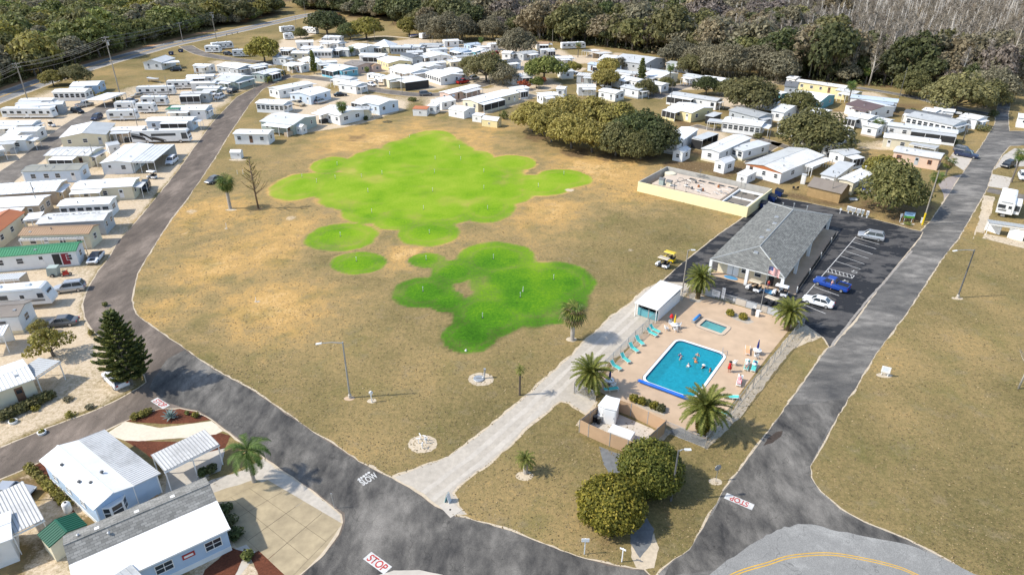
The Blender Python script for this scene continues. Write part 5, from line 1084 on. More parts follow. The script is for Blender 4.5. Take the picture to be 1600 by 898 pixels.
def near_house():
    # light blue double home: white gabled roof, ribbed side roof, open porch
    h = 2.9; o3, rz, Lx, D = rect((61, 720), (146, 798), (211, 760), h)
    o = empty('mobile_home', o3, rz, 'light blue home with white gabled roof and bay window, lower left', 'mobile home', 'near homes')
    dm = D; rise = .62; _, _, _, D2 = rect((61, 720), (146, 798), (256, 740), h-.05)
    w = MB(); iy = .25
    prof = [(iy, 0), (dm-.05, 0), (dm-.05, h+.0), (dm/2, h+rise-.04), (iy, h)]
    w.hexa([(.3, y, z) for y, z in prof][::-1], [(Lx-.3, y, z) for y, z in prof][::-1]); w.box(.3, Lx-.35, dm-.04, D2-.3, 0, h-.25)
    w.put('wall', WALL['b'], o)
    roof_geo(Lx, dm-.02, h, 'x', rise, .0, None).put('roof', [ROOF['w'], ROOF['w']], o)
    b = MB(); z1, z0 = h+.1, h-.28
    b.hexa([(0, dm+.01, z1-.1), (Lx, dm+.01, z1-.1), (Lx, D2, z0-.1), (0, D2, z0-.1)], [(0, dm+.01, z1), (Lx, dm+.01, z1), (Lx, D2, z0), (0, D2, z0)])
    n = int(Lx/.32)
    for i in range(n+1):
        x = min(max(Lx*i/n, .03), Lx-.03); b.hexa([(x-.025, dm+.02, z1), (x+.025, dm+.02, z1), (x+.025, D2-.01, z0), (x-.025, D2-.01, z0)], [(x-.015, dm+.02, z1+.04), (x+.015, dm+.02, z1+.04), (x+.015, D2-.01, z0+.04), (x-.015, D2-.01, z0+.04)])
    b.put('side_roof', ROOF['d'], o)
    MB().box(.28, Lx-.27, iy-.03, dm, 0, .55).put('skirting', WALL['w'], o)
    bay(o, (Lx-.3, dm/2-.1, 0), math.pi/2, .95, 1.5, 2.3)
    for y in (iy+.02, dm-.12): MB().box(Lx-.32, Lx-.26, y, y+.1, .4, h).put('corner_trim', TRIM, o)
    MB().box(Lx-.36, Lx-.3, D2-.4, D2-.28, 0, h-.3).put('corner_trim', TRIM, o)
    for x, y, z in ((3.2, 1.0, h+.3), (7.2, .9, h+.3), (8.4, 1.5, h+.4), (7.8, 2.9, h+.4)):
        MB().lathe([(.1, -.2), (.1, .2), (.2, .22), (.16, .32), (.03, .36)], (x, y, z), 8).put('roof_vent', DSTEEL, o)
    for i in range(3): window(o, (2.5+i*3, iy-.01, 1.75), (0, 0, 0), .8, .7)
    # air conditioner, bench on the front
    ac = empty('air_conditioner', G(187, 812), rz+math.pi/2, 'grey air conditioner box with round fan below the bay window', 'air conditioner')
    MB().box(-.45, .45, -.4, .4, 0, .85).put('casing', DSTEEL, ac); MB().lathe([(.3, .85), (.32, .88), (.1, .89)], k=12).put('fan_guard', BLACK, ac)
    bn = empty('bench', G(243, 792), rz+math.pi/2+.05, 'brown wooden bench against the blue wall', 'bench')
    for y in (0, .16, .32): MB().box(-.75, .75, y-.07, y+.07, .42, .46).put('seat_slat', WOOD, bn)
    for z in (.6, .75, .9): MB().box(-.75, .75, .4, .44, z-.06, z+.06).put('back_slat', WOOD, bn)
    for x in (-.7, .7): MB().box(x-.04, x+.04, -.05, .44, 0, .42).put('leg', DSTEEL, bn)
    # porch roof
    carport((257, 738), (343, 695.5), (312, 675), 'ribbed white porch roof on posts beside the light blue home', 'd', 2.75, .33, posts=3, rise=.12, fd=-1)
    sheet('porch_floor', [tuple(G(x, y)[:2]) for x, y in ((258, 772), (345, 735), (352, 700), (300, 712), (262, 735))], .03, CONC)
    # gray shingle home with white front roof
    o3, rz, Lx, D = rect((120, 937), (360, 826), (286, 763), h)
    o = empty('mobile_home', o3, rz, 'home with grey shingle roof and white flat front roof, bottom edge', 'mobile home', 'near homes')
    _, _, _, Dw = rect((120, 937), (360, 826), (322, 794), h+.2)
    MB().box(.3, Lx-.3, .3, D-.25, 0, h).put('wall', WALL['b'], o)
    b = MB(); b.hexa([(-.0, 0, h), (Lx, 0, h), (Lx, Dw, h+.3), (0, Dw, h+.3)], [(0, 0, h+.1), (Lx, 0, h+.1), (Lx, Dw, h+.4), (0, Dw, h+.4)]); b.put('front_roof', ROOF['w'], o)
    SH = shingle('grey_shingles', (.2, .195, .175), (.33, .32, .29), rz)
    dr = (D-Dw); m = Dw+dr*.5
    b = MB()
    for (ya, za), (yb, zb) in (((Dw+.01, h+.2), (m-.004, h+.95)), ((D, h+.2), (m+.004, h+.95))):
        q = [(-.0, ya, za), (Lx, ya, za), (Lx, yb, zb), (0, yb, zb)]
        if ya > yb: q = [q[1], q[0], q[3], q[2]]
        b.hexa(q, [(x, y, z+.1) for x, y, z in q])
    b.box(-.01, Lx+.01, m-.12, m+.12, h+1.0, h+1.09); b.put('roof', SH, o)
    w = MB().quad((Lx-.3, Dw, h), (Lx-.3, D-.2, h), (Lx-.3, m, h+.93)); w.put('gable', WALL['b'], o)
    MB().box(.28, Lx-.28, .27, D-.23, 0, .6).put('skirting', WALL['w'], o)
    MB().box(-.03, Lx+.03, -.06, -.005, h-.04, h+.13).put('fascia', TRIM, o)
    for x in (Lx-1.7, Lx-6.0, Lx-9.5): window(o, (x, .29, 1.8), (0, 0, 0), 1.4, 1.0)
    p = MB().box(-.55, .55, -.06, 0, -.28, .28).put('wall_plaque', REDP, o, (Lx-3.9, .295, 1.85))
    MB().box(-.4, .4, -.02, 0, -.12, .12).put('flower_relief', WHITE, p, (0, -.062, 0))
    window(o, (Lx-.29, Dw*.5, 1.7), (0, 0, math.pi/2), 1.0, 1.0)
    for k, x in enumerate((Lx-3.4, Lx-6.6, Lx-10)):
        MB().hexa([(x-.2, D-dr*.28, h+.6), (x+.2, D-dr*.28, h+.6), (x+.2, D-dr*.42, h+.8), (x-.2, D-dr*.42, h+.8)], [(x-.2, D-dr*.28, h+.75), (x+.2, D-dr*.28, h+.75), (x+.2, D-dr*.42, h+.95), (x-.2, D-dr*.42, h+.95)]).put('roof_vent', WHITE, o)
    for k, (x, y) in enumerate(((Lx-9.2, m-.8), (Lx-11.5, m+.6))):
        MB().lathe([(.1, 0), (.1, .45), (.16, .46), (.03, .55)], (x, y, h+.55), 8).put('roof_vent', STEEL, o)
    carport((165, 938), (222, 900), 2.0, 'grey ribbed awning over the front of the shingle home', 'g', 3.12, .45, posts=2, rise=.1)
    # green roofed shed, carport at the left edge
    shed((77, 856), (137, 820), (120, 800), 'beige ribbed metal shed with a dark green roof', 'dg', 'c', 'y', 2.0, .5, .3, win=0)
    carport((18, 838.5), (70, 813), (19, 760), 'ribbed grey carport roof at the left edge beside the silver car', 'd', 2.5, .3, posts=2)
    H_((-60, 872), (20, 842), 4.2, 'white roofed home corner at the left edge below the carport', 'w', 'w', group='near homes', vents=0)
    tank = empty('water_tank', G(107, 798), 0, 'round white tank at the corner of the blue home', 'tank')
    MB().lathe([(.38, 0), (.4, .1), (.4, 1.0), (.3, 1.15), (.12, 1.2)], k=14).put('tank', WHITE, tank, smooth=True); MB().lathe([(.12, 1.2), (.12, 1.26)], k=8).put('lid', BLACK, tank)
def shingle(name, a, b_, rz=0.0, row=.28):
    m, nt, b, g = base(name); P = g.outputs['Position']
    oc = nt.nodes.new('ShaderNodeTexCoord')
    br = nt.nodes.new('ShaderNodeTexBrick'); br.inputs['Scale'].default_value = 1; br.inputs['Mortar Size'].default_value = .012
    br.inputs['Brick Width'].default_value = .55; br.inputs['Row Height'].default_value = row; br.inputs['Color1'].default_value = (*a, 1); br.inputs['Color2'].default_value = (*b_, 1)
    br.inputs['Mortar'].default_value = (*[x*.45 for x in a], 1); L(nt, oc.outputs['Object'], br.inputs['Vector'])
    n = noise(nt, P, .4, 4, .6); c = mixc(nt, .5, br.outputs['Color'], ramp(nt, n, [(.3, .55), (.7, 1.0)]), 'MULTIPLY')
    L(nt, c, b.inputs['Base Color']); b.inputs['Roughness'].default_value = .9
    bn = nt.nodes.new('ShaderNodeBump'); bn.inputs['Strength'].default_value = .5; bn.inputs['Distance'].default_value = .03
    L(nt, br.outputs['Fac'], bn.inputs['Height']); bn.invert = True; L(nt, bn.outputs[0], b.inputs['Normal']); return m
near_house()
# big 5th-wheel trailers and the motor coach
rv((-30, 489), (84, 479.5), 'large white fifth wheel camper beside the silver SUV on the left', 2.6, 3.5, .7, 'grey', slope=.9)
bigrv = rv((1553, 337), (1579, 342), 'big white camper with its dark rear window facing the road at right', 9.5, 3.6, .8, 'grey', slope=.1)
MB().box(0, 1.1, -.0, 4.6, .95, 3.1).put('slide_out', WHITE, bigrv, (2.9, .5, 0))
window(bigrv, (3.45, .49, 2.2), (0, 0, 0), .7, 1.0, DSTEEL, cross=False)
def motor_coach():
    a, b = G(208, 226), G(297, 223.5); u = b-a; Ln = u.length; rz = math.atan2(u.y, u.x)
    o = empty('motor_coach', a, rz, 'white and black striped motor coach with swoosh graphics', 'motor home'); d = 2.6; h = 3.6
    prof = [(0, .45), (Ln-.3, .45), (Ln, .8), (Ln-.05, 1.9), (Ln-.35, h-.2), (Ln-.7, h), (.15, h), (0, h-.3)]
    w = MB().hexa([(x, 0, z) for x, z in prof], [(x, d, z) for x, z in prof]); w.f = [f[::-1] for f in w.f]; w.put('body', WALL['w'], o)
    MB().box(.3, Ln-1, .1, d-.1, h-.01, h+.03).put('roof_membrane', ROOF['w'], o)
    MB().box(Ln*.35, Ln*.78, -.014, 0, 2.15, 2.85).put('dark_window_band', GLASS, o)
    MB().hexa([(Ln-1.9, -.015, 1.2), (Ln-.25, -.015, 1.2), (Ln-.25, 0, 1.2), (Ln-1.9, 0, 1.2)], [(Ln-1.9, -.015, 2.9), (Ln-.5, -.015, 2.9), (Ln-.5, 0, 2.9), (Ln-1.9, 0, 2.9)]).put('cab_window', GLASS, o)
    MB().hexa([(Ln-.06, .15, 1.3), (Ln+.01, .15, 1.3), (Ln+.01, d-.15, 1.3), (Ln-.06, d-.15, 1.3)], [(Ln-.3, .15, 3.0), (Ln-.22, .15, 3.0), (Ln-.22, d-.15, 3.0), (Ln-.3, d-.15, 3.0)]).put('windscreen', GLASS, o)
    for k, (xs, mt_) in enumerate((((.1, 2.9, 3.2, 2.2), 'grey'), ((.1, 2.3, 3.6, 1.5), 'black'), ((.3, 1.7, 4.2, .9), 'grey'), ((2.4, 2.9, 5.4, 1.2), 'black'), ((4.9, 1.9, 9, .9), 'grey'), ((5.3, 1.5, 8.4, .7), 'black'))):
        xa, za, xb, zb = xs; b = MB(); N = 8
        for i in range(N):
            t0, t1 = i/N, (i+1)/N; f = lambda t: (xa+(xb-xa)*t, za+(zb-za)*t**1.7); g = .2 if mt_ == 'grey' else .36
            p, q = f(t0), f(t1); y = -.016-.002*k
            b.quad((p[0], y, p[1]-g), (q[0], y, q[1]-g), (q[0], y, q[1]+g*(1-t1*.4)), (p[0], y, p[1]+g*(1-t0*.4)))
        b.put('swoosh_stripe', CP[mt_], o)
    for x in (3.4, 6.6): MB().hexa([(x-.5, .9, h+.02), (x+.5, .9, h+.02), (x+.5, 1.7, h+.02), (x-.5, 1.7, h+.02)], [(x-.4, 1, h+.35), (x+.4, 1, h+.35), (x+.4, 1.6, h+.35), (x-.4, 1.6, h+.35)]).put('air_conditioner', DSTEEL, o)
    MB().box(.1, Ln-.3, -.012, 0, .45, .62).put('skirt_stripe', CP['black'], o)
    for x in (4.0, Ln-2.4):
        wheel(o, x, .14, .5, .3); wheel(o, x, d-.14, .5, .3)
    MB().box(Ln-.02, Ln+.1, .1, d-.1, .5, .8).put('bumper', CP['white'], o)
motor_coach()
# ================================================================ VEHICLES
GC = 'cars parked in the home lots'
for a in (('sport', (159, 396), (142, 417), 'white', 'white sports car with black roof and bonnet by the green roofed home', GC, 'black', 'stripe'),
    ('suv', (126, 452), (94, 456), 'silver', 'silver SUV parked beside the white fifth wheel camper', GC), ('sedan', (112, 506), (82, 509), 'grey', 'grey sedan half hidden by the yellowish tree', GC),
    ('suv', (192, 607), (172, 588), 'white', 'white crossover beside the tall conifer', GC), ('sedan', (-10, 772), (50, 775), 'silver', 'silver sedan at the left edge beside the hedge', GC),
    ('suv', (275, 250), (263, 260), 'white', 'white SUV facing the camera beside the curved road', GC), ('jeep', (231, 290), (226, 302), 'black', 'black jeep beside the curved road', GC),
    ('suv', (349, 152), (337, 157), 'white', 'white SUV in front of the grey deck on the curved road', GC), ('suv', (370, 143), (357, 147), 'black', 'black SUV nearest the top bend of the curved road', GC),
    ('suv', (322, 181), (308, 184), 'white', 'white SUV under the carport behind the motor coach', GC), ('sedan', (345, 280), (324, 289), 'grey', 'grey sedan standing on the field beside the leaning palm', None),
    ('pickup', (126, 168), (140, 165), 'silver', 'silver pickup on the far left lane', GC), ('suv', (114, 175), (130, 178), 'black', 'black SUV facing right on the far left lane', GC),
    ('suv', (158, 184), (146, 190), 'navy', 'dark blue hatchback on the far left lane', GC), ('pickup', (457, 163), (476, 167), 'tan', 'tan pickup parked beside the brown windowed porch', GC),
    ('suv', (492, 164), (511, 159), 'silver', 'silver SUV in front of the white home with pale blue entrance', GC), ('pickup', (715, 132), (731, 129), 'red', 'red pickup on the street below the mossy oak', None),
    ('suv', (657, 150), (673, 149), 'grey', 'grey SUV at the left end of the brick row', GC), ('sedan', (524, 151), (540, 150), 'black', 'black sedan under the carport of the pale blue entrance home', GC),
    ('suv', (734, 126), (748, 123), 'silver', 'silver van parked beneath the mossy oak', GC), ('sedan', (432, 203), (446, 206), 'silver', 'silver sedan under the big carport facing the field', GC),
    ('suv', (1382, 377), (1338, 369), 'silver', 'grey silver SUV at the top of the parking lot', 'cars in the parking lot'), ('pickup', (1324, 457), (1273, 441), 'blue', 'bright blue pickup truck in the parking lot', 'cars in the parking lot'),
    ('sedan', (1301, 482), (1254, 469), 'white', 'white sedan in the parking lot beside the palm', 'cars in the parking lot'), ('van', (1281, 238), (1302, 247), 'black', 'black minivan beneath the dark broad oak', GC),
    ('suv', (1492, 236), (1516, 241), 'grey', 'dark roofed SUV beside the right road, behind', GC), ('pickup', (1498, 243), (1520, 247), 'navy', 'dark navy pickup beside the right road, in front', GC), ('suv', (1582, 258), (1566, 264), 'black', 'black SUV on the pale drive right of the road', GC),
    ('suv', (1595, 273), (1600, 286), 'white', 'car under a white cover at the right edge', None), ('sedan', (690, 92), (704, 90), 'grey', 'grey sedan among the far middle homes', GC), ('suv', (779, 85), (768, 88), 'red', 'dark red car far back by the pinkish home', GC),
    ('suv', (289, 111), (262, 112), 'black', 'black car in the carport of the lone brick house', GC), ('sedan', (224, 151), (208, 153), 'tan', 'tan car beside the long trailer at the grass edge', GC), ('suv', (520, 28), (540, 26), 'red', 'dark red car on the highway far away', None), ('sedan', (197, 160), (214, 160), 'grey', 'grey sedan beside the bushy shrub on the left lane', GC),
    ('sedan', (440, 86), (432, 90), 'navy', 'dark car at the foot of the pale oak', GC), ('suv', (352, 86), (362, 87), 'black', 'black car in the far RV rows', GC), ('sedan', (575, 133), (586, 136), 'white', 'white car on the sandy lot beside the cream garage', GC)):
    car(a[0], a[1], a[2], a[3], a[4], a[5], *(a[6:]))
golf_cart((1047, 421), (1022, 413), 'white', 'tan', 'golf cart with a cream canopy parked on the grass')
golf_cart((1054, 411), (1034, 405), 'yellow', 'yellow', 'golf cart with a yellow canopy parked on the grass')
golf_cart((1188, 458), (1165, 450), 'white', 'tan', 'white golf cart in front of the clubhouse door')
golf_cart((1227, 464), (1208, 459), 'white', 'white', 'golf cart with white canopy left of the palm at the parking lot')
golf_cart((1211, 484), (1192, 477), 'black', 'tan', 'dark golf cart with tan canopy behind the pool fence')
golf_cart((246, 280), (230, 278), 'white', 'white', 'white golf cart beside the curved road')
golf_cart((78, 197), (86, 199), 'white', 'tan', 'golf cart on the far left lane')
def ang_(v): return math.atan2(v.y, v.x)
# ================================================================ POOL COURT
def P2(*pts): return [tuple(G(x, y)[:2]) for x, y in pts]
pc = [G(1062.5, 529), G(1142, 555.5), G(1082, 624), G(994, 593)]         # outer corners of the pool coping
pO = (pc[0]+pc[1]+pc[2]+pc[3])/4; pu = ((pc[1]-pc[0])+(pc[2]-pc[3])); pr = math.atan2(pu.y, pu.x)-.0
u1 = Vector((math.cos(pr), math.sin(pr), 0)); v1 = Vector((-u1.y, u1.x, 0))
PW = ((pc[1]-pc[0]).length+(pc[2]-pc[3]).length)/2; PL = ((pc[0]-pc[3]).length+(pc[1]-pc[2]).length)/2
def pl(x, y, z=0): return pO+u1*x+v1*y+Vector((0, 0, z))                  # pool frame: x across, y along (away from camera)
def rrect(hx, hy, r, k=6):
    out = []
    for cx, cy, a0 in ((hx-r, hy-r, 0), (-hx+r, hy-r, 1), (-hx+r, -hy+r, 2), (hx-r, -hy+r, 3)):
        for i in range(k+1):
            a = (a0+i/k)*math.pi/2; out.append((cx+r*math.cos(a), cy+r*math.sin(a)))
    return out
def ringmesh(a, b, z0, z1, bev=0):
    """flat kerb ring between two outlines a (outer) and b (inner)"""
    m = MB(); n = len(a)
    for i in range(n):
        j = (i+1) % n
        m.quad((*a[i], z1), (*a[j], z1), (*b[j], z1), (*b[i], z1)); m.quad((*a[i], z0), (*a[j], z0), (*a[j], z1), (*a[i], z1)); m.quad((*b[j], z0), (*b[i], z0), (*b[i], z1), (*b[j], z1))
    return m
def holed(name, outer, holes, z, mat):
    v = [[Vector((p[0], p[1], z)) for p in outer]]+[[Vector((p[0], p[1], z)) for p in h] for h in holes]
    t = tessellate_polygon(v); f = [q for l in v for q in l]; me = bpy.data.meshes.new(name)
    tri = [q if (f[q[1]]-f[q[0]]).cross(f[q[2]]-f[q[0]]).z > 0 else q[::-1] for q in t]
    me.from_pydata([tuple(q) for q in f], [], [tuple(q) for q in tri]); me.materials.append(mat); return tag(put(name, me), kind='structure')
hx, hy = PW/2, PL/2
sc_ = [G(1101, 496), G(1144, 511), G(1130, 525.5), G(1084, 509)]; sO = sum(sc_, Vector())/4
su = (sc_[1]-sc_[0])+(sc_[2]-sc_[3]); sr = math.atan2(su.y, su.x); SW = ((sc_[1]-sc_[0]).length+(sc_[2]-sc_[3]).length)/2; SL = ((sc_[0]-sc_[3]).length+(sc_[1]-sc_[2]).length)/2
def tow(pts, o, r): return [(o.x+x*math.cos(r)-y*math.sin(r), o.y+x*math.sin(r)+y*math.cos(r)) for x, y in pts]
deck = P2((1083, 457), (1112, 466), (1150, 477), (1200, 491), (1243, 503), (1200, 556), (1150, 622), (1102, 688), (1062, 676), (1038, 661), (1000, 641), (965, 626), (951, 619), (925, 606), (945, 585), (992, 534), (1021, 506), (1028, 497), (1062, 471))
holed('pool_deck', deck, [tow(rrect(hx-.2, hy-.2, 1.1), pO, pr), tow(rrect(SW/2-.2, SL/2-.2, .12, 2), sO, sr)], .03, DECK)
GROUT = M('deck_joint', (.42, .28, .17), .9)
AQUA = M('aqua_plaster', (.1, .62, .72), .5, .08, .8); TILE = M('dark_tile_band', (.03, .05, .12), .25)
def watermat(name, tint):
    m, nt, b, g = base(name); nt.nodes.remove(b)
    tr = nt.nodes.new('ShaderNodeBsdfTransparent'); tr.inputs[0].default_value = (*tint, 1)
    gl = nt.nodes.new('ShaderNodeBsdfGlossy'); gl.inputs['Roughness'].default_value = .03
    fr = nt.nodes.new('ShaderNodeFresnel'); fr.inputs[0].default_value = 1.33
    bn = nt.nodes.new('ShaderNodeBump'); bn.inputs['Strength'].default_value = .35; bn.inputs['Distance'].default_value = .06
    L(nt, noise(nt, g.outputs['Position'], 2.6, 3, .5, .8), bn.inputs['Height']); L(nt, bn.outputs[0], gl.inputs['Normal']); L(nt, bn.outputs[0], fr.inputs['Normal'])
    df = nt.nodes.new('ShaderNodeBsdfDiffuse'); L(nt, ramp(nt, noise(nt, g.outputs['Position'], 1.5, 4, .6, 1), [(.3, [q*.62 for q in tint]), (.7, [q*.85 for q in tint])]), df.inputs[0])
    y = nt.nodes.new('ShaderNodeMixShader'); y.inputs[0].default_value = .45; L(nt, tr.outputs[0], y.inputs[1]); L(nt, df.outputs[0], y.inputs[2])   # light scattered inside the water
    x = nt.nodes.new('ShaderNodeMixShader'); L(nt, fr.outputs[0], x.inputs[0]); L(nt, y.outputs[0], x.inputs[1]); L(nt, gl.outputs[0], x.inputs[2])
    L(nt, x.outputs[0], nt.nodes['Material Output'].inputs[0]); return m
def basin(o, w, l, r, depth, wl, cop, nm, label, cat, tint, kr=6, cm=WHITE):
    e = empty(nm, o[0], o[1], label, cat); outer = rrect(w/2, l/2, r+cop, kr); inner = rrect(w/2-cop, l/2-cop, r, kr)
    ringmesh(outer, inner, -.02, .09).put('coping', cm, e); ringmesh(rrect(w/2+.09, l/2+.09, r+cop+.09, kr), rrect(w/2+.005, l/2+.005, r+cop, kr), .02, .036).put('joint', DSTEEL, e)
    tl = rrect(w/2-cop-.01, l/2-cop-.01, r, kr); m = MB(); n = len(tl)
    for i in range(n):
        j = (i+1) % n; m.quad((*tl[j], -.18), (*tl[i], -.18), (*tl[i], .03), (*tl[j], .03))
    m.put('tile_band', TILE, e); m = MB()
    for i in range(n):
        j = (i+1) % n; m.quad((*tl[j], -depth), (*tl[i], -depth), (*tl[i], -.18), (*tl[j], -.18))
    m.quad(*[(*p, -depth) for p in tl]); m.put('basin', AQUA, e)
    MB().quad(*[(*p, wl) for p in tl]).put('water', watermat(nm+'_water', tint), e)
    return e
pool = basin((pO, pr), PW, PL, 1.0, 1.35, -.13, .34, 'swimming_pool', 'large rounded rectangular turquoise swimming pool with white coping', 'swimming pool', (.04, .6, .72))
for k in range(3):                                                         # round entry steps in the right far corner
    rr = .75+.45*k; m = MB(); n = 8; c = (hx-.5, hy-.5)
    a = [(c[0]-rr*math.sin(math.pi/2*i/n), c[1]-rr*math.cos(math.pi/2*i/n)) for i in range(n+1)]
    m.hexa([(*p, -1.34) for p in [(c[0], c[1])]+a][::-1] if False else [(*p, -1.34+.01*k) for p in [(c[0], c[1])]+a], [(*p, -.35-.28*k) for p in [(c[0], c[1])]+a]); m.put('entry_step', AQUA, pool)
MB().tube([(hx-.9, hy+.05, .08), (hx-.9, hy+.05, .85), (hx-.7, hy-.6, .8), (hx-.6, hy-.9, -.3)], .03, 6).tube([(hx-.1, hy-.4, .08), (hx-.1, hy-.4, .85), (hx-.5, hy-.8, .75), (hx-.7, hy-1.0, -.3)], .03, 6).put('hand_rail', STEEL, pool)
spa = basin((sO, sr), SW, SL, .1, .9, -.1, .55, 'hot_tub', 'small rectangular hot tub with beige coping beside the pool', 'hot tub', (.3, .72, .68), 2, M('beige_coping', (.56, .44, .32), .7, .1, 1))
BLUEC = M('blue_cover', (.01, .12, .55), .4, .2, 1.5)
rl = empty('pool_cover_roller', pl(0, -hy-.55), pr, 'blue pool cover rolled up along the near end of the pool', 'pool cover')
MB().tube([(-hx*.98, 0, .42), (-hx*.5, 0, .4), (0, 0, .42), (hx*.5, 0, .4), (hx*.98, 0, .42)], [.2, .23, .21, .23, .2], 12).put('rolled_cover', BLUEC, rl, smooth=True)
for s in (-1, 1): MB().box(s*hx*1.02-.04, s*hx*1.02+.04, -.3, .3, 0, .1).tube([(s*hx*1.02, 0, .05), (s*hx*1.02, 0, .5)], .04, 6).tube([(s*hx*1.02, -.2, .5), (s*hx*1.02, .2, .5)], .03, 6).put('stand', STEEL, rl)
MB().tube([(-hx, 0, .42), (hx, 0, .42)], .05, 6).put('axle', STEEL, rl)
r2 = empty('spa_cover_roller', G(1088, 500), ang_(G(1097, 492)-G(1080, 507)), 'short blue cover roll beside the hot tub', 'pool cover')
MB().tube([(-1.1, 0, .45), (0, 0, .45), (1.1, 0, .45)], [.2, .22, .2], 10).put('rolled_cover', M('light_blue_cover', (.05, .25, .6), .4), r2, smooth=True)
for s in (-1, 1): MB().box(s*1.2-.03, s*1.2+.03, -.25, .25, 0, .5).put('stand', STEEL, r2)
# ---- loungers, tables, chairs
AQF = M('aqua_webbing', (.1, .52, .46), .7, .12, 3); STR = M('orange_webbing', (.72, .38, .2), .7, .1, 3); NAVY = M('navy_canvas', (.015, .03, .16), .7); YELC = M('yellow_canvas', (.75, .5, .03), .7); REDC = M('red_canvas', (.55, .02, .02), .7)
def lounger(p_head, p_foot, label, mat=AQF, back=.75, group='pool loungers'):
    a, b = G(*p_head), G(*p_foot); d = b-a; c = (a+b)/2; o = empty('sun_lounger', (c.x, c.y, .03), math.atan2(d.y, d.x), label, 'sun lounger', group)
    MB().box(-.35, .98, -.31, -.26, .3, .35).box(-.35, .98, .26, .31, .3, .35).box(.95, 1.0, -.26, .26, .3, .35).put('frame', WHITE, o)
    for x in (-.3, .85):
        for s in (-1, 1): MB().box(x-.025, x+.025, s*.28-.025, s*.28+.025, 0, .3).put('leg', WHITE, o)
    n = 9
    for i in range(n):
        x = -.32+1.26*i/n; put('strap', cached(('strap', mat.name), lambda: MB().box(0, .128, -.3, .3, 0, .03).mesh('strap', mat)), o, (x, 0, .345))
    b_ = put('backrest', cached(('bk', mat.name), lambda: MB().box(-.72, 0, -.3, .3, -.02, .015).mesh('backrest', mat)), o, (-.33, 0, .36), (0, back, 0))
    for s in (-1, 1): put('side_rail', cached('bkr', lambda: MB().box(-.76, 0, -.025, .025, -.03, .02).mesh('side_rail', WHITE)), b_, (0, s*.31, 0))
    return o
for k, (h_, f_) in enumerate((((1012, 513), (1033, 523)), ((1008, 518), (1028, 528)), ((992, 530), (1006, 542)), ((981, 541), (998, 553)), ((968, 557), (985, 570)), ((953, 570), (970, 580)))):
    lounger(h_, f_, ['aqua lounger nearest the green shed, upper of the overlapping two', 'aqua lounger nearest the green shed, lower of the overlapping two', 'third aqua lounger from the shed along the left fence', 'fourth aqua lounger from the shed along the left fence', 'fifth aqua lounger from the shed along the left fence', 'last aqua lounger along the left fence, by the navy umbrella'][k])
lounger((945, 612), (965, 609), 'flat aqua lounger beside the tan enclosure fence', back=.1)
lounger((1168, 540), (1167, 561), 'orange striped lounger right of the pool', STR, .15)
l1 = lounger((1168, 567), (1164, 582), 'aqua lounger with a clothed person on it, right of the pool', back=.8)
l2 = lounger((1180, 569), (1175, 584), 'aqua lounger with towels, right of the one with a person')
l3 = lounger((1157, 591), (1152, 607), 'white lounger with a striped towel near the right fence', WHITE)
lounger((1145, 623), (1136, 622), 'aqua lounger behind the large near palm, upper one', back=.1)
lounger((1120, 644), (1130, 647), 'aqua lounger behind the large near palm, lower one', back=.1)
def table(p, um, label, ulabel):
    c = G(*p, .03); o = empty('round_table', c, 0, label, 'table', 'pool tables')
    MB().lathe([(.55, .68), (.6, .7), (.6, .73), (.0, .74)], k=16).put('table_top', WHITE, o)
    for i in range(4): a = i*math.pi/2+.4; MB().tube([(.45*math.cos(a), .45*math.sin(a), 0), (.35*math.cos(a), .35*math.sin(a), .68)], .025, 5).put('leg', WHITE, o)
    e = empty('folded_umbrella', (c.x, c.y, .03), 0, ulabel, 'umbrella')
    MB().tube([(0, 0, 0), (0, 0, 2.5)], .025, 6).put('pole', WHITE, e)
    MB().lathe([(.05, 1.0), (.16, 1.05), (.15, 1.5), (.1, 2.0), (.04, 2.42), (.0, 2.46)], k=9).put('canopy', um, e)
    MB().lathe([(.28, 0), (.28, .06), (.06, .12)], k=12).put('base', DSTEEL, e)
def chair(p, a, label, mat=WHITE):
    o = empty('patio_chair', G(*p, .03), a, label, 'chair', 'white patio chairs')
    MB().hexa([(-.24, -.24, .4), (.24, -.22, .4), (.24, .22, .4), (-.24, .24, .4)], [(-.24, -.24, .44), (.24, -.22, .44), (.24, .22, .44), (-.24, .24, .44)]).put('seat', mat, o)
    MB().hexa([(-.24, -.24, .45), (-.2, -.24, .45), (-.2, .24, .45), (-.24, .24, .45)], [(-.36, -.22, .92), (-.32, -.22, .92), (-.32, .22, .92), (-.36, .22, .92)]).put('backrest', mat, o)
    for s in (-1, 1): MB().box(-.26, .22, s*.27-.03, s*.27+.03, .62, .66).put('armrest', mat, o)
    for x in (-.22, .2):
        for s in (-1, 1): MB().tube([(x*1.1, s*.25, 0), (x, s*.24, .62 if True else .4)], .022, 5).put('leg', mat, o)
table((952, 600), NAVY, 'white round table under the navy umbrella left of the pool', 'folded navy umbrella left of the pool')
table((1053, 513), YELC, 'white round table with the yellow umbrella by the shed', 'folded yellow umbrella by the green shed')
table((1182, 553), NAVY, 'white round table with the navy umbrella right of the pool', 'folded navy umbrella right of the pool')
for p, a, t in (((943, 601), .2, 'white chair left of the navy umbrella table'), ((958, 605), 2.2, 'white chair in front of the navy umbrella table'), ((1041, 516), .2, 'white chair standing apart left of the yellow umbrella'), ((1048, 509), -.8, 'white chair behind the yellow umbrella table'), ((1060, 512), 3, 'white chair right of the yellow umbrella table'), ((1055, 518), 1.8, 'white chair in front of the yellow umbrella table'), ((1181, 560), 1.6, 'white chair below the right hand navy umbrella table'), ((1147, 570), 2.4, 'white chair beside the woman in red')):
    chair(p, a, t)
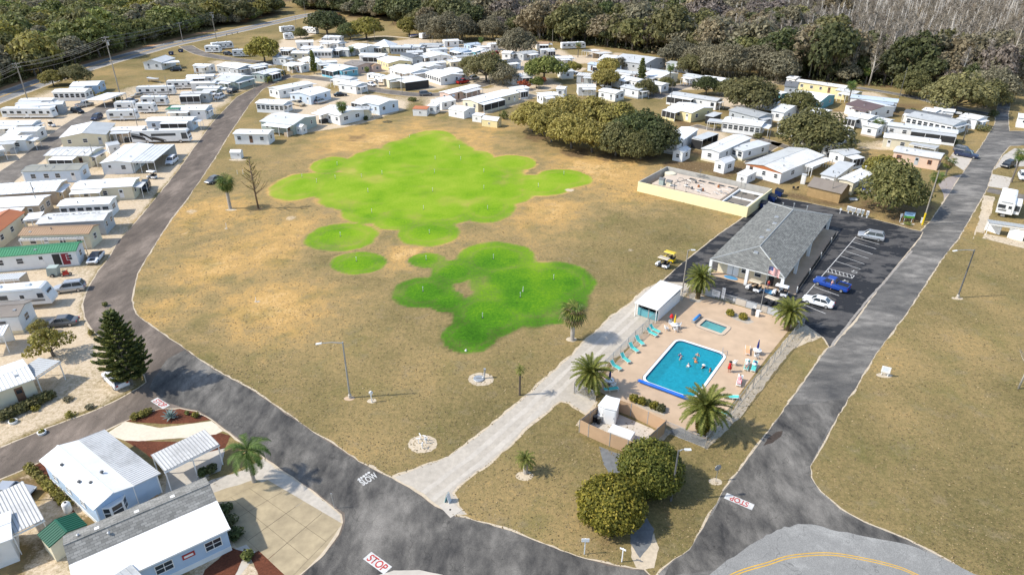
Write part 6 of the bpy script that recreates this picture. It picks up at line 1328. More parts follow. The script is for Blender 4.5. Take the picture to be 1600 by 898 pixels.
rb = empty('lifeguard_flag', G(1048, 506, .03), 0, 'small red canopy folded next to the yellow umbrella', 'umbrella'); MB().tube([(0, 0, 0), (0, 0, 1.7)], .025, 6).put('pole', WHITE, rb); MB().lathe([(.02, 1.1), (.32, 1.2), (.25, 1.5), (.04, 1.8)], k=8).put('canopy', REDC, rb)
# ---- chain link fence
def meshmat():
    m, nt, b, g = base('chain_link'); P = g.outputs['Position']; tc = nt.nodes.new('ShaderNodeTexCoord')
    sx = nt.nodes.new('ShaderNodeSeparateXYZ'); L(nt, tc.outputs['Object'], sx.inputs[0])
    f = None
    for s in (1, -1):
        t = mth(nt, 'MULTIPLY', mth(nt, 'ADD', sx.outputs[0], mth(nt, 'MULTIPLY', sx.outputs[2], s)), 9.0); t = mth(nt, 'FRACT', t)
        w = mth(nt, 'LESS_THAN', t, .21); f = w if f is None else mth(nt, 'MAXIMUM', f, w)
    tr = nt.nodes.new('ShaderNodeBsdfTransparent'); x = nt.nodes.new('ShaderNodeMixShader'); L(nt, f, x.inputs[0]); L(nt, tr.outputs[0], x.inputs[1]); L(nt, b.outputs[0], x.inputs[2])
    b.inputs['Base Color'].default_value = (.36, .38, .4, 1); b.inputs['Metallic'].default_value = .3; b.inputs['Roughness'].default_value = .5
    L(nt, x.outputs[0], nt.nodes['Material Output'].inputs[0]); return m
LINKM = meshmat()
def fence(pts, label, h=1.5, gap=2.6, z=0.0):
    o = empty('chain_link_fence', G(*pts[0], z), 0, label, 'fence', 'pool fence')
    P = [G(*p, z)-o.location for p in pts]
    for a, b in zip(P[:-1], P[1:]):
        d = b-a; l = d.length; rz = math.atan2(d.y, d.x); n = max(1, round(l/gap))
        put('wire_mesh', MB().quad((0, 0, .05), (l, 0, .05), (l, 0, h), (0, 0, h)).mesh('wire_mesh', LINKM), o, a, (0, 0, rz))
        MB().tube([(0, 0, h), (l, 0, h)], .03, 6).put('top_rail', STEEL, o, a, (0, 0, rz)); MB().tube([(0, 0, .06), (l, 0, .06)], .018, 5).put('bottom_rail', STEEL, o, a, (0, 0, rz))
        for i in range(n+1): put('post', cached(('fp', h), lambda: MB().tube([(0, 0, 0), (0, 0, h+.06)], .04, 6).ball((0, 0, h+.07), .055, 6).mesh('post', STEEL)), o, a+d*(i/n))
    return o
fence([(1024, 501), (992, 531), (945, 578), (897, 613.5), (930, 627.5)], 'chain link fence between the gravel path and the pool loungers', 1.6)
fence([(1101, 700), (1176, 606), (1256, 507)], 'long chain link fence along the right side of the pool deck', 1.7)
fence([(1038, 674), (1101, 699.5)], 'short chain link fence in front of the large near palm', 1.6)
fence([(1064, 470), (1084, 455.5)], 'short chain link fence between the green shed and a palm', 1.5)
# low wall with signs and gates behind the pool
lw = empty('pool_screen_wall', G(1086, 457), ang_(G(1250, 505)-G(1086, 457)), 'low grey wall of panels between the pool deck and the car lot', 'fence', 'pool fence'); ll = (G(1250, 505)-G(1086, 457)).length
npn = 10
for i in range(npn):
    x = ll*i/npn; w_ = ll/npn
    if i in (2, 3): put('gate_mesh', MB().quad((x, 0, .05), (x+w_, 0, .05), (x+w_, 0, 1.3), (x, 0, 1.3)).mesh('gate_mesh', LINKM), lw)
    else: MB().box(x+.05, x+w_-.05, -.04, .04, .05, 1.15).put('panel', WALL['g'] if i % 2 else CONC, lw)
    MB().tube([(x, 0, 0), (x, 0, 1.35)], .045, 6).put('post', STEEL, lw)
MB().tube([(0, 0, 1.3), (ll, 0, 1.3)], .03, 6).put('top_rail', STEEL, lw)
for x, y, w_, h_, t in ((1117, 466, 1.3, 1.1, 'large white notice board by the pool gate'), (1128, 469, .5, 1.9, 'tall narrow white board at the pool gate'), (1148, 474, .8, .5, 'small white notice on the pool fence'), (1178, 485, .45, .45, 'small white square notice on the pool wall')):
    o = empty('notice_board', G(x, y, .03)+Vector((0, -.15, 0)), pr, t, 'notice board'); MB().box(-w_/2, w_/2, -.03, .03, .45, .45+h_).put('board', WHITE, o)
    for s in (-1, 1): MB().box(s*w_*.4-.03, s*w_*.4+.03, .03, .08, 0, .45+h_*.9).put('post', STEEL, o)
    for k in range(3): MB().box(-w_*.36, w_*(.36-.1*k), -.034, -.03, .45+h_*(.75-.2*k), .45+h_*(.8-.2*k)).put('printed_line', DSTEEL, o)
tb = empty('trash_bin', G(1176, 492, .03), 0, 'dark round trash bin beside the flagpole', 'bin'); MB().lathe([(.28, 0), (.34, .85), (.36, .9)], k=12).put('bin', DSTEEL, tb); MB().lathe([(.37, .9), (.3, 1.05), (.05, 1.12)], k=12).put('lid', BLACK, tb)
tb = empty('white_cabinet', G(1183, 494, .03), pr, 'white upright box beside the trash bin', 'cabinet'); MB().box(-.25, .25, -.2, .2, 0, 1.0).put('body', WHITE, tb); MB().box(-.27, .27, -.22, .22, 1.0, 1.05).put('lid', TRIM, tb)
# ---- enclosure of tan panels with pump sheds
TANP = M('tan_fence_panel', (.46, .31, .19), .8, .1, 1.0)
def panelfence(pts, label, h=1.9):
    o = empty('panel_fence', G(*pts[0]), 0, label, 'fence', 'tan enclosure fences'); P = [G(*p)-o.location for p in pts]
    for a, b in zip(P[:-1], P[1:]):
        d = b-a; l = d.length; rz = math.atan2(d.y, d.x); n = max(1, round(l/2.4))
        for i in range(n):
            MB().box(.04, l/n-.04, -.025, .025, .04, h).put('panel', TANP, o, a+d*(i/n), (0, 0, rz))
            MB().box(-.045, .045, -.045, .045, 0, h+.06).put('post', STEEL, o, a+d*(i/n), (0, 0, rz))
            MB().box(.05, l/n-.05, .03, .07, h-.18, h-.1).put('rail', STEEL, o, a+d*(i/n), (0, 0, rz))
        MB().box(-.045, .045, -.045, .045, 0, h+.06).put('post', STEEL, o, b, (0, 0, rz))
panelfence([(951, 638), (905, 675), (919, 682), (952, 697), (1008, 718)], 'tan panel fence at the left and front of the pump yard')
panelfence([(951, 638), (985, 650), (1038, 676), (1012, 700)], 'tan panel fence between pump yard and pool deck')
sheet('concrete_slab', P2((951, 640), (1034, 676), (1008, 716), (908, 675)), .02, CONC)
def twinshed(A, B, C, label, h=2.2):
    o3, rz, w_, d = rect(A, B, C, h); o = empty('pump_shed', o3, rz, label, 'shed'); MB().box(0, w_, 0, d, 0, h).put('wall', WHITE, o)
    MB().hexa([(-.06, -.1, h), (w_+.06, -.1, h), (w_+.06, d+.1, h+.2), (-.06, d+.1, h+.2)], [(-.06, -.1, h+.06), (w_+.06, -.1, h+.06), (w_+.06, d+.1, h+.26), (-.06, d+.1, h+.26)]).put('roof', ROOF['w'], o)
    MB().box(.12, w_-.12, -.04, 0, .1, h-.25).put('door', TRIM, o); MB().box(w_-.25, w_-.2, -.07, -.04, 1, 1.2).put('handle', DSTEEL, o); return o
twinshed((935, 633), (945, 637), 2.0, 'left of two tall white pump sheds in the yard')
twinshed((944.5, 637), (963, 641), 2.0, 'right of two tall white pump sheds in the yard', 2.35)
o3, rz, w_, d = rect((950, 673), (985, 686), (994, 676), .9); o = empty('equipment_cover', o3, rz, 'wide low white cover with dark spots in the pump yard', 'equipment cover'); MB().box(0, w_, 0, d, 0, .82).put('casing', WALL['w'], o); MB().hexa([(-.06, -.06, .82), (w_+.06, -.06, .82), (w_+.06, d+.06, .82), (-.06, d+.06, .82)], [(0, 0, .92), (w_, 0, .92), (w_, d, 1.0), (0, d, 1.0)]).put('top', ROOF['w'], o)
for x, y, r_, m_, t in ((937, 657, .35, STEEL, 'white topped drum beside the pump sheds'), (929, 658, .28, BLACK, 'black bin left of the white topped drum'), (935, 661, .26, BLACK, 'black bin in front of the white topped drum')):
    o = empty('drum', G(x, y), 0, t, 'drum'); MB().lathe([(r_*.9, 0), (r_, .05), (r_, .85)], k=12).put('drum', m_, o); MB().lathe([(r_*1.04, .85), (r_*1.0, .93), (.05, .95)], k=12).put('lid', WHITE if m_ == STEEL else DSTEEL, o)
o = empty('black_bag', G(978, 692), 0, 'black bag on the ground behind the tan fence', 'bag'); put('bag', MB().ball((0, 0, .3), (.5, .4, .35), 8).mesh('bag', BLACK, True), o)
# ---- green shed beside the pool
def poolshed():
    h = 2.5; o3, rz, w_, d = rect((992, 472), (1028, 484), (1063, 449), h); o = empty('pool_shed', o3, rz, 'white shed with teal green front panel beside the pool loungers', 'shed')
    MB().hexa([(0, 0, h-.1), (w_, 0, h-.1), (w_, d, h+.15), (0, d, h+.15)], [(0, 0, h), (w_, 0, h), (w_, d, h+.25), (0, d, h+.25)]).put('roof', ROOF['w'], o)
    MB().box(w_-.3, w_-.2, .9, d-.1, 0, h-.45).put('side_wall', WHITE, o); MB().box(.1, .2, .9, d-.1, 0, h-.1).put('side_wall', WHITE, o); MB().box(.2, w_-.3, d-.2, d-.1, 0, h).put('back_wall', WHITE, o)
    MB().box(.3, w_-.35, .8, .88, .05, 1.35).put('front_panel', WALL['te'], o); MB().box(w_*.52, w_*.56, .76, .8, .05, 1.6).put('panel_post', STEEL, o)
    MB().box(.3, w_-.4, 3.0, 3.1, 0, 2.3).put('shade_panel', M('interior_shade_paint', (.05, .06, .06), .8), o)  # added near-black panel: the shed's inside shade is put into its colour
    for x in (.12, w_-.25): MB().box(x-.05, x+.05, .1, .2, 0, h-.1).put('post', WHITE, o)
    for i in range(6): MB().box(w_-.28, w_-.24, 1.2+i*.95, 1.28+i*.95, h-.46, h-.02).put('mullion', WHITE, o)
    MB().box(-.02, w_+.02, -.05, 0, h-.14, h+.03).put('fascia', TRIM, o)
    for x, s in ((.8, .5), (1.7, .35)): MB().lathe([(s*.6, 1.35), (s*.7, 1.6), (s*.3, 1.9)], (x, 1.6, 0), 8).put('stored_item', DSTEEL, o)
poolshed()
# ---- shrubs on the deck
for i, (x, y) in enumerate(((991, 626), (1003, 630), (1013, 633), (1022, 637), (1033, 641))):
    bush((x, y), .62 if i != 2 else .42, .85, ['round clipped shrub, leftmost of five in the deck bed', 'round clipped shrub, second of five in the deck bed', 'smallest dark shrub in the middle of the deck bed', 'round clipped shrub, fourth of five in the deck bed', 'round clipped shrub, rightmost of five in the deck bed'][i], ['bush', 'bush', 'dark', 'bush', 'dark'][i], 700, .11, 'deck shrubs', seed=i+1)
for i, (x, y) in enumerate(((1141, 492), (1161, 498))): bush((x, y), .68, .95, ['left round shrub of the pair beside the hot tub', 'right round shrub of the pair beside the hot tub'][i], 'bush', 800, .11, 'deck shrubs', seed=i+8)
sheet('gravel_bed', dense(P2((1131, 490), (1141, 487), (1170, 497), (1178, 503), (1168, 506), (1150, 500)), .4, .05), .036, GRAV)
sheet('gravel_bed', dense(P2((984, 627), (992, 623), (1040, 641), (1038, 649), (1010, 640)), .4, .05), .036, GRAV)
sheet('gravel_bed', dense(P2((1046, 672), (1062, 668), (1104, 686), (1100, 697), (1060, 684)), .4, .05), .036, M('dark_gravel', (.2, .19, .18), .95, .4, 5))
sheet('gravel_bed', dense(P2((1076, 460), (1090, 456), (1102, 466), (1092, 473), (1078, 470)), .4, .05), .036, GRAV)
# ================================================================ CLUBHOUSE
def club():
    h = 2.9; o3, rz, w_, d = rect((1109, 406), (1226, 436.5), (1321, 341.5), h)
    o = empty('clubhouse', o3, rz, 'long cream clubhouse with a grey shingle hip roof and white columns', 'clubhouse')
    sh = shingle('clubhouse_shingles', (.15, .15, .135), (.27, .268, .24), rz, .3)
    k = w_*.5; A_, B_ = (w_/2, 6.4, h+1.75), (w_/2, d-6.4, h+1.75); th = .14
    c = [(0, 0, h), (w_, 0, h), (w_, d, h), (0, d, h)]; up = lambda p: (p[0], p[1], p[2]+th)
    # four roof planes, each in its own frame so that the shingle courses follow the eaves
    for f, nm in (((c[0], c[1], A_), 'roof_hip'), ((c[1], c[2], B_, A_), 'roof_slope'), ((c[2], c[3], B_), 'roof_hip'), ((c[3], c[0], A_, B_), 'roof_slope')):
        a, b = Vector(up(f[0])), Vector(up(f[1])); x = (b-a).normalized(); n = (b-a).cross(Vector(up(f[2]))-a).normalized(); y = n.cross(x)
        mt_ = Matrix((x, y, n)).transposed(); q = [mt_.transposed() @ (Vector(up(p))-a) for p in f]
        ob = MB().quad(*[(p.x, p.y, 0) for p in q]).put(nm, sh, o); ob.matrix_local = Matrix.Translation(a) @ mt_.to_4x4()
    b = MB(); b.quad(*c[::-1])
    for i in range(4): p, q = c[i], c[(i+1) % 4]; b.quad(p, q, up(q), up(p))
    b.put('fascia', TRIM, o)
    RC = M('ridge_cap', (.36, .37, .36), .85, .12, 2)
    for p, q in ((c[0], A_), (c[1], A_), (c[2], B_), (c[3], B_), (A_, B_)): MB().tube([Vector(up(p))+Vector((0, 0, .0)), Vector(up(q))+Vector((0, 0, .0))], .11, 6).put('ridge_cap', RC, o)
    cw = WALL['c']
    MB().box(.9, w_-3.4, 2.3, d-2.0, 0, h-.02).put('wall', cw, o)
    MB().box(w_-3.4, w_-2.6, 5.4, d-2.4, 0, h-.03).put('wall', cw, o)
    for x, y in ((.25, .25), (w_*.52, .25), (w_-.3, .3), (w_-.3, 9.4), (w_-.3, 18.2), (w_-.3, d-.4)):
        MB().box(x-.24, x+.24, y-.24, y+.24, .0, h).put('column', WHITE, o)
    window(o, (w_*.62, 2.28, 1.6), (0, 0, 0), 1.0, 1.1); window(o, (w_*.56-6.0+4.4, 2.28, 1.6), (0, 0, 0), .8, 1.1)
    MB().box(2.6, 4.6, 2.22, 2.3, .05, 2.2).put('double_door', WHITE, o); MB().box(3.56, 3.62, 2.2, 2.23, .05, 2.2).put('door_seam', DSTEEL, o)
    door(o, (w_*.8, 2.28, .06), (0, 0, 0), BLACK)
    lt = MB()                                       # two short illegible dark words of raised letters
    for x0_, n_ in ((4.9, 5), (5.75, 4)):
        for q in range(n_): lt.box(x0_+q*.15, x0_+q*.15+.1, 2.26, 2.3, 2.0+.05*(q % 2), 2.26)
    lt.put('wall_lettering', DSTEEL, o)
    for y in (8, 12, 16, 20, 24): window(o, (w_-2.59, y, 1.6), (0, 0, math.pi/2), 1.5, 1.1)
    for y in (10, 18, 26): door(o, (w_-2.59, y, .06), (0, 0, math.pi/2), WHITE)
    xr = (Matrix.Rotation(-rz, 3, "Z") @ (G(1247, 453)-Vector((o3.x, o3.y, 0)))).x; MB().box(w_-3.0, xr+.1, 1.2, d-.2, 0, .06).put('walkway', DECK, o); MB().box(.3, w_-3.0, .3, 2.3, 0, .055).put('walkway', DECK, o)
    RA = M('black_railing', (.025, .025, .025), .5)
    n = 7; y0 = 2.4; yl = (d-2.8-y0)/n
    for i in range(n):
        ya = y0+i*yl; b = MB(); b.box(xr-.02, xr+.03, ya+.15, ya+yl-.15, .95, 1.0).box(xr-.02, xr+.03, ya+.15, ya+yl-.15, .12, .17)
        for q in range(24): yy = ya+.15+(yl-.3)*q/23; b.box(xr-.012, xr+.022, yy-.018, yy+.018, .17, .95)
        b.put('railing', RA, o)
        MB().box(xr-.06, xr+.08, ya-.08, ya+.08, 0, 1.1).put('railing_post', WHITE if i % 2 == 0 else RA, o)
    for x, y in ((1.7, .8), (w_*.66, -.2)):
        pass
    for x, y, s in ((w_*.5, 4.5, 1), (w_*.42, 11, 1), (w_*.42, 15, 1), (w_*.42, 19, 1), (w_*.36, 23, 1)):
        z = h+1.75*(x/(w_/2))+th if y > 6.4 else h+1.75*y/6.4+th
        MB().hexa([(x-.4, y-.3, z-.1), (x+.4, y-.3, z-.1), (x+.4, y+.3, z-.1), (x-.4, y+.3, z-.1)], [(x-.35, y-.25, z+.12), (x+.35, y-.25, z+.12), (x+.35, y+.25, z+.18), (x-.35, y+.25, z+.18)]).put('roof_vent', STEEL, o)
    for x, y in ((w_*.25, 27), (w_*.3, 30), (w_*.45, 31), (w_*.65, 31)):
        z = h+.9; MB().lathe([(.07, 0), (.07, 1.0), (.16, 1.02), (.14, 1.15), (.03, 1.2)], (x, y, z), 8).put('roof_pipe', STEEL, o)
    BL = M('blue_mat', (.08, .24, .42), .9, .1, 2)
    for i, (x, y, t) in enumerate(((1142, 434.5, 'left blue raised pad in front of the clubhouse porch'), (1203, 456.5, 'right blue raised pad in front of the clubhouse porch'))):
        c = G(x, y); e = empty('blue_pad', (c.x, c.y, .02), rz, t, 'pad')
        ov = [(1.25*math.cos(a), .62*math.sin(a)) for a in [i*math.pi/10 for i in range(20)]]
        MB().hexa([(p, q, 0) for p, q in ov], [(p*.93, q*.9, .14) for p, q in ov]).put('pad', BL, e)
    return o3, rz, w_, d
club()
# ================================================================ TREATMENT PLANT behind the yellow wall
def plant():
    A, B, C = (997, 284), (1169, 324), (1200, 293.5); H = 2.3
    YW = M('pale_yellow_wall', (.78, .7, .42), .8, .05, .8); GW_ = M('grey_block_wall', (.42, .4, .36), .9, .15, 1.0)
    o3, rz, w_, d = rect(A, B, C, H); d = max(d, 11)
    o = empty('plant_wall', o3, rz, 'rectangular pale yellow wall around the treatment plant', 'wall'); t = .2
    MB().box(0, w_, 0, t, 0, H).put('front_wall', YW, o); MB().box(w_-t, w_, t, d, 0, H).put('side_wall', YW, o); MB().box(0, t, t, d, 0, H).put('side_wall', GW_, o); MB().box(t, w_-t, d-t, d, 0, H).put('back_wall', GW_, o)
    # grey inner faces as they are
    MB().box(t, w_-t, t+.002, t+.03, 0, H-.05).put('inner_lining', GW_, o); MB().box(w_-t-.03, w_-t-.002, t+.03, d-t, 0, H-.05).put('inner_lining', GW_, o)
    R_ = Matrix.Rotation(rz, 3, 'Z'); loc = lambda x, y, z=0: o3+R_ @ Vector((x, y, z))
    tk = empty('treatment_tank', loc(0, 0), rz, 'concrete tank deck with dark square openings inside the yellow wall', 'tank')
    DK = M('dark_water', (.03, .028, .02), .15, .2, .5); CT = M('beige_tank_concrete', (.56, .46, .36), .9, .15, 1)
    zt = 1.5
    MB().box(2.0, w_-7.2, 3.0, d-1.2, 0, zt).put('deck', CT, tk)
    for i in range(5):
        x = 7.4+i*2.35
        MB().box(x, x+1.5, d-3.6, d-2.4, zt, zt+.02).put('opening', DK, tk); ringmesh([(x-.1, d-3.7), (x+1.6, d-3.7), (x+1.6, d-2.3), (x-.1, d-2.3)], [(x, d-3.6), (x+1.5, d-3.6), (x+1.5, d-2.4), (x, d-2.4)], zt, zt+.1).put('kerb', CT, tk)
    x0, x1, y0, y1 = w_-6.6, w_-1.0, 2.2, d-2.2
    ringmesh([(x0, y0), (x1, y0), (x1, y1), (x0, y1)], [(x0+.25, y0+.25), (x1-.25, y0+.25), (x1-.25, y1-.25), (x0+.25, y1-.25)], 0, 1.45).put('basin_rim', WHITE, tk)
    MB().box(x0+.25, x1-.25, y0+.25, y1-.25, .0, 1.0).put('sludge', M('grey_brown_sludge', (.2, .17, .13), .5, .2, 1), tk)
    for x, y in ((x0+1.2, y0+1.2), (x0+3.4, y0+1.1), (x0+1.3, y1-1.4), (x0+3.9, y1-1.2)): MB().box(x, x+.9, y, y+.6, 1.0, 1.12).put('opening', DK, tk)
    for y in ((y0+y1)/2,): MB().box(x0+.25, x1-.25, y-.08, y+.08, 1.0, 1.3).put('baffle', WHITE, tk)
    rr = random.Random(3); PIP = STEEL
    for i in range(22):
        x = rr.uniform(5.2, w_-8); y = rr.uniform(3.4, d-4.2); l = rr.uniform(.6, 2.2)
        MB().tube([(x, y, zt+.0), (x, y, zt+.5), (x+l*rr.choice([-1, 1])*.7, y+rr.uniform(-.3, .3), zt+.5), (x+l, y+.3, zt+.02)], .05, 5).put('pipe', [PIP, WHITE, DSTEEL][i % 3], tk)
    for i in range(9):
        x = rr.uniform(5.5, w_-8); y = rr.uniform(3.6, d-4.4); MB().lathe([(.25, 0), (.28, .1), (.24, .5), (.1, .6)], (x, y, zt), 8).put('pump', [DSTEEL, STEEL, M('rusty_motor', (.3, .12, .05), .8)][i % 3], tk)
    for (x, y, h_, m_) in ((3.6, 3.2, 2.2, WALL['gg']), (5.2, 3.7, 1.6, WALL['c'])):
        MB().box(x, x+1.1, y, y+1.0, zt*.0, zt+h_*.6).put('control_cabinet', m_, tk); MB().hexa([(x-.1, y-.1, zt+h_*.6), (x+1.2, y-.1, zt+h_*.6), (x+1.2, y+1.1, zt+h_*.6), (x-.1, y+1.1, zt+h_*.6)], [(x-.1, y+.4, zt+h_*.6+.4), (x+1.2, y+.4, zt+h_*.6+.4), (x+1.2, y+.6, zt+h_*.6+.4), (x-.1, y+.6, zt+h_*.6+.4)]).put('cabinet_roof', ROOF['k'], tk)
    MB().lathe([(1.3, 0), (1.35, .9), (1.35, 1.7), (1.1, 1.8)], (2.2, d-2.4, 0), 16).put('round_tank', WALL['c'], tk)
    for x, y in ((9.0, d-.9), (19, d-.9), (22.5, 4.6)):
        MB().tube([(x, y, zt), (x, y, zt+1.7)], .04, 5).put('valve_stem', DSTEEL, tk); MB().tube([(x+.3*math.cos(a), y+.02, zt+1.75+.3*math.sin(a)) for a in [i*math.pi/5 for i in range(11)]], .04, 5).put('valve_wheel', DSTEEL, tk)
    MB().tube([(8.5, 1.0, 0), (8.5, 1.0, 3.6), (10.5, 2.8, 4.3)], .09, 6).tube([(10.5, 2.8, 4.3), (10.5, 2.8, 1.6)], .03, 5).put('hoist_arm', DSTEEL, tk)
    MB().box(w_*.3, w_*.42, d-.55, d-.45, 2.0, 2.08).put('crossbar', DSTEEL, tk)
    return o
plant()
def dumpster(p, rz, label):
    o = empty('dumpster', G(*p), rz, label, 'dumpster', 'dark blue dumpsters'); BD = M('dumpster_blue', (.012, .03, .12), .5, .2, 2)
    MB().hexa([(-.9, -.7, .15), (.9, -.7, .15), (.9, .6, .15), (-.9, .6, .15)], [(-1, -.85, 1.2), (1, -.85, 1.2), (1, .75, 1.5), (-1, .75, 1.5)]).put('bin', BD, o)
    for s in (-1, 1): MB().hexa([(s*.5-.47, -.88, 1.22), (s*.5+.47, -.88, 1.22), (s*.5+.47, .78, 1.52), (s*.5-.47, .78, 1.52)], [(s*.5-.47, -.88, 1.27), (s*.5+.47, -.88, 1.27), (s*.5+.47, .78, 1.57), (s*.5-.47, .78, 1.57)]).put('lid', BLACK, o)
    MB().box(-.35, .35, -.83, -.78, .6, .95).put('sticker', WHITE, o)
    for x in (-.7, .7):
        for y in (-.5, .45): MB().lathe([(.08, 0), (.08, .15)], (x, y, 0), 8).put('caster', BLACK, o)
dumpster((1194, 325), pr+.3, 'bright blue dumpster nearest the yellow wall corner'); dumpster((1206, 314), pr+1.57, 'dark dumpster in the middle of the row of three'); dumpster((1216, 306), pr+1.57, 'dark dumpster with white stickers farthest up the row')
dumpster((268, 86), .2, 'blue dumpster by the highway, left one'); dumpster((283, 82), .2, 'blue dumpster by the highway, right one')
# ================================================================ POLES, LAMPS, SIGNS
def height_of(base, top):
    p = G(*base); z = np.arange(.2, 24, .02); v = np.stack([np.full_like(z, p.x), np.full_like(z, p.y), z-HC], 1)
    xs = 800+FPX*(v@_r2)/(v@_fw); ys = 449-FPX*(v@_u2)/(v@_fw); return float(z[np.argmin(abs(ys-top))])
def upole(base, top, label, arms=1, r=.16, name='utility_pole', trans=False, mat=POLEW, group='utility poles'):
    p = G(*base); h = height_of(base, top); o = empty(name, p, R(35), label, 'utility pole', group)
    MB().tube([(0, 0, 0), (0, 0, h)], [r, r*.7], 8).put('pole', mat, o)
    for k in range(arms):
        z = h-.5-1.1*k; MB().box(-1.1, 1.1, -.07, .07, z-.07, z+.07).put('cross_arm', mat, o)
        for x in (-1, -.4, .4, 1): MB().lathe([(.05, z+.07), (.07, z+.2), (.03, z+.3)], (x, 0, 0), 6).put('insulator', WHITE, o)
    if trans: MB().lathe([(.28, h-3), (.3, h-2.9), (.3, h-1.9), (.1, h-1.75)], (.45, 0, 0), 10).put('transformer', STEEL, o)
    return Vector((p.x, p.y, h))
p1 = upole((43, 155), 98, 'utility pole nearest the left edge of the photo', 2, .2)
p2 = upole((188, 149), 57, 'utility pole with transformer left of the lone brick house', 2, .2, trans=True)
p3 = upole((286, 66), 35, 'utility pole on the far verge of the highway', 1, .2)
p4 = upole((338, 61), 19, 'utility pole with transformer farthest up the highway', 2, .2, trans=True)
wires = []
def wire(a, b, sag, label):
    o = MB().tube([tuple(a.lerp(b, i/12)-Vector((0, 0, sag*4*(i/12)*(1-i/12)))) for i in range(13)], .028, 4).put('power_line', DSTEEL); tag(o, label, 'power line', 'power lines along the highway')
for k, (za, y) in enumerate(((-.3, -.9), (-.3, .9), (-1.4, -.9), (-1.4, .9), (-3, 0))):
    ofs = Vector((y*.8, y*.57, za))
    for i, (a, b) in enumerate(((p1, p2), (p2, p4), (p1, p1+(p1-p2)*.8))): wire(a+ofs, b+ofs, 1.2, 'thin power line strung between the poles along the highway')
wire(p2+Vector((0, 0, -2)), p3+Vector((0, 0, -.3)), 1, 'thin power line crossing the highway to the far verge pole')
for b, t, l in (((246, 172), 140, 'leaning bare pole among the white trailers'), ((265, 153), 120, 'bare pole at the end of the tall white trailer'), ((215, 198), 162, 'thin pole above the rear of the motor coach'), ((64, 334), 285, 'dark pole standing in front of the tan gable wall'), ((150, 258), 225, 'thin pole beside the home whose gable faces left'), ((307, 130), 112, 'short pole beyond the grass lawn'), ((365, 112), 88, 'pole in front of the small grey gable at the far bend'), ((576, 90), 64, 'pole left of the pyramid roofed home'), ((586, 66), 46, 'white topped pole at the far lawn'), ((629, 149), 115, 'lamp pole on the middle street in front of the black carport'), ((689, 108), 87, 'pole in front of the home with dotted vents'), ((676, 76), 56, 'pole at the flat grey roof by the woods'), ((760, 88), 72, 'thin pole beside the pinkish home'), ((863, 71), 47, 'tall pole at the woods right of the tan and white roof'), ((990, 108), 88, 'dark pole in front of the very large home'), ((514, 78), 54, 'pole among the far rows right of the pale oak'), ((463, 42), 20, 'pole beside the highway far away'), ((478, 30), 3, 'tall pole beside the highway at the far end'), ((409, 26), 0, 'tall pole on the far side of the highway'), ((399, 152), 128, 'lamp pole at the top bend of the curved road'), ((1201, 222), 180, 'dark pole right of the bay windowed home'), ((1325, 240), 212, 'dark pole beside the white home end under the oak'), ((1442, 152), 118, 'flag pole at the edge of the right woods'), ((1392, 136), 123, 'short flagpole on the right hand lawn'), ((1405, 153), 105, 'very thin mast on the right hand lawn'), ((1296, 313), 274, 'pole in front of the plywood shed'), ((1047, 170), 128, 'pole left of the pale yellow home')):
    upole(b, t, l, 0, .11, 'pole', mat=POLEW if b[0] < 900 else DSTEEL if b[0] not in (1296,) else POLEW, group='thin poles')
w_ = upole((1441, 351), 266, 'tall wooden pole with a yellow guard beside the right road', 0, .15)
po = [o for o in bpy.data.objects if o.name.startswith('utility_pole') and o.parent is None][-1]
MB().tube([(0, 0, .0), (0, 0, 2.6)], .19, 8).put('yellow_guard', CP['yellow'], po)
for i, y in enumerate((.4, .8)): pass
def lamp(base, top, arm_dx, label, arm=1.9, mat=STEEL, basec=True):
    p = G(*base); h = height_of(base, top); a = 0 if arm_dx > 0 else math.pi; o = empty('street_lamp', p, a+R(8), label, 'street lamp', 'street lamps')
    MB().tube([(0, 0, 0), (0, 0, h)], [.13, .09], 8).put('pole', mat, o)
    MB().tube([(0, 0, h-.15), (arm*.5, 0, h+.05), (arm, 0, h+.05)], [.06, .05, .04], 6).put('arm', STEEL, o)
    MB().hexa([(arm-.1, -.13, h-.03), (arm+.6, -.16, h-.05), (arm+.6, .16, h-.05), (arm-.1, .13, h-.03)], [(arm-.1, -.08, h+.12), (arm+.6, -.06, h+.06), (arm+.6, .06, h+.06), (arm-.1, .08, h+.12)]).put('lamp_head', WHITE, o)
    if basec: MB().lathe([(.22, 0), (.22, .5), (.16, .6)], k=10).put('base_sleeve', CONC, o)
lamp((547, 621), 534, -1, 'tall steel street lamp in the field near the curved road', 2.6)
lamp((1496, 465), 390, -1, 'dark street lamp on the grass right of the parking lot', 3.2, DSTEEL)
lamp((1048, 782), 703, 1, 'street lamp rising behind the right round bush', .7, DSTEEL, False)
lamp((1066, 456), 391, 1, 'wooden street lamp beside the palm at the clubhouse', .6, POLEW, False)
lamp((1504, 222), 196, 1, 'street lamp beside the two parked SUVs up the right road', .6, DSTEEL, False)
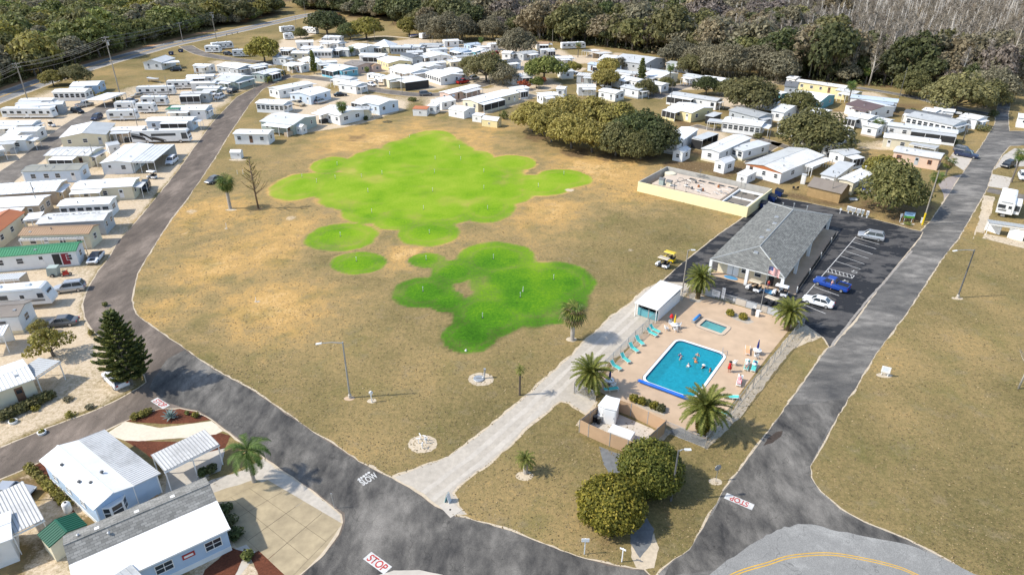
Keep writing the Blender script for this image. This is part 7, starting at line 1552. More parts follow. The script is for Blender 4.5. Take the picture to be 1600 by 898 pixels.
def flag(base, top, label):
    p = G(*base); h = height_of(base, top); o = empty('flagpole', p, 0, label, 'flagpole'); MB().tube([(0, 0, 0), (0, 0, h)], [.06, .035], 8).put('pole', STEEL, o); MB().ball((0, 0, h+.06), .09, 8).put('finial', CP['yellow'], o)
    MB().lathe([(.3, 0), (.3, .25), (.1, .3)], k=10).put('base', WHITE, o)
    e = empty('national_flag', (p.x, p.y, 0), R(-25), 'US flag with stars and stripes hanging at the clubhouse', 'flag'); L_, Hf = 1.9, 1.25; z0 = h*.74
    f = lambda u, v: (.06+u*L_*.86, .12*math.sin(u*9), z0+v*Hf-u*u*.55)
    for i in range(13):
        b = MB(); u0 = .4 if i >= 6 else 0
        for k in range(8):
            a, c = u0+(1-u0)*k/8, u0+(1-u0)*(k+1)/8; b.quad(f(a, i/13), f(c, i/13), f(c, (i+1)/13), f(a, (i+1)/13))
        b.put('stripe', REDC if i % 2 == 0 else WHITE, e)
    b = MB()
    for k in range(4): b.quad(f(.1*k, 6/13), f(.1*(k+1), 6/13), f(.1*(k+1), 1), f(.1*k, 1))
    ca = b.put('canton', NAVY, e); b = MB()
    for i in range(5):
        for j in range(4):
            q = f(.04+.08*i, 6/13+.5*(j+.6)/4); b.quad((q[0]-.02, q[1]-.012, q[2]-.025), (q[0]+.02, q[1]-.012, q[2]-.025), (q[0]+.02, q[1]-.012, q[2]+.025), (q[0]-.02, q[1]-.012, q[2]+.025))
    b.put('stars', WHITE, ca)
flag((1187, 487), 405, 'white flagpole in front of the clubhouse')
# signs
def board(base, w, h, z, rz, label, name='sign_board', posts=2, mat=WHITE, cat='sign', printed=0):
    o = empty(name, G(*base), rz, label, cat); MB().box(-w/2, w/2, -.03, .03, z, z+h).put('board', mat, o)
    for x in ([-w*.35, w*.35] if posts == 2 else [0]): MB().box(x-.045, x+.045, .03, .11, 0, z+h*.9).put('post', WHITE, o)
    for k in range(printed): MB().box(-w*.35, w*(.32-.12*(k % 2)), -.034, -.03, z+h*(.78-.16*k), z+h*(.83-.16*k)).put('printed_line', WALL['b'], o)
    return o
board((1381.5, 587), 1.1, .95, .55, R(-28), 'white notice board on two posts in the grass right of the road', printed=4)
sg = board((1418, 347), 2.0, 1.3, .9, R(-14), 'park sign with a blue sky and green picture near the leafy oak', mat=M('sign_blue', (.35, .55, .75), .5), printed=0)
MB().box(-1.0, 1.0, -.04, -.03, .9, 1.35).put('green_band', M('sign_green', (.12, .35, .05), .6), sg); MB().hexa([(-1.2, -.2, 2.25), (1.2, -.2, 2.25), (1.2, .25, 2.25), (-1.2, .25, 2.25)], [(-1.0, .0, 2.45), (1.0, .0, 2.45), (1.0, .1, 2.45), (-1.0, .1, 2.45)]).put('cap', CP['black'], sg)
b = MB()
for i in range(9): x = -.62+.14*i; b.box(x, x+.09, -.036, -.03, 1.62, 1.82)
b.put('sign_lettering', NAVY, sg); MB().box(-1.05, -.95, .1, .2, 0, 2.2).put('post', M('orange_wood', (.5, .25, .1)), sg); MB().box(.95, 1.05, .1, .2, 0, 2.2).put('post', M('orange_wood', (.5, .25, .1)), sg)
bush((1419, 351), .8, .5, 'low green plants at the foot of the park sign', 'lt', 300, .1)
board((1406, 347), .5, .65, 1.2, R(10), 'small white sign beside the park sign', posts=1)
board((913, 866), .75, .42, 1.75, R(0), 'white T shaped sign board on a post at the road edge below the bushes', posts=1)
board((971, 878), .6, .16, 1.7, R(-30), 'small street name sign on a thin post right of the T shaped sign', posts=1)
o = empty('traffic_sign', G(1118, 751), R(20), 'back of a grey octagonal sign on a post beside the right road', 'sign'); oc = [(.42*math.cos(a), .42*math.sin(a)) for a in [math.pi/8+i*math.pi/4 for i in range(8)]]
MB().hexa([(x, .03, 1.9+z) for x, z in oc], [(x, .0, 1.9+z) for x, z in oc]).put('plate', STEEL, o); MB().tube([(0, -.03, 0), (0, -.03, 2.3)], .035, 6).put('post', STEEL, o)
sheet('sand_bed', dense([(G(1118, 752).x+.75*math.cos(a), G(1118, 752).y+.55*math.sin(a)) for a in [i*.5 for i in range(12)]], .3, .06), .007, SANDM)
for x, y, rx, ry, m_ in ((1382, 586, 1.1, .6, SANDM), (1496, 466, .95, .5, SANDM), (660, 693, 1.75, 1.55, SANDM), (751, 592, 1.75, 1.5, SANDM), (546, 622, .7, .5, DECK), (581, 626, .6, .5, SANDM), (893, 530, .8, .7, SANDM), (820, 743, 1.0, .75, SANDM), (402, 471, .5, .3, SANDM), (354, 357, .4, .3, SANDM), (361, 328, 1.2, .5, SANDM), (1418, 350, 1.6, .5, CONC), (371, 250, 2.3, .8, SANDM), (405, 326, .8, .4, dirt), (572, 732, 1.2, .7, SANDM)):
    c = G(x, y); sheet('sand_bed', dense([(c.x+rx*math.cos(a), c.y+ry*math.sin(a)) for a in [i*.45 for i in range(14)]], .3, .1), .006, m_)
o = empty('entrance_sign', G(700, 783), R(70), 'white and green leaning A-board at the mouth of the gravel path', 'sign')
MB().hexa([(-.3, -.28, 0), (.3, -.28, 0), (.3, -.24, 0), (-.3, -.24, 0)], [(-.3, -.02, 1.1), (.3, -.02, 1.1), (.3, .02, 1.1), (-.3, .02, 1.1)]).put('front_board', WHITE, o); MB().hexa([(-.3, .24, 0), (.3, .24, 0), (.3, .28, 0), (-.3, .28, 0)], [(-.3, .0, 1.1), (.3, .0, 1.1), (.3, .04, 1.1), (-.3, .04, 1.1)]).put('back_board', WALL['te'], o)
slabo = empty('concrete_apron', G(708, 796), 0, 'pale concrete slab with a drain hole at the mouth of the gravel path', 'concrete slab')
slab(px((685, 789), (703, 781), (722, 797), (704, 809)), CONC, -.05, .03, slabo); MB().lathe([(.12, .03), (.12, .034)], (-.3, .0, 0), 10).put('drain_hole', BLACK, slabo)
o = empty('pipe_marker', G(523, 794), 0, 'thin grey pipe post on the sandy verge of the near driveway', 'post'); MB().tube([(0, 0, 0), (-.12, 0, 2.1)], .035, 6).put('post', STEEL, o); MB().box(-.2, -.04, -.03, .03, 1.95, 2.12).put('tip', STEEL, o)
# mailboxes
for i, (x, y) in enumerate(((1325, 333), (1332, 335), (1340, 337), (1346.5, 338.5), (1354, 340.5))):
    o = empty('mailbox', G(x, y), R(-34), ['mailbox cabinet nearest the plywood shed, first of five', 'second of five white mailbox cabinets from the left', 'middle one of five white mailbox cabinets', 'fourth of five mailbox cabinets, narrow with a green side', 'rightmost narrow mailbox cabinet of five'][i], 'mailbox', 'mailbox cabinets'); w_ = .8 if i < 3 else .5
    MB().box(-w_/2, w_/2, -.22, .22, .65, 1.45).put('cabinet', WHITE if i != 3 else WALL['gg'], o); MB().box(-.09, .09, -.09, .09, 0, .65).put('post', WHITE, o); MB().box(-w_/2-.03, w_/2+.03, -.25, .25, 1.45, 1.5).put('cap', TRIM, o)
    for k in range(3): MB().box(-w_/2+.06, w_/2-.06, -.235, -.22, .72+.24*k, .9+.24*k).put('door', STEEL, o)
board((1312, 334), .4, .45, .8, R(-30), 'small white sign at the lane edge left of the mailboxes', posts=1)
o = empty('utility_cabinet', G(1440, 348), R(-20), 'small white utility box beside the yellow guarded pole', 'cabinet'); MB().box(-.25, .25, -.2, .2, 0, 1.0).put('body', WHITE, o); MB().box(-.28, .28, -.23, .23, 1.0, 1.06).put('cap', TRIM, o)
o = empty('white_cabinet', G(1254, 287), R(-30), 'tall white cabinet standing on grass left of the plywood shed', 'cabinet'); MB().box(-.5, .5, -.5, .5, 0, 2.2).put('body', WALL['w'], o); MB().box(-.55, .55, -.55, .55, 2.2, 2.32).put('roof', ROOF['lg'], o); MB().box(-.35, .35, -.54, -.5, .1, 1.95).put('door', TRIM, o)
for i, (x, y) in enumerate(((1240, 297), (1245, 297))):
    o = empty('garden_chair', G(x, y), R(40+60*i), ['left of two black chairs on the lawn by the tall white cabinet', 'right of two black chairs on the lawn by the tall white cabinet'][i], 'chair'); MB().box(-.25, .25, -.25, .25, .4, .46).put('seat', BLACK, o); MB().box(-.28, -.22, -.25, .25, .46, 1.0).put('backrest', BLACK, o)
    for a in (-.2, .2):
        for c in (-.2, .2): MB().box(a-.025, a+.025, c-.025, c+.025, 0, .4).put('leg', BLACK, o)
# field furniture
for i, (x, y) in enumerate(((495, 285), (527, 258), (575, 300), (597, 272), (609, 242), (680, 249), (679, 270), (756, 269), (756, 295), (676, 299), (662, 327), (762, 327), (671, 365), (532, 369), (581, 332), (557, 408), (666, 406), (771, 404), (565, 277), (472, 277), (524, 279), (881, 273), (841, 292), (865, 436), (754, 496), (661, 455), (813, 464), (718, 232), (720, 250), (640, 215))):
    o = empty('target_pin', G(x, y), 0, 'thin white numbered post standing in the green practice turf', 'post', 'white posts in the green turf')
    MB().tube([(0, 0, 0), (0, 0, .85)], .025, 5).put('post', WHITE, o); MB().box(-.07, .07, -.015, .015, .7, .9).put('plate', WHITE, o); MB().lathe([(.16, .0), (.16, .03)], k=8).put('cup_rim', BLACK, o)
for i, (x, y, h_, t) in enumerate(((354, 357, 1.2, 'white stake beside the curved road, upper one'), (400, 471, .8, 'white stake in the golden grass of the field'), (371, 272, 1.0, 'short white stake near the leaning palm'), (380, 272, 1.2, 'white post right of the short stake near the small shed'), (1032, 268, 1.1, 'thin post at the back corner of the yellow wall'), (817, 452 if False else 455, .9, 'short post at the gravel path edge'))):
    o = empty('stake', G(x, y), 0, t, 'post', 'white stakes'); MB().tube([(0, 0, 0), (.05, 0, h_)], .04, 5).put('post', WHITE, o); MB().lathe([(.12, 0), (.1, .12)], k=6).put('foot', CONC, o)
o = empty('standpipe', G(581, 628), 0, 'white standpipe with a lumpy top in the field near the lamp', 'standpipe'); MB().tube([(0, 0, 0), (0, 0, 1.35)], .07, 8).put('pipe', WHITE, o); MB().box(-.24, .24, -.1, .1, 1.35, 1.55).lathe([(.12, 1.55), (.14, 1.7), (.05, 1.75)], k=8).box(-.1, .1, -.12, .12, 1.15, 1.3).put('valve_head', WHITE, o)
o = empty('lift_station', G(751, 592), 0, 'grey round manhole lid with a bent pipe on a sandy patch', 'manhole'); MB().lathe([(.75, 0), (.75, .14), (.7, .17)], (-.25, 0, 0), 18).put('lid', STEEL, o); MB().box(-.6, .1, -.03, .03, .17, .2).put('seam', DSTEEL, o); MB().tube([(.25, .1, .17), (.5, .2, .45), (.55, .25, 1.3)], .12, 8).put('vent_pipe', STEEL, o); MB().box(.4, .7, .1, .4, 1.2, 1.5).put('control_box', STEEL, o)
for i, (x, y) in enumerate(((654, 692), (666, 692), (660, 700), (657, 686), (664, 688))):
    o = empty('pipe_stub', G(x, y), R(40*i), 'short white pipe stub in the round shell patch', 'pipe', 'pipe stubs'); MB().tube([(0, 0, 0), (0, 0, .7)], .06, 6).tube([(-.25, 0, .68), (.25, 0, .72)], .06, 6).put('pipe', WHITE, o)
o = empty('small_cabin', G(371, 247), 0, 'small white pump house on a sandy pad near the curved road', 'shed'); MB().box(-1.35, 1.35, -.9, .9, 0, 1.75).put('wall', WALL['w'], o); MB().hexa([(-1.45, -1.0, 1.75), (1.45, -1.0, 1.75), (1.45, 1.0, 1.75), (-1.45, 1.0, 1.75)], [(-1.4, -.05, 2.3), (1.4, -.05, 2.3), (1.4, .05, 2.3), (-1.4, .05, 2.3)]).put('roof', ROOF['w'], o); MB().box(.5, .9, -.93, -.9, .9, 1.3).put('meter_box', STEEL, o)
o = empty('white_ball', G(728, 548), 0, 'small white sprinkler cap at the tip of the green turf', 'sprinkler'); MB().lathe([(.16, 0), (.18, .1), (.08, .25)], k=8).put('cap', WHITE, o)
MB().box(-.5, .5, -.4, .4, 0, .5)
# boat on a trailer beside the plywood shed
def boat(A, B, label, col='white', cover=NAVY, group=None):
    a, b = G(*A), G(*B); d = b-a; l = d.length; o = empty('boat', a, math.atan2(d.y, d.x), label, 'boat', group); st = [(0, .95, .55, 1.35), (l*.4, 1.05, .5, 1.35), (l*.75, .8, .6, 1.5), (l*.95, .25, .9, 1.65), (l, .03, 1.2, 1.7)]
    m = MB(); n0 = 0
    for x, w, zb, zt in st: m.v += [(x, -w, zt), (x, -w*.75, zb+.15), (x, 0, zb), (x, w*.75, zb+.15), (x, w, zt)]
    for i in range(4):
        for j in range(4): m.f.append((i*5+j, i*5+j+1, (i+1)*5+j+1, (i+1)*5+j)); m.m.append(0)
    m.f.append((4, 3, 2, 1, 0)); m.m.append(0); m.put('hull', CP[col], o)
    m = MB()
    for i in range(4):
        (x, w, zb, zt), (x2, w2, _, zt2) = st[i], st[i+1]; m.quad((x, -w, zt+.01), (x2, -w2, zt2+.01), (x2, 0, zt2+.18), (x, 0, zt+.25)); m.quad((x, 0, zt+.25), (x2, 0, zt2+.18), (x2, w2, zt2+.01), (x, w, zt+.01))
    m.put('cover', cover, o); MB().box(.4, l+.9, -.05, .05, .35, .45).box(.4, 1.6, -.8, -.7, .35, .45).box(.4, 1.6, .7, .8, .35, .45).put('trailer_frame', STEEL, o)
    for s in (-1, 1): wheel(o, 1.2, s*.95, .32, .2)
    MB().box(-.45, 0, -.2, .2, .7, 1.7).put('outboard_motor', BLACK, o)
boat((1330, 300), (1361, 307), 'white and navy boat on a trailer beside the plywood shed'); boat((640, 60), (655, 58), 'small white boat on the grass at the far woods'); 
o = empty('inflatable_dinghy', G(1333, 313), 0, 'small white dinghy lying in front of the boat', 'dinghy'); MB().tube([(-.7, -.4, .25), (.6, -.4, .25), (.9, 0, .25), (.6, .4, .25), (-.7, .4, .25), (-.7, -.4, .25)], .18, 8).put('tube', WHITE, o); MB().box(-.6, .6, -.35, .35, .12, .16).put('floor', DSTEEL, o)
rv((660, 62), (672, 60), 'white camper parked alone on the grass at the far woods', 2.4, 3, .5, 'grey')
boat((233, 127), (250, 130), 'small boat on a trailer lying on the grass lawn', 'tan', WALL['g'])
# guard posts along the highway
gpst = par(hl, -7.2); o = empty('highway_fence', (gpst[3][0], gpst[3][1], 0), 0, 'row of low dark posts with a rail along the near highway verge', 'fence'); acc = 0; k = 0; pm_ = MB().box(-.14, .14, -.14, .14, 0, .95).mesh('post', DSTEEL)
pts = [q for q in dense(gpst, 3.4, 0, closed=False) if G(-40, 200).x < q[0] < G(380, 50).x and q[1] < 420]
for q in pts: put('post', pm_, o, (q[0]-o.location.x, q[1]-o.location.y, 0))
MB().tube([(q[0]-o.location.x, q[1]-o.location.y, .75) for q in pts], .06, 4).put('rail', DSTEEL, o)
# yard things
o = empty('motorcycle', G(104, 431), R(30), 'red and black motor scooter beside the green roofed home', 'motor scooter'); MB().hexa([(-.5, -.25, .3), (.5, -.25, .3), (.5, .25, .3), (-.5, .25, .3)], [(-.4, -.2, .9), (.3, -.2, 1.0), (.3, .2, 1.0), (-.4, .2, .9)]).put('body', CP['red'], o); MB().box(-.5, .1, -.15, .15, .9, 1.0).put('seat', BLACK, o); MB().tube([(.4, -.35, 1.15), (.4, .35, 1.15)], .03, 5).put('handlebar', BLACK, o)
for x in (-.6, .6): wheel(o, x, 0, .3, .14)
o = empty('shed_awning_box', G(86, 430), R(10), 'leaning pale corrugated box trailer by the red scooter', 'box trailer'); MB().hexa([(-.9, -.7, .2), (.7, -.7, .2), (.7, .7, .2), (-.9, .7, .2)], [(-.7, -.7, 1.7), (.9, -.7, 1.7), (.9, .7, 1.7), (-.7, .7, 1.7)]).put('box', WALL['gg'], o); wheel(o, 0, -.85, .3); wheel(o, 0, .85, .3)
o = empty('wooden_steps', G(134, 402), R(13), 'wooden porch steps at the end of the tan roofed home', 'steps')
for i in range(4): MB().box(-.5, .5, -.3*i-.3, -.3*i, .55-.16*i, .6-.16*i).put('tread', WOOD, o)
for s in (-1, 1): MB().box(s*.5-.04, s*.5+.04, -.05, .03, 0, 1.5).box(s*.5-.04, s*.5+.04, -1.2, -1.12, 0, 1.0).put('post', WOOD, o)
for i, (x, y, t) in enumerate(((66, 745 if False else 677, 'round white fire pit ring on the sand left of the hedge'), (21, 660, 'white ornament ring at the left edge of the sandy yard'))):
    o = empty('planter', G(x, y), 0, t, 'planter'); MB().lathe([(.45, 0), (.5, .3), (.38, .3), (.35, .1)], k=12).put('ring', WHITE, o); put('plant', quads_mesh('plant', leaves([(0, 0, .35, .3, .3, .3)], 60, .14, i+1), LEAF['yg']), o)
for x, y, r_, h_, lf, t in ((110, 650, .6, .6, 'yg', 'low brown shrub on the sandy yard, right one'), (57, 640, .55, .6, 'yg', 'low brown shrub on the sandy yard, left one'), (141, 637, .5, .5, 'moss', 'dry tuft on the sandy yard near the lane'), (108, 625, .6, .5, 'moss', 'cluster of pots and plants at the porch of the cream home'), (143, 523, .4, .8, 'yg', 'yellowish potted shrub beside the curved road'), (165, 473 if False else 478, .4, .7, 'lt', 'bright green plant by the fifth wheel camper'), (216, 586, .9, .8, 'moss', 'grey leafless shrub at the foot of the tall conifer')):
    bush((x, y), r_, h_, t, lf, 160, .13)
for i in range(9): bush((6+i*9.0, 652-i*4.6 if False else 655-i*4.0), .85, 1.1, 'leafy dark green hedge in front of the cream home', 'oak', 420, .16, 'hedge of the cream home', 'hedge_shrub', seed=i+20)
for i in range(10): bush((47+i*6.7, 733+i*6.6), .55, .8, 'yellow green bush in the row along the blue home', 'yg', 240, .13, 'yellow bushes along the blue home', seed=i+40)
for i, (x, y) in enumerate(((212, 654), (223, 650), (232, 646))): bush((x, y), .6, .7, ['leftmost yellow bush in the mulch bed by the agave', 'middle yellow bush in the mulch bed by the agave', 'right yellow bush in the mulch bed by the agave'][i], 'yg', 260, .12, seed=i+60)
bush((306, 651), .45, .6, 'small yellow bush right of the agave', 'yg', 200, .12); bush((293, 647), .3, .5, 'small green tuft right of the agave', 'lt', 120, .1)
for i, (x, y) in enumerate(((318, 742), (332, 736), (352, 800), (360, 818), (370, 838), (388, 872))): bush((x, y), .6+.2*(i in (2, 3, 4)), .9, ['dark leafy plant at the porch edge, left', 'dark leafy plant at the porch edge, right', 'dark shrub at the corner of the shingle home, upper', 'dark shrub at the corner of the shingle home, middle', 'dark shrub at the corner of the shingle home, lower', 'low plant in the red mulch at the bottom'][i], 'dark' if i < 5 else 'lt', 380, .14, seed=i+70)
ag = empty('agave', G(267, 653), 0, 'large blue grey agave in the red mulch bed', 'agave')
am = MB().hexa([(0, -.09, 0), (.45, -.13, .1), (1.15, 0, .02), (.45, .13, .1)], [(0, -.06, .06), (.45, -.09, .15), (1.15, .005, .03), (.45, .09, .15)]).mesh('leaf', LEAF['blue'])
for i in range(34): put('leaf', am, ag, (0, 0, .1), (0, -.12-1.25*(i/34), 2.4*i), .85+.3*((i*7) % 5)/5)
# ================================================================ PEOPLE
SKIN = M('skin', (.52, .3, .21), .6, .06, 3); SKT = M('tanned_skin', (.4, .2, .12), .6, .06, 3); HAIRG = M('grey_hair', (.42, .41, .4), .8); HAIRD = M('dark_hair', (.04, .03, .025), .7)
def body_mesh(J, edges, rad, name, mat):
    me = bpy.data.meshes.new(name); me.from_pydata([tuple(j) for j in J], edges, []); me.materials.append(mat); return me, rad
def person(loc, rz, label, pose='stand', skin=SKIN, hair=HAIRD, top=None, bottom=None, hat=None, group=None, z=0.0, scale=1.0):
    o = empty('person', (loc[0], loc[1], z), rz, label, 'person', group); o.scale = (scale,)*3
    J = []; E = []; Rd = []
    def v(p, r, par=None):
        J.append(p); Rd.append(r); i = len(J)-1
        if par is not None: E.append((par, i))
        return i
    hip = .95 if pose != 'lie' else .0
    if pose == 'lie':
        f = lambda x, y, z_: (x, y, z_)
        pel = v((.0, 0, .47), .13); ch = v((-.3, 0, .7), .15, pel); nk = v((-.47, 0, .87), .06, ch); hd = v((-.52, 0, .93), .085, nk); cr = v((-.57, 0, 1.06), .085, hd)
        sh = [v((-.38, s*.19, .8), .06, ch) for s in (-1, 1)]; el = [v((-.15, s*.26, .62), .045, sh[i]) for i, s in enumerate((-1, 1))]; wr = [v((.08, s*.2, .56), .032, el[i]) for i, s in enumerate((-1, 1))]
        dirh = (1, 0, -.15)
        for s in (-1, 1): hp = v((.08, s*.1, .46), .09, pel); kn = v((.48, s*.12, .5), .065, hp); an = v((.88, s*.11, .42), .04, kn); v((.93, s*.12, .5), .03, an)
    else:
        pel = v((0, 0, .95), .135); ws = v((0, 0, 1.12), .125, pel); ch = v((-.0, 0, 1.32), .145, ws); nk = v((0, 0, 1.5), .055, ch); hd = v((.015, 0, 1.58), .08, nk); cr = v((0, 0, 1.68), .088, hd)
        sh = [v((0, s*.19, 1.42), .06, ch) for s in (-1, 1)]
        ax = .12 if pose == 'stand' else .22
        el = [v((ax*.3, s*(.27 if pose == 'stand' else .36), 1.16), .043, sh[i]) for i, s in enumerate((-1, 1))]
        wr = [v((ax if pose == 'stand' else .3, s*(.27 if pose == 'stand' else .3), .93 if pose == 'stand' else 1.12), .03, el[i]) for i, s in enumerate((-1, 1))]
        dirh = (.2, 0, -.95) if pose == 'stand' else (.9, 0, .1)
        for s in (-1, 1):
            hp = v((0, s*.1, .88), .1, pel); kn = v((.03*(1 if s > 0 else -1), s*.11, .5), .062, hp); an = v((-.03, s*.11, .09), .04, kn); v((.12, s*.12, .04), .035, an)
    v((J[hd][0]+.085 if pose != 'lie' else J[hd][0]+.06, 0, J[hd][2]+.03), .018, hd)                       # nose
    dv = Vector(dirh).normalized(); side = Vector((0, 1, 0)); upv = dv.cross(side)
    for i, s in enumerate((-1, 1)):
        w = Vector(J[wr[i]]); pm = v(tuple(w+dv*.07), .026, wr[i])
        for k, (off, ln) in enumerate(((-.03, .075), (-.01, .09), (.01, .085), (.03, .065))):
            a = w+dv*.09+side*off; m_ = v(tuple(a+dv*ln*.5), .009, pm); v(tuple(a+dv*ln-upv*.02), .008, m_)
        t0 = v(tuple(w+dv*.03-side*s*.035), .011, pm); v(tuple(w+dv*.075-side*s*.055), .009, t0)
    me = bpy.data.meshes.new('body'); me.from_pydata(J, E, []); me.materials.append(skin)
    b = put('body', me, o); sk = b.modifiers.new('skin', 'SKIN'); sk.use_smooth_shade = True
    for i, r_ in enumerate(Rd): me.skin_vertices[0].data[i].radius = (r_, r_)
    me.skin_vertices[0].data[0].use_root = True; b.modifiers.new('sub', 'SUBSURF').levels = 1; b.modifiers['sub'].render_levels = 1
    H0 = Vector(J[hd]); C0 = Vector(J[cr]); hc = (H0+C0)/2
    if hair: put('hair', MB().ball((hc.x-.035, 0, hc.z+.035), (.105, .1, .1), 10).mesh('hair', hair, True), o)
    for s in (-1, 1): put('eye', cached('eye', lambda: MB().ball((0, 0, 0), .012, 6).mesh('eye', BLACK)), o, (hc.x+.085, s*.035, hc.z-.01))
    put('mouth', cached('mouth', lambda: MB().box(-.006, .006, -.025, .025, -.006, .006).mesh('mouth', REDC)), o, (hc.x+.088, 0, hc.z-.075))
    for s in (-1, 1): put('ear', cached('ear', lambda: MB().ball((0, 0, 0), (.018, .01, .03), 6).mesh('ear', SKIN)), o, (hc.x, s*.09, hc.z-.01))
    if hat: put('hat', MB().lathe([(.24, 0), (.23, .02), (.11, .03), (.1, .12), (.02, .14)], (hc.x, 0, hc.z+.04), 12).mesh('hat', hat), o)
    if pose != 'lie':
        if top == 'dress': put('dress', MB().lathe([(.3, .62), (.22, .92), (.165, 1.12), (.195, 1.32), (.16, 1.44), (.07, 1.47)], k=14).mesh('dress', bottom, True), o)
        elif top: put('shirt', MB().lathe([(.175, .9), (.165, 1.1), (.195, 1.3), (.2, 1.4), (.08, 1.48)], k=14).mesh('shirt', top, True), o)
        if bottom and top != 'dress':
            b = MB().lathe([(.17, .83), (.18, .95), (.165, 1.03)], k=12)
            for s in (-1, 1): b.tube([(.0, s*.1, .9), (.01, s*.11, .68)], [.115, .1], 10)
            put('shorts', b.mesh('shorts', bottom, True), o)
    else:
        put('shirt', MB().tube([(.02, 0, .49), (-.28, 0, .71), (-.44, 0, .84)], [.165, .185, .1], 10).mesh('shirt', top or WHITE, True), o)
        put('shorts', MB().tube([(-.04, 0, .47), (.14, 0, .47)], [.165, .15], 10).mesh('shorts', bottom or NAVY, True), o)
    return o
def at_pool(x, y): return G(x, y, -.1)
GP = 'bathers in the swimming pool'
for (x, y), a, t, sk_, hr, hat, tp, bt in (((1063, 556), 1.0, 'bather with a dark swim top farthest left in the pool', SKT, HAIRG, None, NAVY, NAVY), ((1063.5, 560.5), 2.5, 'grey haired bather just below the leftmost one', SKIN, HAIRG, None, None, NAVY),
     ((1090, 555), 4, 'sunburnt bald bather at the back of the pool', SKIN, None, None, None, NAVY), ((1086, 561), 1, 'dark haired tanned bather in the middle of the pool, behind', SKT, HAIRD, None, None, BLACK), ((1087, 565.5), .5, 'tanned bather in an orange top in the middle of the pool', SKT, HAIRG, None, M('orange_cloth', (.6, .2, .05)), BLACK),
     ((1075.5, 572), 5, 'white haired bather in a pale top nearest the left of the pool', SKIN, HAIRG, None, WHITE, NAVY), ((1099, 574), 2.2, 'bather in a white sun hat and dark suit', SKIN, HAIRD, WHITE, BLACK, BLACK), ((1109.5, 579), 2.8, 'dark haired bather in a dark suit nearest the right edge', SKIN, HAIRD, None, BLACK, BLACK)):
    person(at_pool(x, y), a, t, 'wade', sk_, hr, tp, bt, hat, GP, z=-1.34)
person(G(1139, 581, .03), -1.9, 'woman in a red dress with a dark hat standing at the pool edge', 'stand', SKT, HAIRD, 'dress', REDC, BLACK, z=.03)
def on_lounger(lo, label, top, bottom, hat=None): return person((lo.location.x-.02, lo.location.y), lo.rotation_euler.z, label, 'lie', SKIN, HAIRD, top, bottom, hat, z=.0)
on_lounger(l1, 'person in a white top and dark shorts reclining on an aqua lounger', WHITE, NAVY, WHITE)
on_lounger(l3, 'person reclining under a red and white striped towel', M('pink_cloth', (.6, .25, .28)), REDC)
tw = empty('striped_towel', l3.location, l3.rotation_euler.z, 'red and white striped towel over the white lounger', 'towel')
for i in range(8): MB().hexa([(-.1, -.3+.075*i, .6), (.9, -.3+.075*i, .55), (.9, -.225+.075*i, .55), (-.1, -.225+.075*i, .6)], [(-.1, -.3+.075*i, .62), (.9, -.3+.075*i, .57), (.9, -.225+.075*i, .57), (-.1, -.225+.075*i, .62)]).put('stripe', REDC if i % 2 else WHITE, tw)
tw = empty('beach_towels', l2.location, l2.rotation_euler.z, 'white and navy towels piled on the aqua lounger', 'towel'); put('towel', MB().ball((-.3, 0, .62), (.3, .28, .2), 8).mesh('towel', WHITE, True), tw); put('bag', MB().ball((-.5, .05, .85), (.18, .2, .15), 8).mesh('bag', NAVY, True), tw)
c = G(1298, 452); person((c.x, c.y), 2.4, 'person in a pink top beside the blue pickup', 'stand', SKIN, HAIRG, M('pink_top', (.65, .35, .38)), WHITE, z=.02)
c = G(1199, 452); person((c.x, c.y), -1, 'person in red at the clubhouse door', 'stand', SKIN, HAIRD, REDC, NAVY, z=.04)

# thatch, fallen leaves and dry tufts lying in the turf: far too many to count, one object
def thatch(N, sd):
    g = np.random.RandomState(sd); t = g.rand(N*3); y = 38*(170/38.)**t; x = (g.rand(N*3)*2-1)*(y*.86+14)
    ix = np.clip(np.searchsorted(gx, x), 1, len(gx)-1); iy = np.clip(np.searchsorted(gy, y), 1, len(gy)-1)
    ok = (grn[iy, ix] < .25) & (sand[iy, ix] < .55)
    for q in (road_w, road_e, lot, path, deck, curve+curve2, LOT_N, px((120, 665), (180, 640), (352, 630), (430, 700), (545, 800), (545, 830), (470, 910), (300, 700)), px((936, 690), (1030, 800), (1028, 890), (980, 890))): ok &= ~inside(x, y, q)
    ok &= g.rand(N*3) < .35+.65*np.clip(lit[iy, ix]+.8*(vnp(x, y)-.4), 0, 1)
    x, y = x[ok][:N], y[ok][:N]; n = len(x); a = g.rand(n)*6.283; s = (.03+.05*g.rand(n)**3)*(1+y/110.)
    c = np.stack([x, y, .012+.03*g.rand(n)], 1); u = np.stack([np.cos(a), np.sin(a), .5*g.normal(size=n)*.5], 1)*s[:, None]; v = np.stack([-np.sin(a), np.cos(a), .5*g.normal(size=n)*.5], 1)*(s*.6)[:, None]
    return np.stack([c-u-v, c+u-v*.6, c+u+v, c-u*.7+v], 1)
def vnp(x, y): return .5+.25*np.sin(x*.31+1.3*np.sin(y*.17))+.25*np.cos(y*.43+1.1*np.sin(x*.23))
STRAW = leafmat('straw_thatch', (.1, .078, .03), (.26, .185, .08), (.5, .38, .2), .05)
o = put('turf_thatch', quads_mesh('turf_thatch', thatch(70000, 5), STRAW)); o['kind'] = 'stuff'; o['label'] = 'dry straw thatch and fallen leaves lying on the turf'; o['category'] = 'grass'
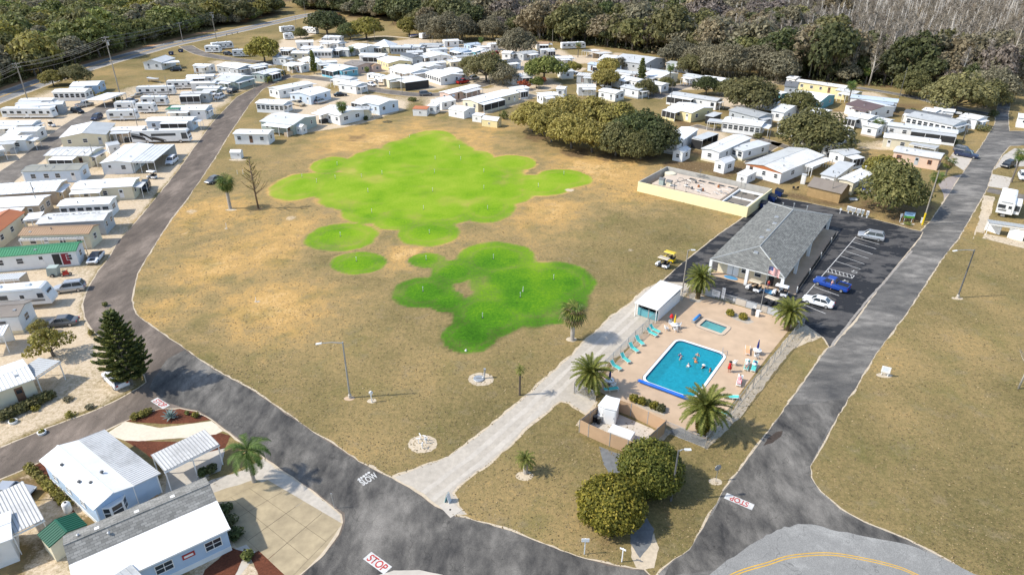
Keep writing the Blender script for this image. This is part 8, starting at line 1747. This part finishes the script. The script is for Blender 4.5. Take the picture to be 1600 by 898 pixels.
# ================================================================ TREES
def T(base_px, ms, sc, label, rz=None, group=None, name='oak_tree'):
    p = G(*base_px); return tree(ms, p, rnd.uniform(0, 6) if rz is None else rz, sc, label, group, name)
OAK = [tree_meshes('o', 6.5, 10, 11000, .27, s, lf, 20, fork=.2) for s, lf in ((1, 'yel'), (2, 'yel'), (3, 'dark'), (4, 'oak'), (5, 'oak'))]
MOSS = tree_meshes('m', 7, 11, 9000, .3, 8, 'moss', 18, hang=1800)
GRN = tree_meshes('g', 6, 9.5, 9000, .29, 9, 'lt', 18)
MIX = tree_meshes('x', 6, 9.5, 9000, .29, 12, 'yg', 18)
GO = 'clump of oaks at the top of the field'
for (x, y), m, s, t in (((832, 206), OAK[0], .95, 'yellowish oak at the left end of the clump above the field'), ((862, 222), OAK[1], 1.05, 'yellowish oak in the front of the clump, second from left'), ((893, 232), OAK[0], 1.05, 'yellowish oak in the front middle of the clump'), ((925, 238), OAK[1], 1.0, 'tan oak in the front of the clump beside the dark ones'), ((880, 200), OAK[1], 1.1, 'pale yellow oak at the back left of the clump'), ((925, 205), OAK[0], 1.1, 'pale yellow oak at the back middle of the clump'), ((965, 212), MIX, 1.15, 'olive yellow oak at the back of the clump'), ((962, 243), OAK[4], .95, 'olive oak in the front of the clump near its right end'), ((996, 236), OAK[2], 1.2, 'tall dark oak rising above the right end of the clump'), ((1022, 243), OAK[2], 1.0, 'dark green oak at the right end of the clump'), ((1000, 248), OAK[4], .8, 'low olive oak at the front right of the clump')):
    T(x if False else (x, y), m, s, t, group=GO)
T((760, 128), OAK[3], (1.25, 1.25, 1.25), 'broad mossy oak above the brown brick row'); T((786, 132), MOSS, (.8, .8, .8), 'smaller mossy oak right of the broad one above the brick row')
T((850, 128), GRN, (1.35, 1.2, 1.2), 'light green oak left above the yellow clump'); T((806, 86), MOSS, 1.25, 'dark mossy oak in front of the far woods')
T((414, 98), MIX, (1.25, 1.25, 1.35), 'pale olive oak standing among the far RV rows'); T((120, 132), OAK[3], (.85, .85, .8), 'right one of two oaks touching the highway'); T((84, 134), MIX, (.7, .7, .7), 'left one of two oaks touching the highway')
T((512, 56), OAK[2], (1.7, 1.7, 1.5), 'big dark oak at the highway end of the park'); T((573, 62), MIX, (1.6, 1.6, 1.4), 'broad olive oak on the far green lawn')
T((1268, 235), OAK[4], (1.45, 1.45, 1.2), 'broad dark oak above the weathered grey roof'); T((1388, 328), OAK[4], (1.02, 1.02, 1.2), 'leafy oak beside the park sign and mailboxes'); T((1372, 285), MIX, (.7, .7, .8), 'brownish leaved tree just behind the leafy oak')
T((1165, 175), OAK[3], (1.45, 1.3, 1.25), 'broad oak over the grey roofed home in the shade'); T((1103, 148), OAK[2], (.72, .72, .75), 'dense dark round tree beside the green drive'); T((1186, 120), MOSS, 1.35, 'tall mossy oak at the wood edge above the teal home')
T((1492, 178), OAK[3], (1.75, 1.6, 1.4), 'very broad oak shading the right hand homes'); T((1120, 118), MOSS, 1.3, 'grey mossy oak in front of the woods left of the broad oak')
T((698, 66), MOSS, 1.5, 'mossy oak with a tall bare trunk at the dark woods'); T((640, 56), MIX, 1.2, 'bright leaved oak at the far lawn edge'); T((895, 115), MIX, .6, 'small olive tree in front of the ribbed grey carport roof'); T((950, 117), OAK[0], .75, 'yellow tree with white branches behind the clump')
T((968, 108), MOSS, .5, 'dark spiky shrub tree beside the pale blue home'); T((1040, 140), OAK[3], .5, 'small green tree at the lane beside the cream wall'); T((838, 138), GRN, .5, 'bright green young tree left of the yellow clump')
for (x, y), c_, t in (((1098, 112), 1.2, 'mossy oak at the wood edge behind the dense dark tree'), ((1140, 120), 1.3, 'mossy oak at the wood edge left of the tall one'), ((1212, 127), 1.2, 'mossy oak at the wood edge right of the tall one'), ((1060, 104), 1.2, 'mossy oak behind the grey roof against the woods'), ((722, 62), 1.3, 'mossy oak right of the one with a bare trunk'), ((672, 58), 1.3, 'mossy oak left of the one with a bare trunk'), ((770, 62), 1.2, 'mossy oak behind the white homes at the woods'), ((1545, 158), 1.2, 'mossy oak at the far end of the right road')): T((x, y), MOSS, c_, t)
for k, ((x, y), m, c_, t) in enumerate((((1078, 116), 3, .8, 'round oak behind the dense dark tree'), ((1232, 118), 2, .9, 'dark tree at the wood edge behind the teal home'), ((1300, 124), 2, .8, 'dark tree in front of the woods right of the yellow home'), ((735, 110), 4, .6, 'small oak between white roofs above the mossy oak'), ((945, 138), 1, .75, 'yellow oak behind the back of the clump'), ((1008, 150), 4, .6, 'small olive oak behind the clump on the lane'), ((1132, 150), 4, .6, 'oak left of the broad oak by the lane'), ((548, 62), 2, .9, 'dark oak left of the far green lawn'), ((470, 60), 4, .55, 'small oak among the far rows'), ((1540, 168), 4, .9, 'oak at the end of the right road'), ((1246, 180), 3, .8, 'oak between the teal home and the dark broad oak'), ((1420, 150), 3, .9, 'oak at the back of the right lawn'), ((664, 118), 4, .35, 'small garden tree beside the black carport'))): T((x, y), OAK[m], c_*1.1, t)
redt = tree_meshes('r', 3, 4.5, 1200, .22, 31, 'red', 8); T((818, 140), redt, .95, 'red blooming shrub tree left one beside the light green oak', name='blossom_tree'); T((846, 132), redt, .8, 'red blooming shrub tree right one below the light green oak', name='blossom_tree')
yl = tree_meshes('y', 2.6, 4.6, 2600, .15, 33, 'yg', 9, fork=.2); T((84, 556), yl, 1.05, 'yellowish leafy tree beside the grey sedan', name='small_tree'); T((64, 524), yl, .6, 'small yellow tree behind the yellowish one', name='small_tree')
bshm = [leaves([(0, 0, 1.3, 2.6, 2.6, 1.5)], 10, .3, 1)]
# two big clipped bushes at the bottom
for (x, y), rx, hgt, lf, sd, t in (((954, 822), 3.3, 4.5, 'bush', 3, 'large round olive bush in front, beside the asphalt path'), ((1015, 768), 3.35, 5.1, 'dbush', 4, 'large dark round bush behind the olive one, by the pump yard')):
    p = G(x, y); o = empty('round_bush', (p.x, p.y+1.0, 0), 0, t, 'bush', 'large round bushes'); q = random.Random(sd)
    bl = [(0, 0, hgt*.48, rx*.95, rx*.95, hgt*.5)]*3+[(rx*.7*math.cos(2.4*i)*math.sqrt(q.random()), rx*.7*math.sin(2.4*i)*math.sqrt(q.random()), hgt*q.uniform(.4, .72), rx*.3, rx*.3, hgt*.24) for i in range(16)]
    P = leaves(bl, 19000, .14, sd, .25, shell=.86); put('foliage', quads_mesh('foliage', P, LEAF[lf]), o)
    b = MB()
    for i in range(9): a = 2.4*i; b.tube([(0, 0, -.1), (rx*.3*math.cos(a), rx*.3*math.sin(a), hgt*.4), (rx*.75*math.cos(a), rx*.75*math.sin(a), hgt*.72)], [.13, .08, .03], 6)
    b.put('stem', BARK, o)
# tall conifer at the left
def conifer(base, H, Rb, label, leaf, seed, nb=170, nt=15, fl=.62, fr=.13):
    q = random.Random(seed); o = empty('conifer', G(*base), 0, label, 'tree'); b = MB(); w = MB()
    w.tube([(0, 0, -.1), (0, 0, H*.5), (0, 0, H*.98)], [H*.02, H*.013, .03], 8)
    for i in range(nb):
        t = (i+.5)/nb; z = H*(.1+.87*t); a = 2.399*i; l = Rb*((1-t)**.8*.95+.06)*q.uniform(.6, 1.2)*(1 if t > .26 else .5+.5*t/.26); rise = l*(.18+.35*t)
        d = Vector((math.cos(a), math.sin(a), 0)); P = lambda s: d*l*s+Vector((0, 0, z-.12*l*math.sin(s*2.2)+rise*s*s))
        w.tube([tuple(P(0)), tuple(P(.5)), tuple(P(1))], [.05, .035, .02], 4, cap=False)
        n = max(4, int(nt*l/Rb*1.3)+3)
        for k in range(n):
            s = .3+.7*(k+.5)/n; c = P(s); sd = Vector((-d.y, d.x, 0))*(1 if k % 2 else -1)
            e = (d*.75+sd*q.uniform(.1, .9)+Vector((0, 0, q.uniform(.35, .9)))).normalized(); L_ = fl*q.uniform(.7, 1.15)*(1.1-.35*t)
            b.tube([tuple(c), tuple(c+e*L_*.45), tuple(c+e*L_)], [fr*.55, fr, fr*.3], 5)
    w.put('trunk', BARK, o); b.put('foliage', LEAF[leaf], o); return o
conifer((206, 600), 11.2, 3.7, 'tall dark conifer at the bend beside the white crossover', 'con', 3, 175, 17, .66, .15)
conifer((491, 116), 9.5, 1.7, 'slim conifer in front of the home with the stained grey roof', 'con', 5, 90, 6, .7, .2)
conifer((1001, 132), 10, 2.0, 'slim spire conifer beside the very large home', 'con', 6, 90, 6, .8, .2)
# bare and leaning trees in the field
bt = bare_meshes(11.0, 4, 30, M('brown_bark', (.2, .14, .1), .9, .3, 3), 'yg', .26, 1300, .12, .035); T((404, 326), bt, 1, 'thin bare tree with long shadow at the edge of the green turf', 0, name='bare_tree')
T((1591, 607), bare_meshes(6.5, 9, 16, BARKP, 'twig', .42, 260, .3, .012), 1.0, 'leafless pale shrub at the right edge of the grass', .5, name='bare_tree')
# palms
FD = [frond_mesh(3.6, 1.0, 34, .065, .55, LEAF['palm'], s) for s in (1, 2, 3)]+[frond_mesh(2.6, 1.2, 18, .045, .35, LEAF['dry'], 5)]
FQ = [frond_mesh(3.6, 2.0, 34, .05, .75, LEAF['pgr'], s, .05, .45) for s in (7, 8, 9)]
FF = [fan_mesh(LEAF['pgr'], s) for s in (1, 2)]+[fan_mesh(LEAF['palm'], 4), fan_mesh(LEAF['dry'], 3)]
FP = [frond_mesh(1.5, 1.7, 20, .035, .3, LEAF['palm'], s) for s in (11, 12)]
TRD = M('palm_boot_trunk', (.14, .1, .05), .95, .45, 6, bump=.6); TRG = M('grey_palm_trunk', (.4, .36, .31), .9, .2, 5)
GD = 'date palms round the pool'
palm((921, 611), (921, 583), 'date palm at the left corner of the pool deck', FD[:3], 60, .42, group=GD, lo=-.35, hi=1.35, trunk=TRD, boots=(.55, .5, .5, 900, 'palm'), sc=.86)
palm((1096, 678), (1097, 637), 'largest date palm in the near corner of the pool deck', FD[:3], 66, .5, group=GD, lo=-.3, hi=1.4, trunk=TRD, boots=(.5, .72, .5, 2600, 'bush'), sc=.95)
palm((1090, 466), (1092, 434), 'date palm between the green shed and the clubhouse', FD[:3], 60, .38, group=GD, lo=-.4, hi=1.35, trunk=TRD, boots=(.6, .45, .45, 700, 'palm'), sc=.8)
palm((1229, 515), (1233, 487), 'date palm at the corner of the pool and parking lot', FD[:3], 60, .4, group=GD, lo=-.4, hi=1.35, trunk=TRD, boots=(.6, .45, .45, 700, 'palm'), sc=.8)
palm((397, 752), (386, 705), 'drooping green queen palm beside the porch roof', FQ, 22, .2, lo=-.3, hi=1.2, trunk=TRG, sc=.85)
palm((360, 326), (357, 285), 'leaning cabbage palm beside the thin bare tree', FF[:3], 40, .32, lo=-.9, hi=1.2, trunk=TRG, skirt=4, sc=1.25)
palm((894, 531), (893, 489), 'cabbage palm beside the gravel path', FF[1:4], 44, .3, lo=-1.0, hi=1.2, trunk=TRG, skirt=10, sc=1.25)
palm((812, 617), (812, 577), 'small slim palm in the field left of the gravel path', FP, 24, .13, lo=-.4, hi=1.3, trunk=M('dark_palm_trunk', (.1, .08, .06), .9, .3, 5), sc=.62)
palm((821, 738), (820, 718), 'short silvery palm left of the large bushes', FP, 34, .26, lo=-.2, hi=1.4, trunk=TRG, sc=.95)
palm((537, 194), (534, 166), 'round headed fan palm at the top left of the field', FF[:3], 44, .22, lo=-.8, hi=1.3, sc=1.15)
palm((420, 130), (421, 127), 'low spiky palm at the top bend of the curved road', FD[:2], 24, .3, lo=.1, hi=1.4, sc=.7, H=.8)
FPX_ = FF[:3]
for (b, t, l, s) in (((1325, 163), 133, 'tall fan palm between the dark woods and the bluish roof', 1.2), ((1458, 300), 276, 'fan palm in front of the peach home, lower', 1.05), ((1477, 275), 252, 'fan palm in front of the peach home, upper with dry skirt', 1.1), ((1580, 285), 241, 'palm on the pale drive at the right edge', 1.1), ((1352, 132), 110, 'right of two fan palms at the wood edge', 1.3), ((1330, 125), 98, 'left of two fan palms at the wood edge', 1.3), ((752, 82), 62, 'small palm in the far middle rows', .9), ((903, 90), 70, 'palm with dry skirt in front of the white camper at the woods', 1.1), ((1045, 135), 105, 'palm at the corner of the cream wall home', 1.1), ((574, 118), 108, 'small palm on the sandy lot in the middle cluster', .8), ((550, 88), 76, 'palm left of the flat white roof in the far middle', 1.1), ((906, 52), 32, 'tall palm in the woods above the white camper, left', 1.3), ((920, 55), 38, 'tall palm in the woods above the white camper, right', 1.2), ((938, 66), 46, 'palm in the woods right of the pair', 1.3), ((840, 60), 40, 'palm at the woods left of the tan and white roof', 1.1), ((1370, 205), 192, 'low palm beside the lane right of the dark oak', 1.1), ((1262, 118), 106, 'palm at the wood edge above the yellow home', 1.2)):
    palm(b, (b[0], t), l, FF[:3] if 'dry' not in l else FF[1:4], 26, .2, lo=-.9, hi=1.2, sc=s, skirt=6 if 'dry' in l else 0, group='fan palms')
for (x, y), r_, h_, lf, t in (((185, 160), 1.7, 2.4, 'oak', 'bushy green shrub beside the left lane'), ((143, 150), 1.3, 2.0, 'yg', 'yellow flowering shrub at the screened porch'), ((160, 154), 1.2, 2.2, 'yg', 'yellow flowering shrub beside the white slab roof'), ((444, 118), 1.2, 2.0, 'dark', 'dark shrub at the end wall of the grey green home'), ((458, 113), 1.1, 1.8, 'lt', 'bright small tree left of the slim conifer'), ((645, 158), 1.6, 1.2, 'lt', 'low green shrub at the field edge near the orange roofed shed'), ((1552, 182), 1.5, 2.0, 'dark', 'clipped dark shrub beside the right road'), ((1536, 205), 2.2, 1.8, 'oak', 'spreading shrub at the white fence posts'), ((1490, 224), 1.1, 1.2, 'dark', 'round shrub at the blank end wall'), ((1361, 206), 2.2, 2.2, 'yg', 'brownish shrub by the white fence in the right cluster'), ((1163, 208), 1.0, 1.2, 'oak', 'small shrub in front of the bay windowed home'), ((1184, 216), 1.4, 1.5, 'oak', 'larger shrub right of the bay windows'), ((1425, 178), 1.2, 1.8, 'oak', 'shrub at the left end of the ten windowed home'), ((1298, 160), 1.5, 1.6, 'lt', 'shrub under the teal home corner'), ((572, 188), .7, 1.2, 'dark', 'small dark conical shrub at the field edge'), ((788, 186), 1.8, 2.6, 'lt', 'green shrub at the left foot of the yellow oaks'), ((1380, 128), 2.5, 1.6, 'lt', 'low green shrub on the right lawn')):
    bush((x, y), r_, h_, t, lf, 420, .2)
o = empty('dark_bush_mat', G(605, 191), 0, 'dark red brown plant patch at the top of the field', 'plants'); put('foliage', quads_mesh('foliage', leaves([(0, 0, .05, 1.5, 1.1, .25)], 400, .13, 3), LEAF['moss']), o)
# ---------------------------------------------------------------- FOREST
FT = {}
fm = lambda sd, lfs, Rr, H, hang=0: [tree_meshes('f', Rr, H, 2600, .47, sd+i, lf, 12, fork=.22, hang=hang) for i, lf in enumerate(lfs)]
FT['oak'] = fm(40, ('oak', 'dark', 'moss', 'oak'), 6.2, 10.5)
FT['dk'] = fm(50, ('dark', 'moss', 'oak', 'tan'), 6.2, 12, 160)
FT['ol'] = fm(60, ('oak', 'yg', 'moss', 'lt'), 6.0, 9.5)
BARKW = M('white_bark', (.47, .43, .37), .9, .25, 2)
FT['fz'] = fm(80, ('fz', 'tan', 'fz', 'moss'), 6.2, 11)
FT['bare'] = [bare_meshes(13.5, 70+i, 20, BARKW, 'twig', .2, 620, .6, .055, .026) for i in range(4)]
def zone(poly, step, seed):
    q = random.Random(seed); xs = [p[0] for p in poly]; ys = [p[1] for p in poly]; out = []
    y = min(ys)
    while y < min(max(ys), 640):
        x = max(min(xs), -520)
        while x < min(max(xs), 620):
            px_, py_ = x+q.uniform(-.42, .42)*step, y+q.uniform(-.42, .42)*step
            if abs(px_) < py_*.80+25 and py_ > 120: out.append((px_, py_))
            x += step
        y += step
    m = inside(np.array([p[0] for p in out]), np.array([p[1] for p in out]), poly); return [p for p, k in zip(out, m) if k]
def sx_of(p):
    v = np.array([p[0], p[1], -HC]); return 800+FPX*(v@_r2)/(v@_fw), 449-FPX*(v@_u2)/(v@_fw)
W_ = zone(FOREST_W, 7.6, 1); E_ = zone(FOREST_E, 7.2, 2)
cand = []
for p in W_:
    sx, sy = sx_of(p); cand.append((p, 'ol'))
for p in E_:
    sx, sy = sx_of(p); t = np.clip((sx-1050)/350, 0, 1); e = np.interp(sx, [470, 700, 860, 1060, 1210, 1380, 1560], [14, 50, 66, 92, 118, 137, 152])-sy   # how far behind the edge, in px
    pb = np.clip((e-(12-0*t))/40, 0, 1)*(.35+.65*t)*(1 if sx > 820 else .4)+(.12 if sx > 700 else 0)
    cand.append((p, 'bare' if rnd.random() < pb else ('dk' if rnd.random() < .5 else 'fz' if sx > 560 and rnd.random() < .45 else 'oak')))
cand.sort(key=lambda c: c[0][0]**2+c[0][1]**2)
NI = {'oak': 0, 'dk': 0, 'ol': 0, 'bare': 0, 'fz': 0}; LIM = {'oak': 75, 'dk': 110, 'ol': 130, 'bare': 100, 'fz': 70}; rest = {k: [] for k in NI}
LB = {'fz': ('forest_tree', 'grey brown winter tree among the woods behind the park', 'grey brown trees of the woods behind the park'), 'oak': ('forest_tree', 'green leafy tree among the woods behind the park', 'green trees of the woods behind the park'), 'dk': ('forest_tree', 'dark mossy tree among the woods behind the park', 'dark mossy trees of the woods behind the park'),
      'ol': ('forest_tree', 'olive green tree of the woods beyond the highway', 'trees of the woods beyond the highway'), 'bare': ('bare_tree', 'pale leafless tree standing in the woods', 'pale leafless trees in the woods')}
for p, k in cand:
    s = .72+1.05*rnd.random()**1.6 if k != 'bare' else rnd.uniform(.75, 1.2); a = rnd.uniform(0, 6.28)
    if NI[k] < LIM[k]:
        NI[k] += 1; tree(FT[k][rnd.randrange(4)], (p[0], p[1], 0), a, (s, s, s*rnd.uniform(.95, 1.35)), LB[k][1], LB[k][2], LB[k][0])
    else: rest[k].append((p[0], p[1], s, a))
def scatter(name, pts, meshes, label):
    """the far woods: one object, instances of the same crowns on a point per tree"""
    me = bpy.data.meshes.new(name); me.vertices.add(len(pts)); me.vertices.foreach_set('co', np.array([(p[0], p[1], 0) for p in pts], dtype=np.float32).ravel())
    for nm, i in (('sc', 2), ('rot', 3)):
        a = me.attributes.new(nm, 'FLOAT', 'POINT'); a.data.foreach_set('value', np.array([p[i] for p in pts], dtype=np.float32))
    me.update(); o = put(name, me); o['kind'] = 'stuff'; o['label'] = label; o['category'] = 'forest'
    ng = bpy.data.node_groups.new(name, 'GeometryNodeTree'); ng.interface.new_socket('Geometry', in_out='INPUT', socket_type='NodeSocketGeometry'); ng.interface.new_socket('Geometry', in_out='OUTPUT', socket_type='NodeSocketGeometry')
    N = ng.nodes.new; gi, go = N('NodeGroupInput'), N('NodeGroupOutput'); jn = N('GeometryNodeGeometryToInstance')
    for ob in meshes:
        oi = N('GeometryNodeObjectInfo'); oi.inputs['Object'].default_value = ob; oi.transform_space = 'ORIGINAL'; oi.inputs['As Instance'].default_value = False; ng.links.new(oi.outputs['Geometry'], jn.inputs[0])
    ip = N('GeometryNodeInstanceOnPoints'); ip.inputs['Pick Instance'].default_value = True
    ng.links.new(gi.outputs[0], ip.inputs['Points']); ng.links.new(jn.outputs[0], ip.inputs['Instance'])
    na = lambda nm: (lambda n: (setattr(n, 'data_type', 'FLOAT'), setattr(n.inputs[0], 'default_value', nm), n.outputs[0])[2])(N('GeometryNodeInputNamedAttribute'))
    cx = N('ShaderNodeCombineXYZ'); ng.links.new(na('rot'), cx.inputs[2]); ng.links.new(cx.outputs[0], ip.inputs['Rotation'])
    ng.links.new(na('sc'), ip.inputs['Scale']); ng.links.new(ip.outputs[0], go.inputs[0])
    m = o.modifiers.new('scatter', 'NODES'); m.node_group = ng; return o
def crowns(key):
    out = []
    for tr, cr in FT[key]:
        for o in bpy.data.objects:
            if o.data == cr: out.append(o); break
    return out
bpy.context.view_layer.update()
scatter('far_woods', rest['dk']+rest['oak']+rest['fz'], crowns('dk')+crowns('oak')+crowns('fz'), 'dense evergreen woods receding behind the park')
if rest['ol']: scatter('far_woods', rest['ol'], crowns('ol'), 'olive woods receding beyond the highway')
scatter('leafless_woods', rest['bare'], crowns('bare')+[o for tr, cr in FT['bare'] for o in [next(q for q in bpy.data.objects if q.data == tr)]], 'leafless pale swamp trees receding into the distance')
print('forest', NI, {k: len(v) for k, v in rest.items()})
# undergrowth along the front of the woods
for nm, poly, lf, sd in (('undergrowth', FOREST_E, 'dark', 1), ('undergrowth', FOREST_W, 'oak', 2)):
    g = np.random.RandomState(sd); P = zone(poly, 3.2, 5+sd); P = [p for p in P if p[0]**2+p[1]**2 < 460**2]
    bl = [(p[0], p[1], .8, 1.9, 1.9, g.uniform(.8, 2.2)) for p in P]
    o = put(nm, quads_mesh(nm, leaves(bl, min(60000, len(bl)*26), .42, sd), LEAF[lf])); o['kind'] = 'stuff'; o['label'] = 'low undergrowth at the foot of the woods'; o['category'] = 'undergrowth'

far = [p for p in zone(FOREST_E, 5.0, 77) if sx_of(p)[0] > 1000 and 330 < math.hypot(*p) < 640]; g = np.random.RandomState(9)
o = put('undergrowth', quads_mesh('undergrowth', leaves([(p[0], p[1], 1.2, 3, 3, g.uniform(1.2, 3.6)) for p in far], min(45000, len(far)*22), .7, 4), LEAF['tan'])); o['kind'] = 'stuff'; o['label'] = 'tan winter undergrowth between the leafless trees'; o['category'] = 'undergrowth'
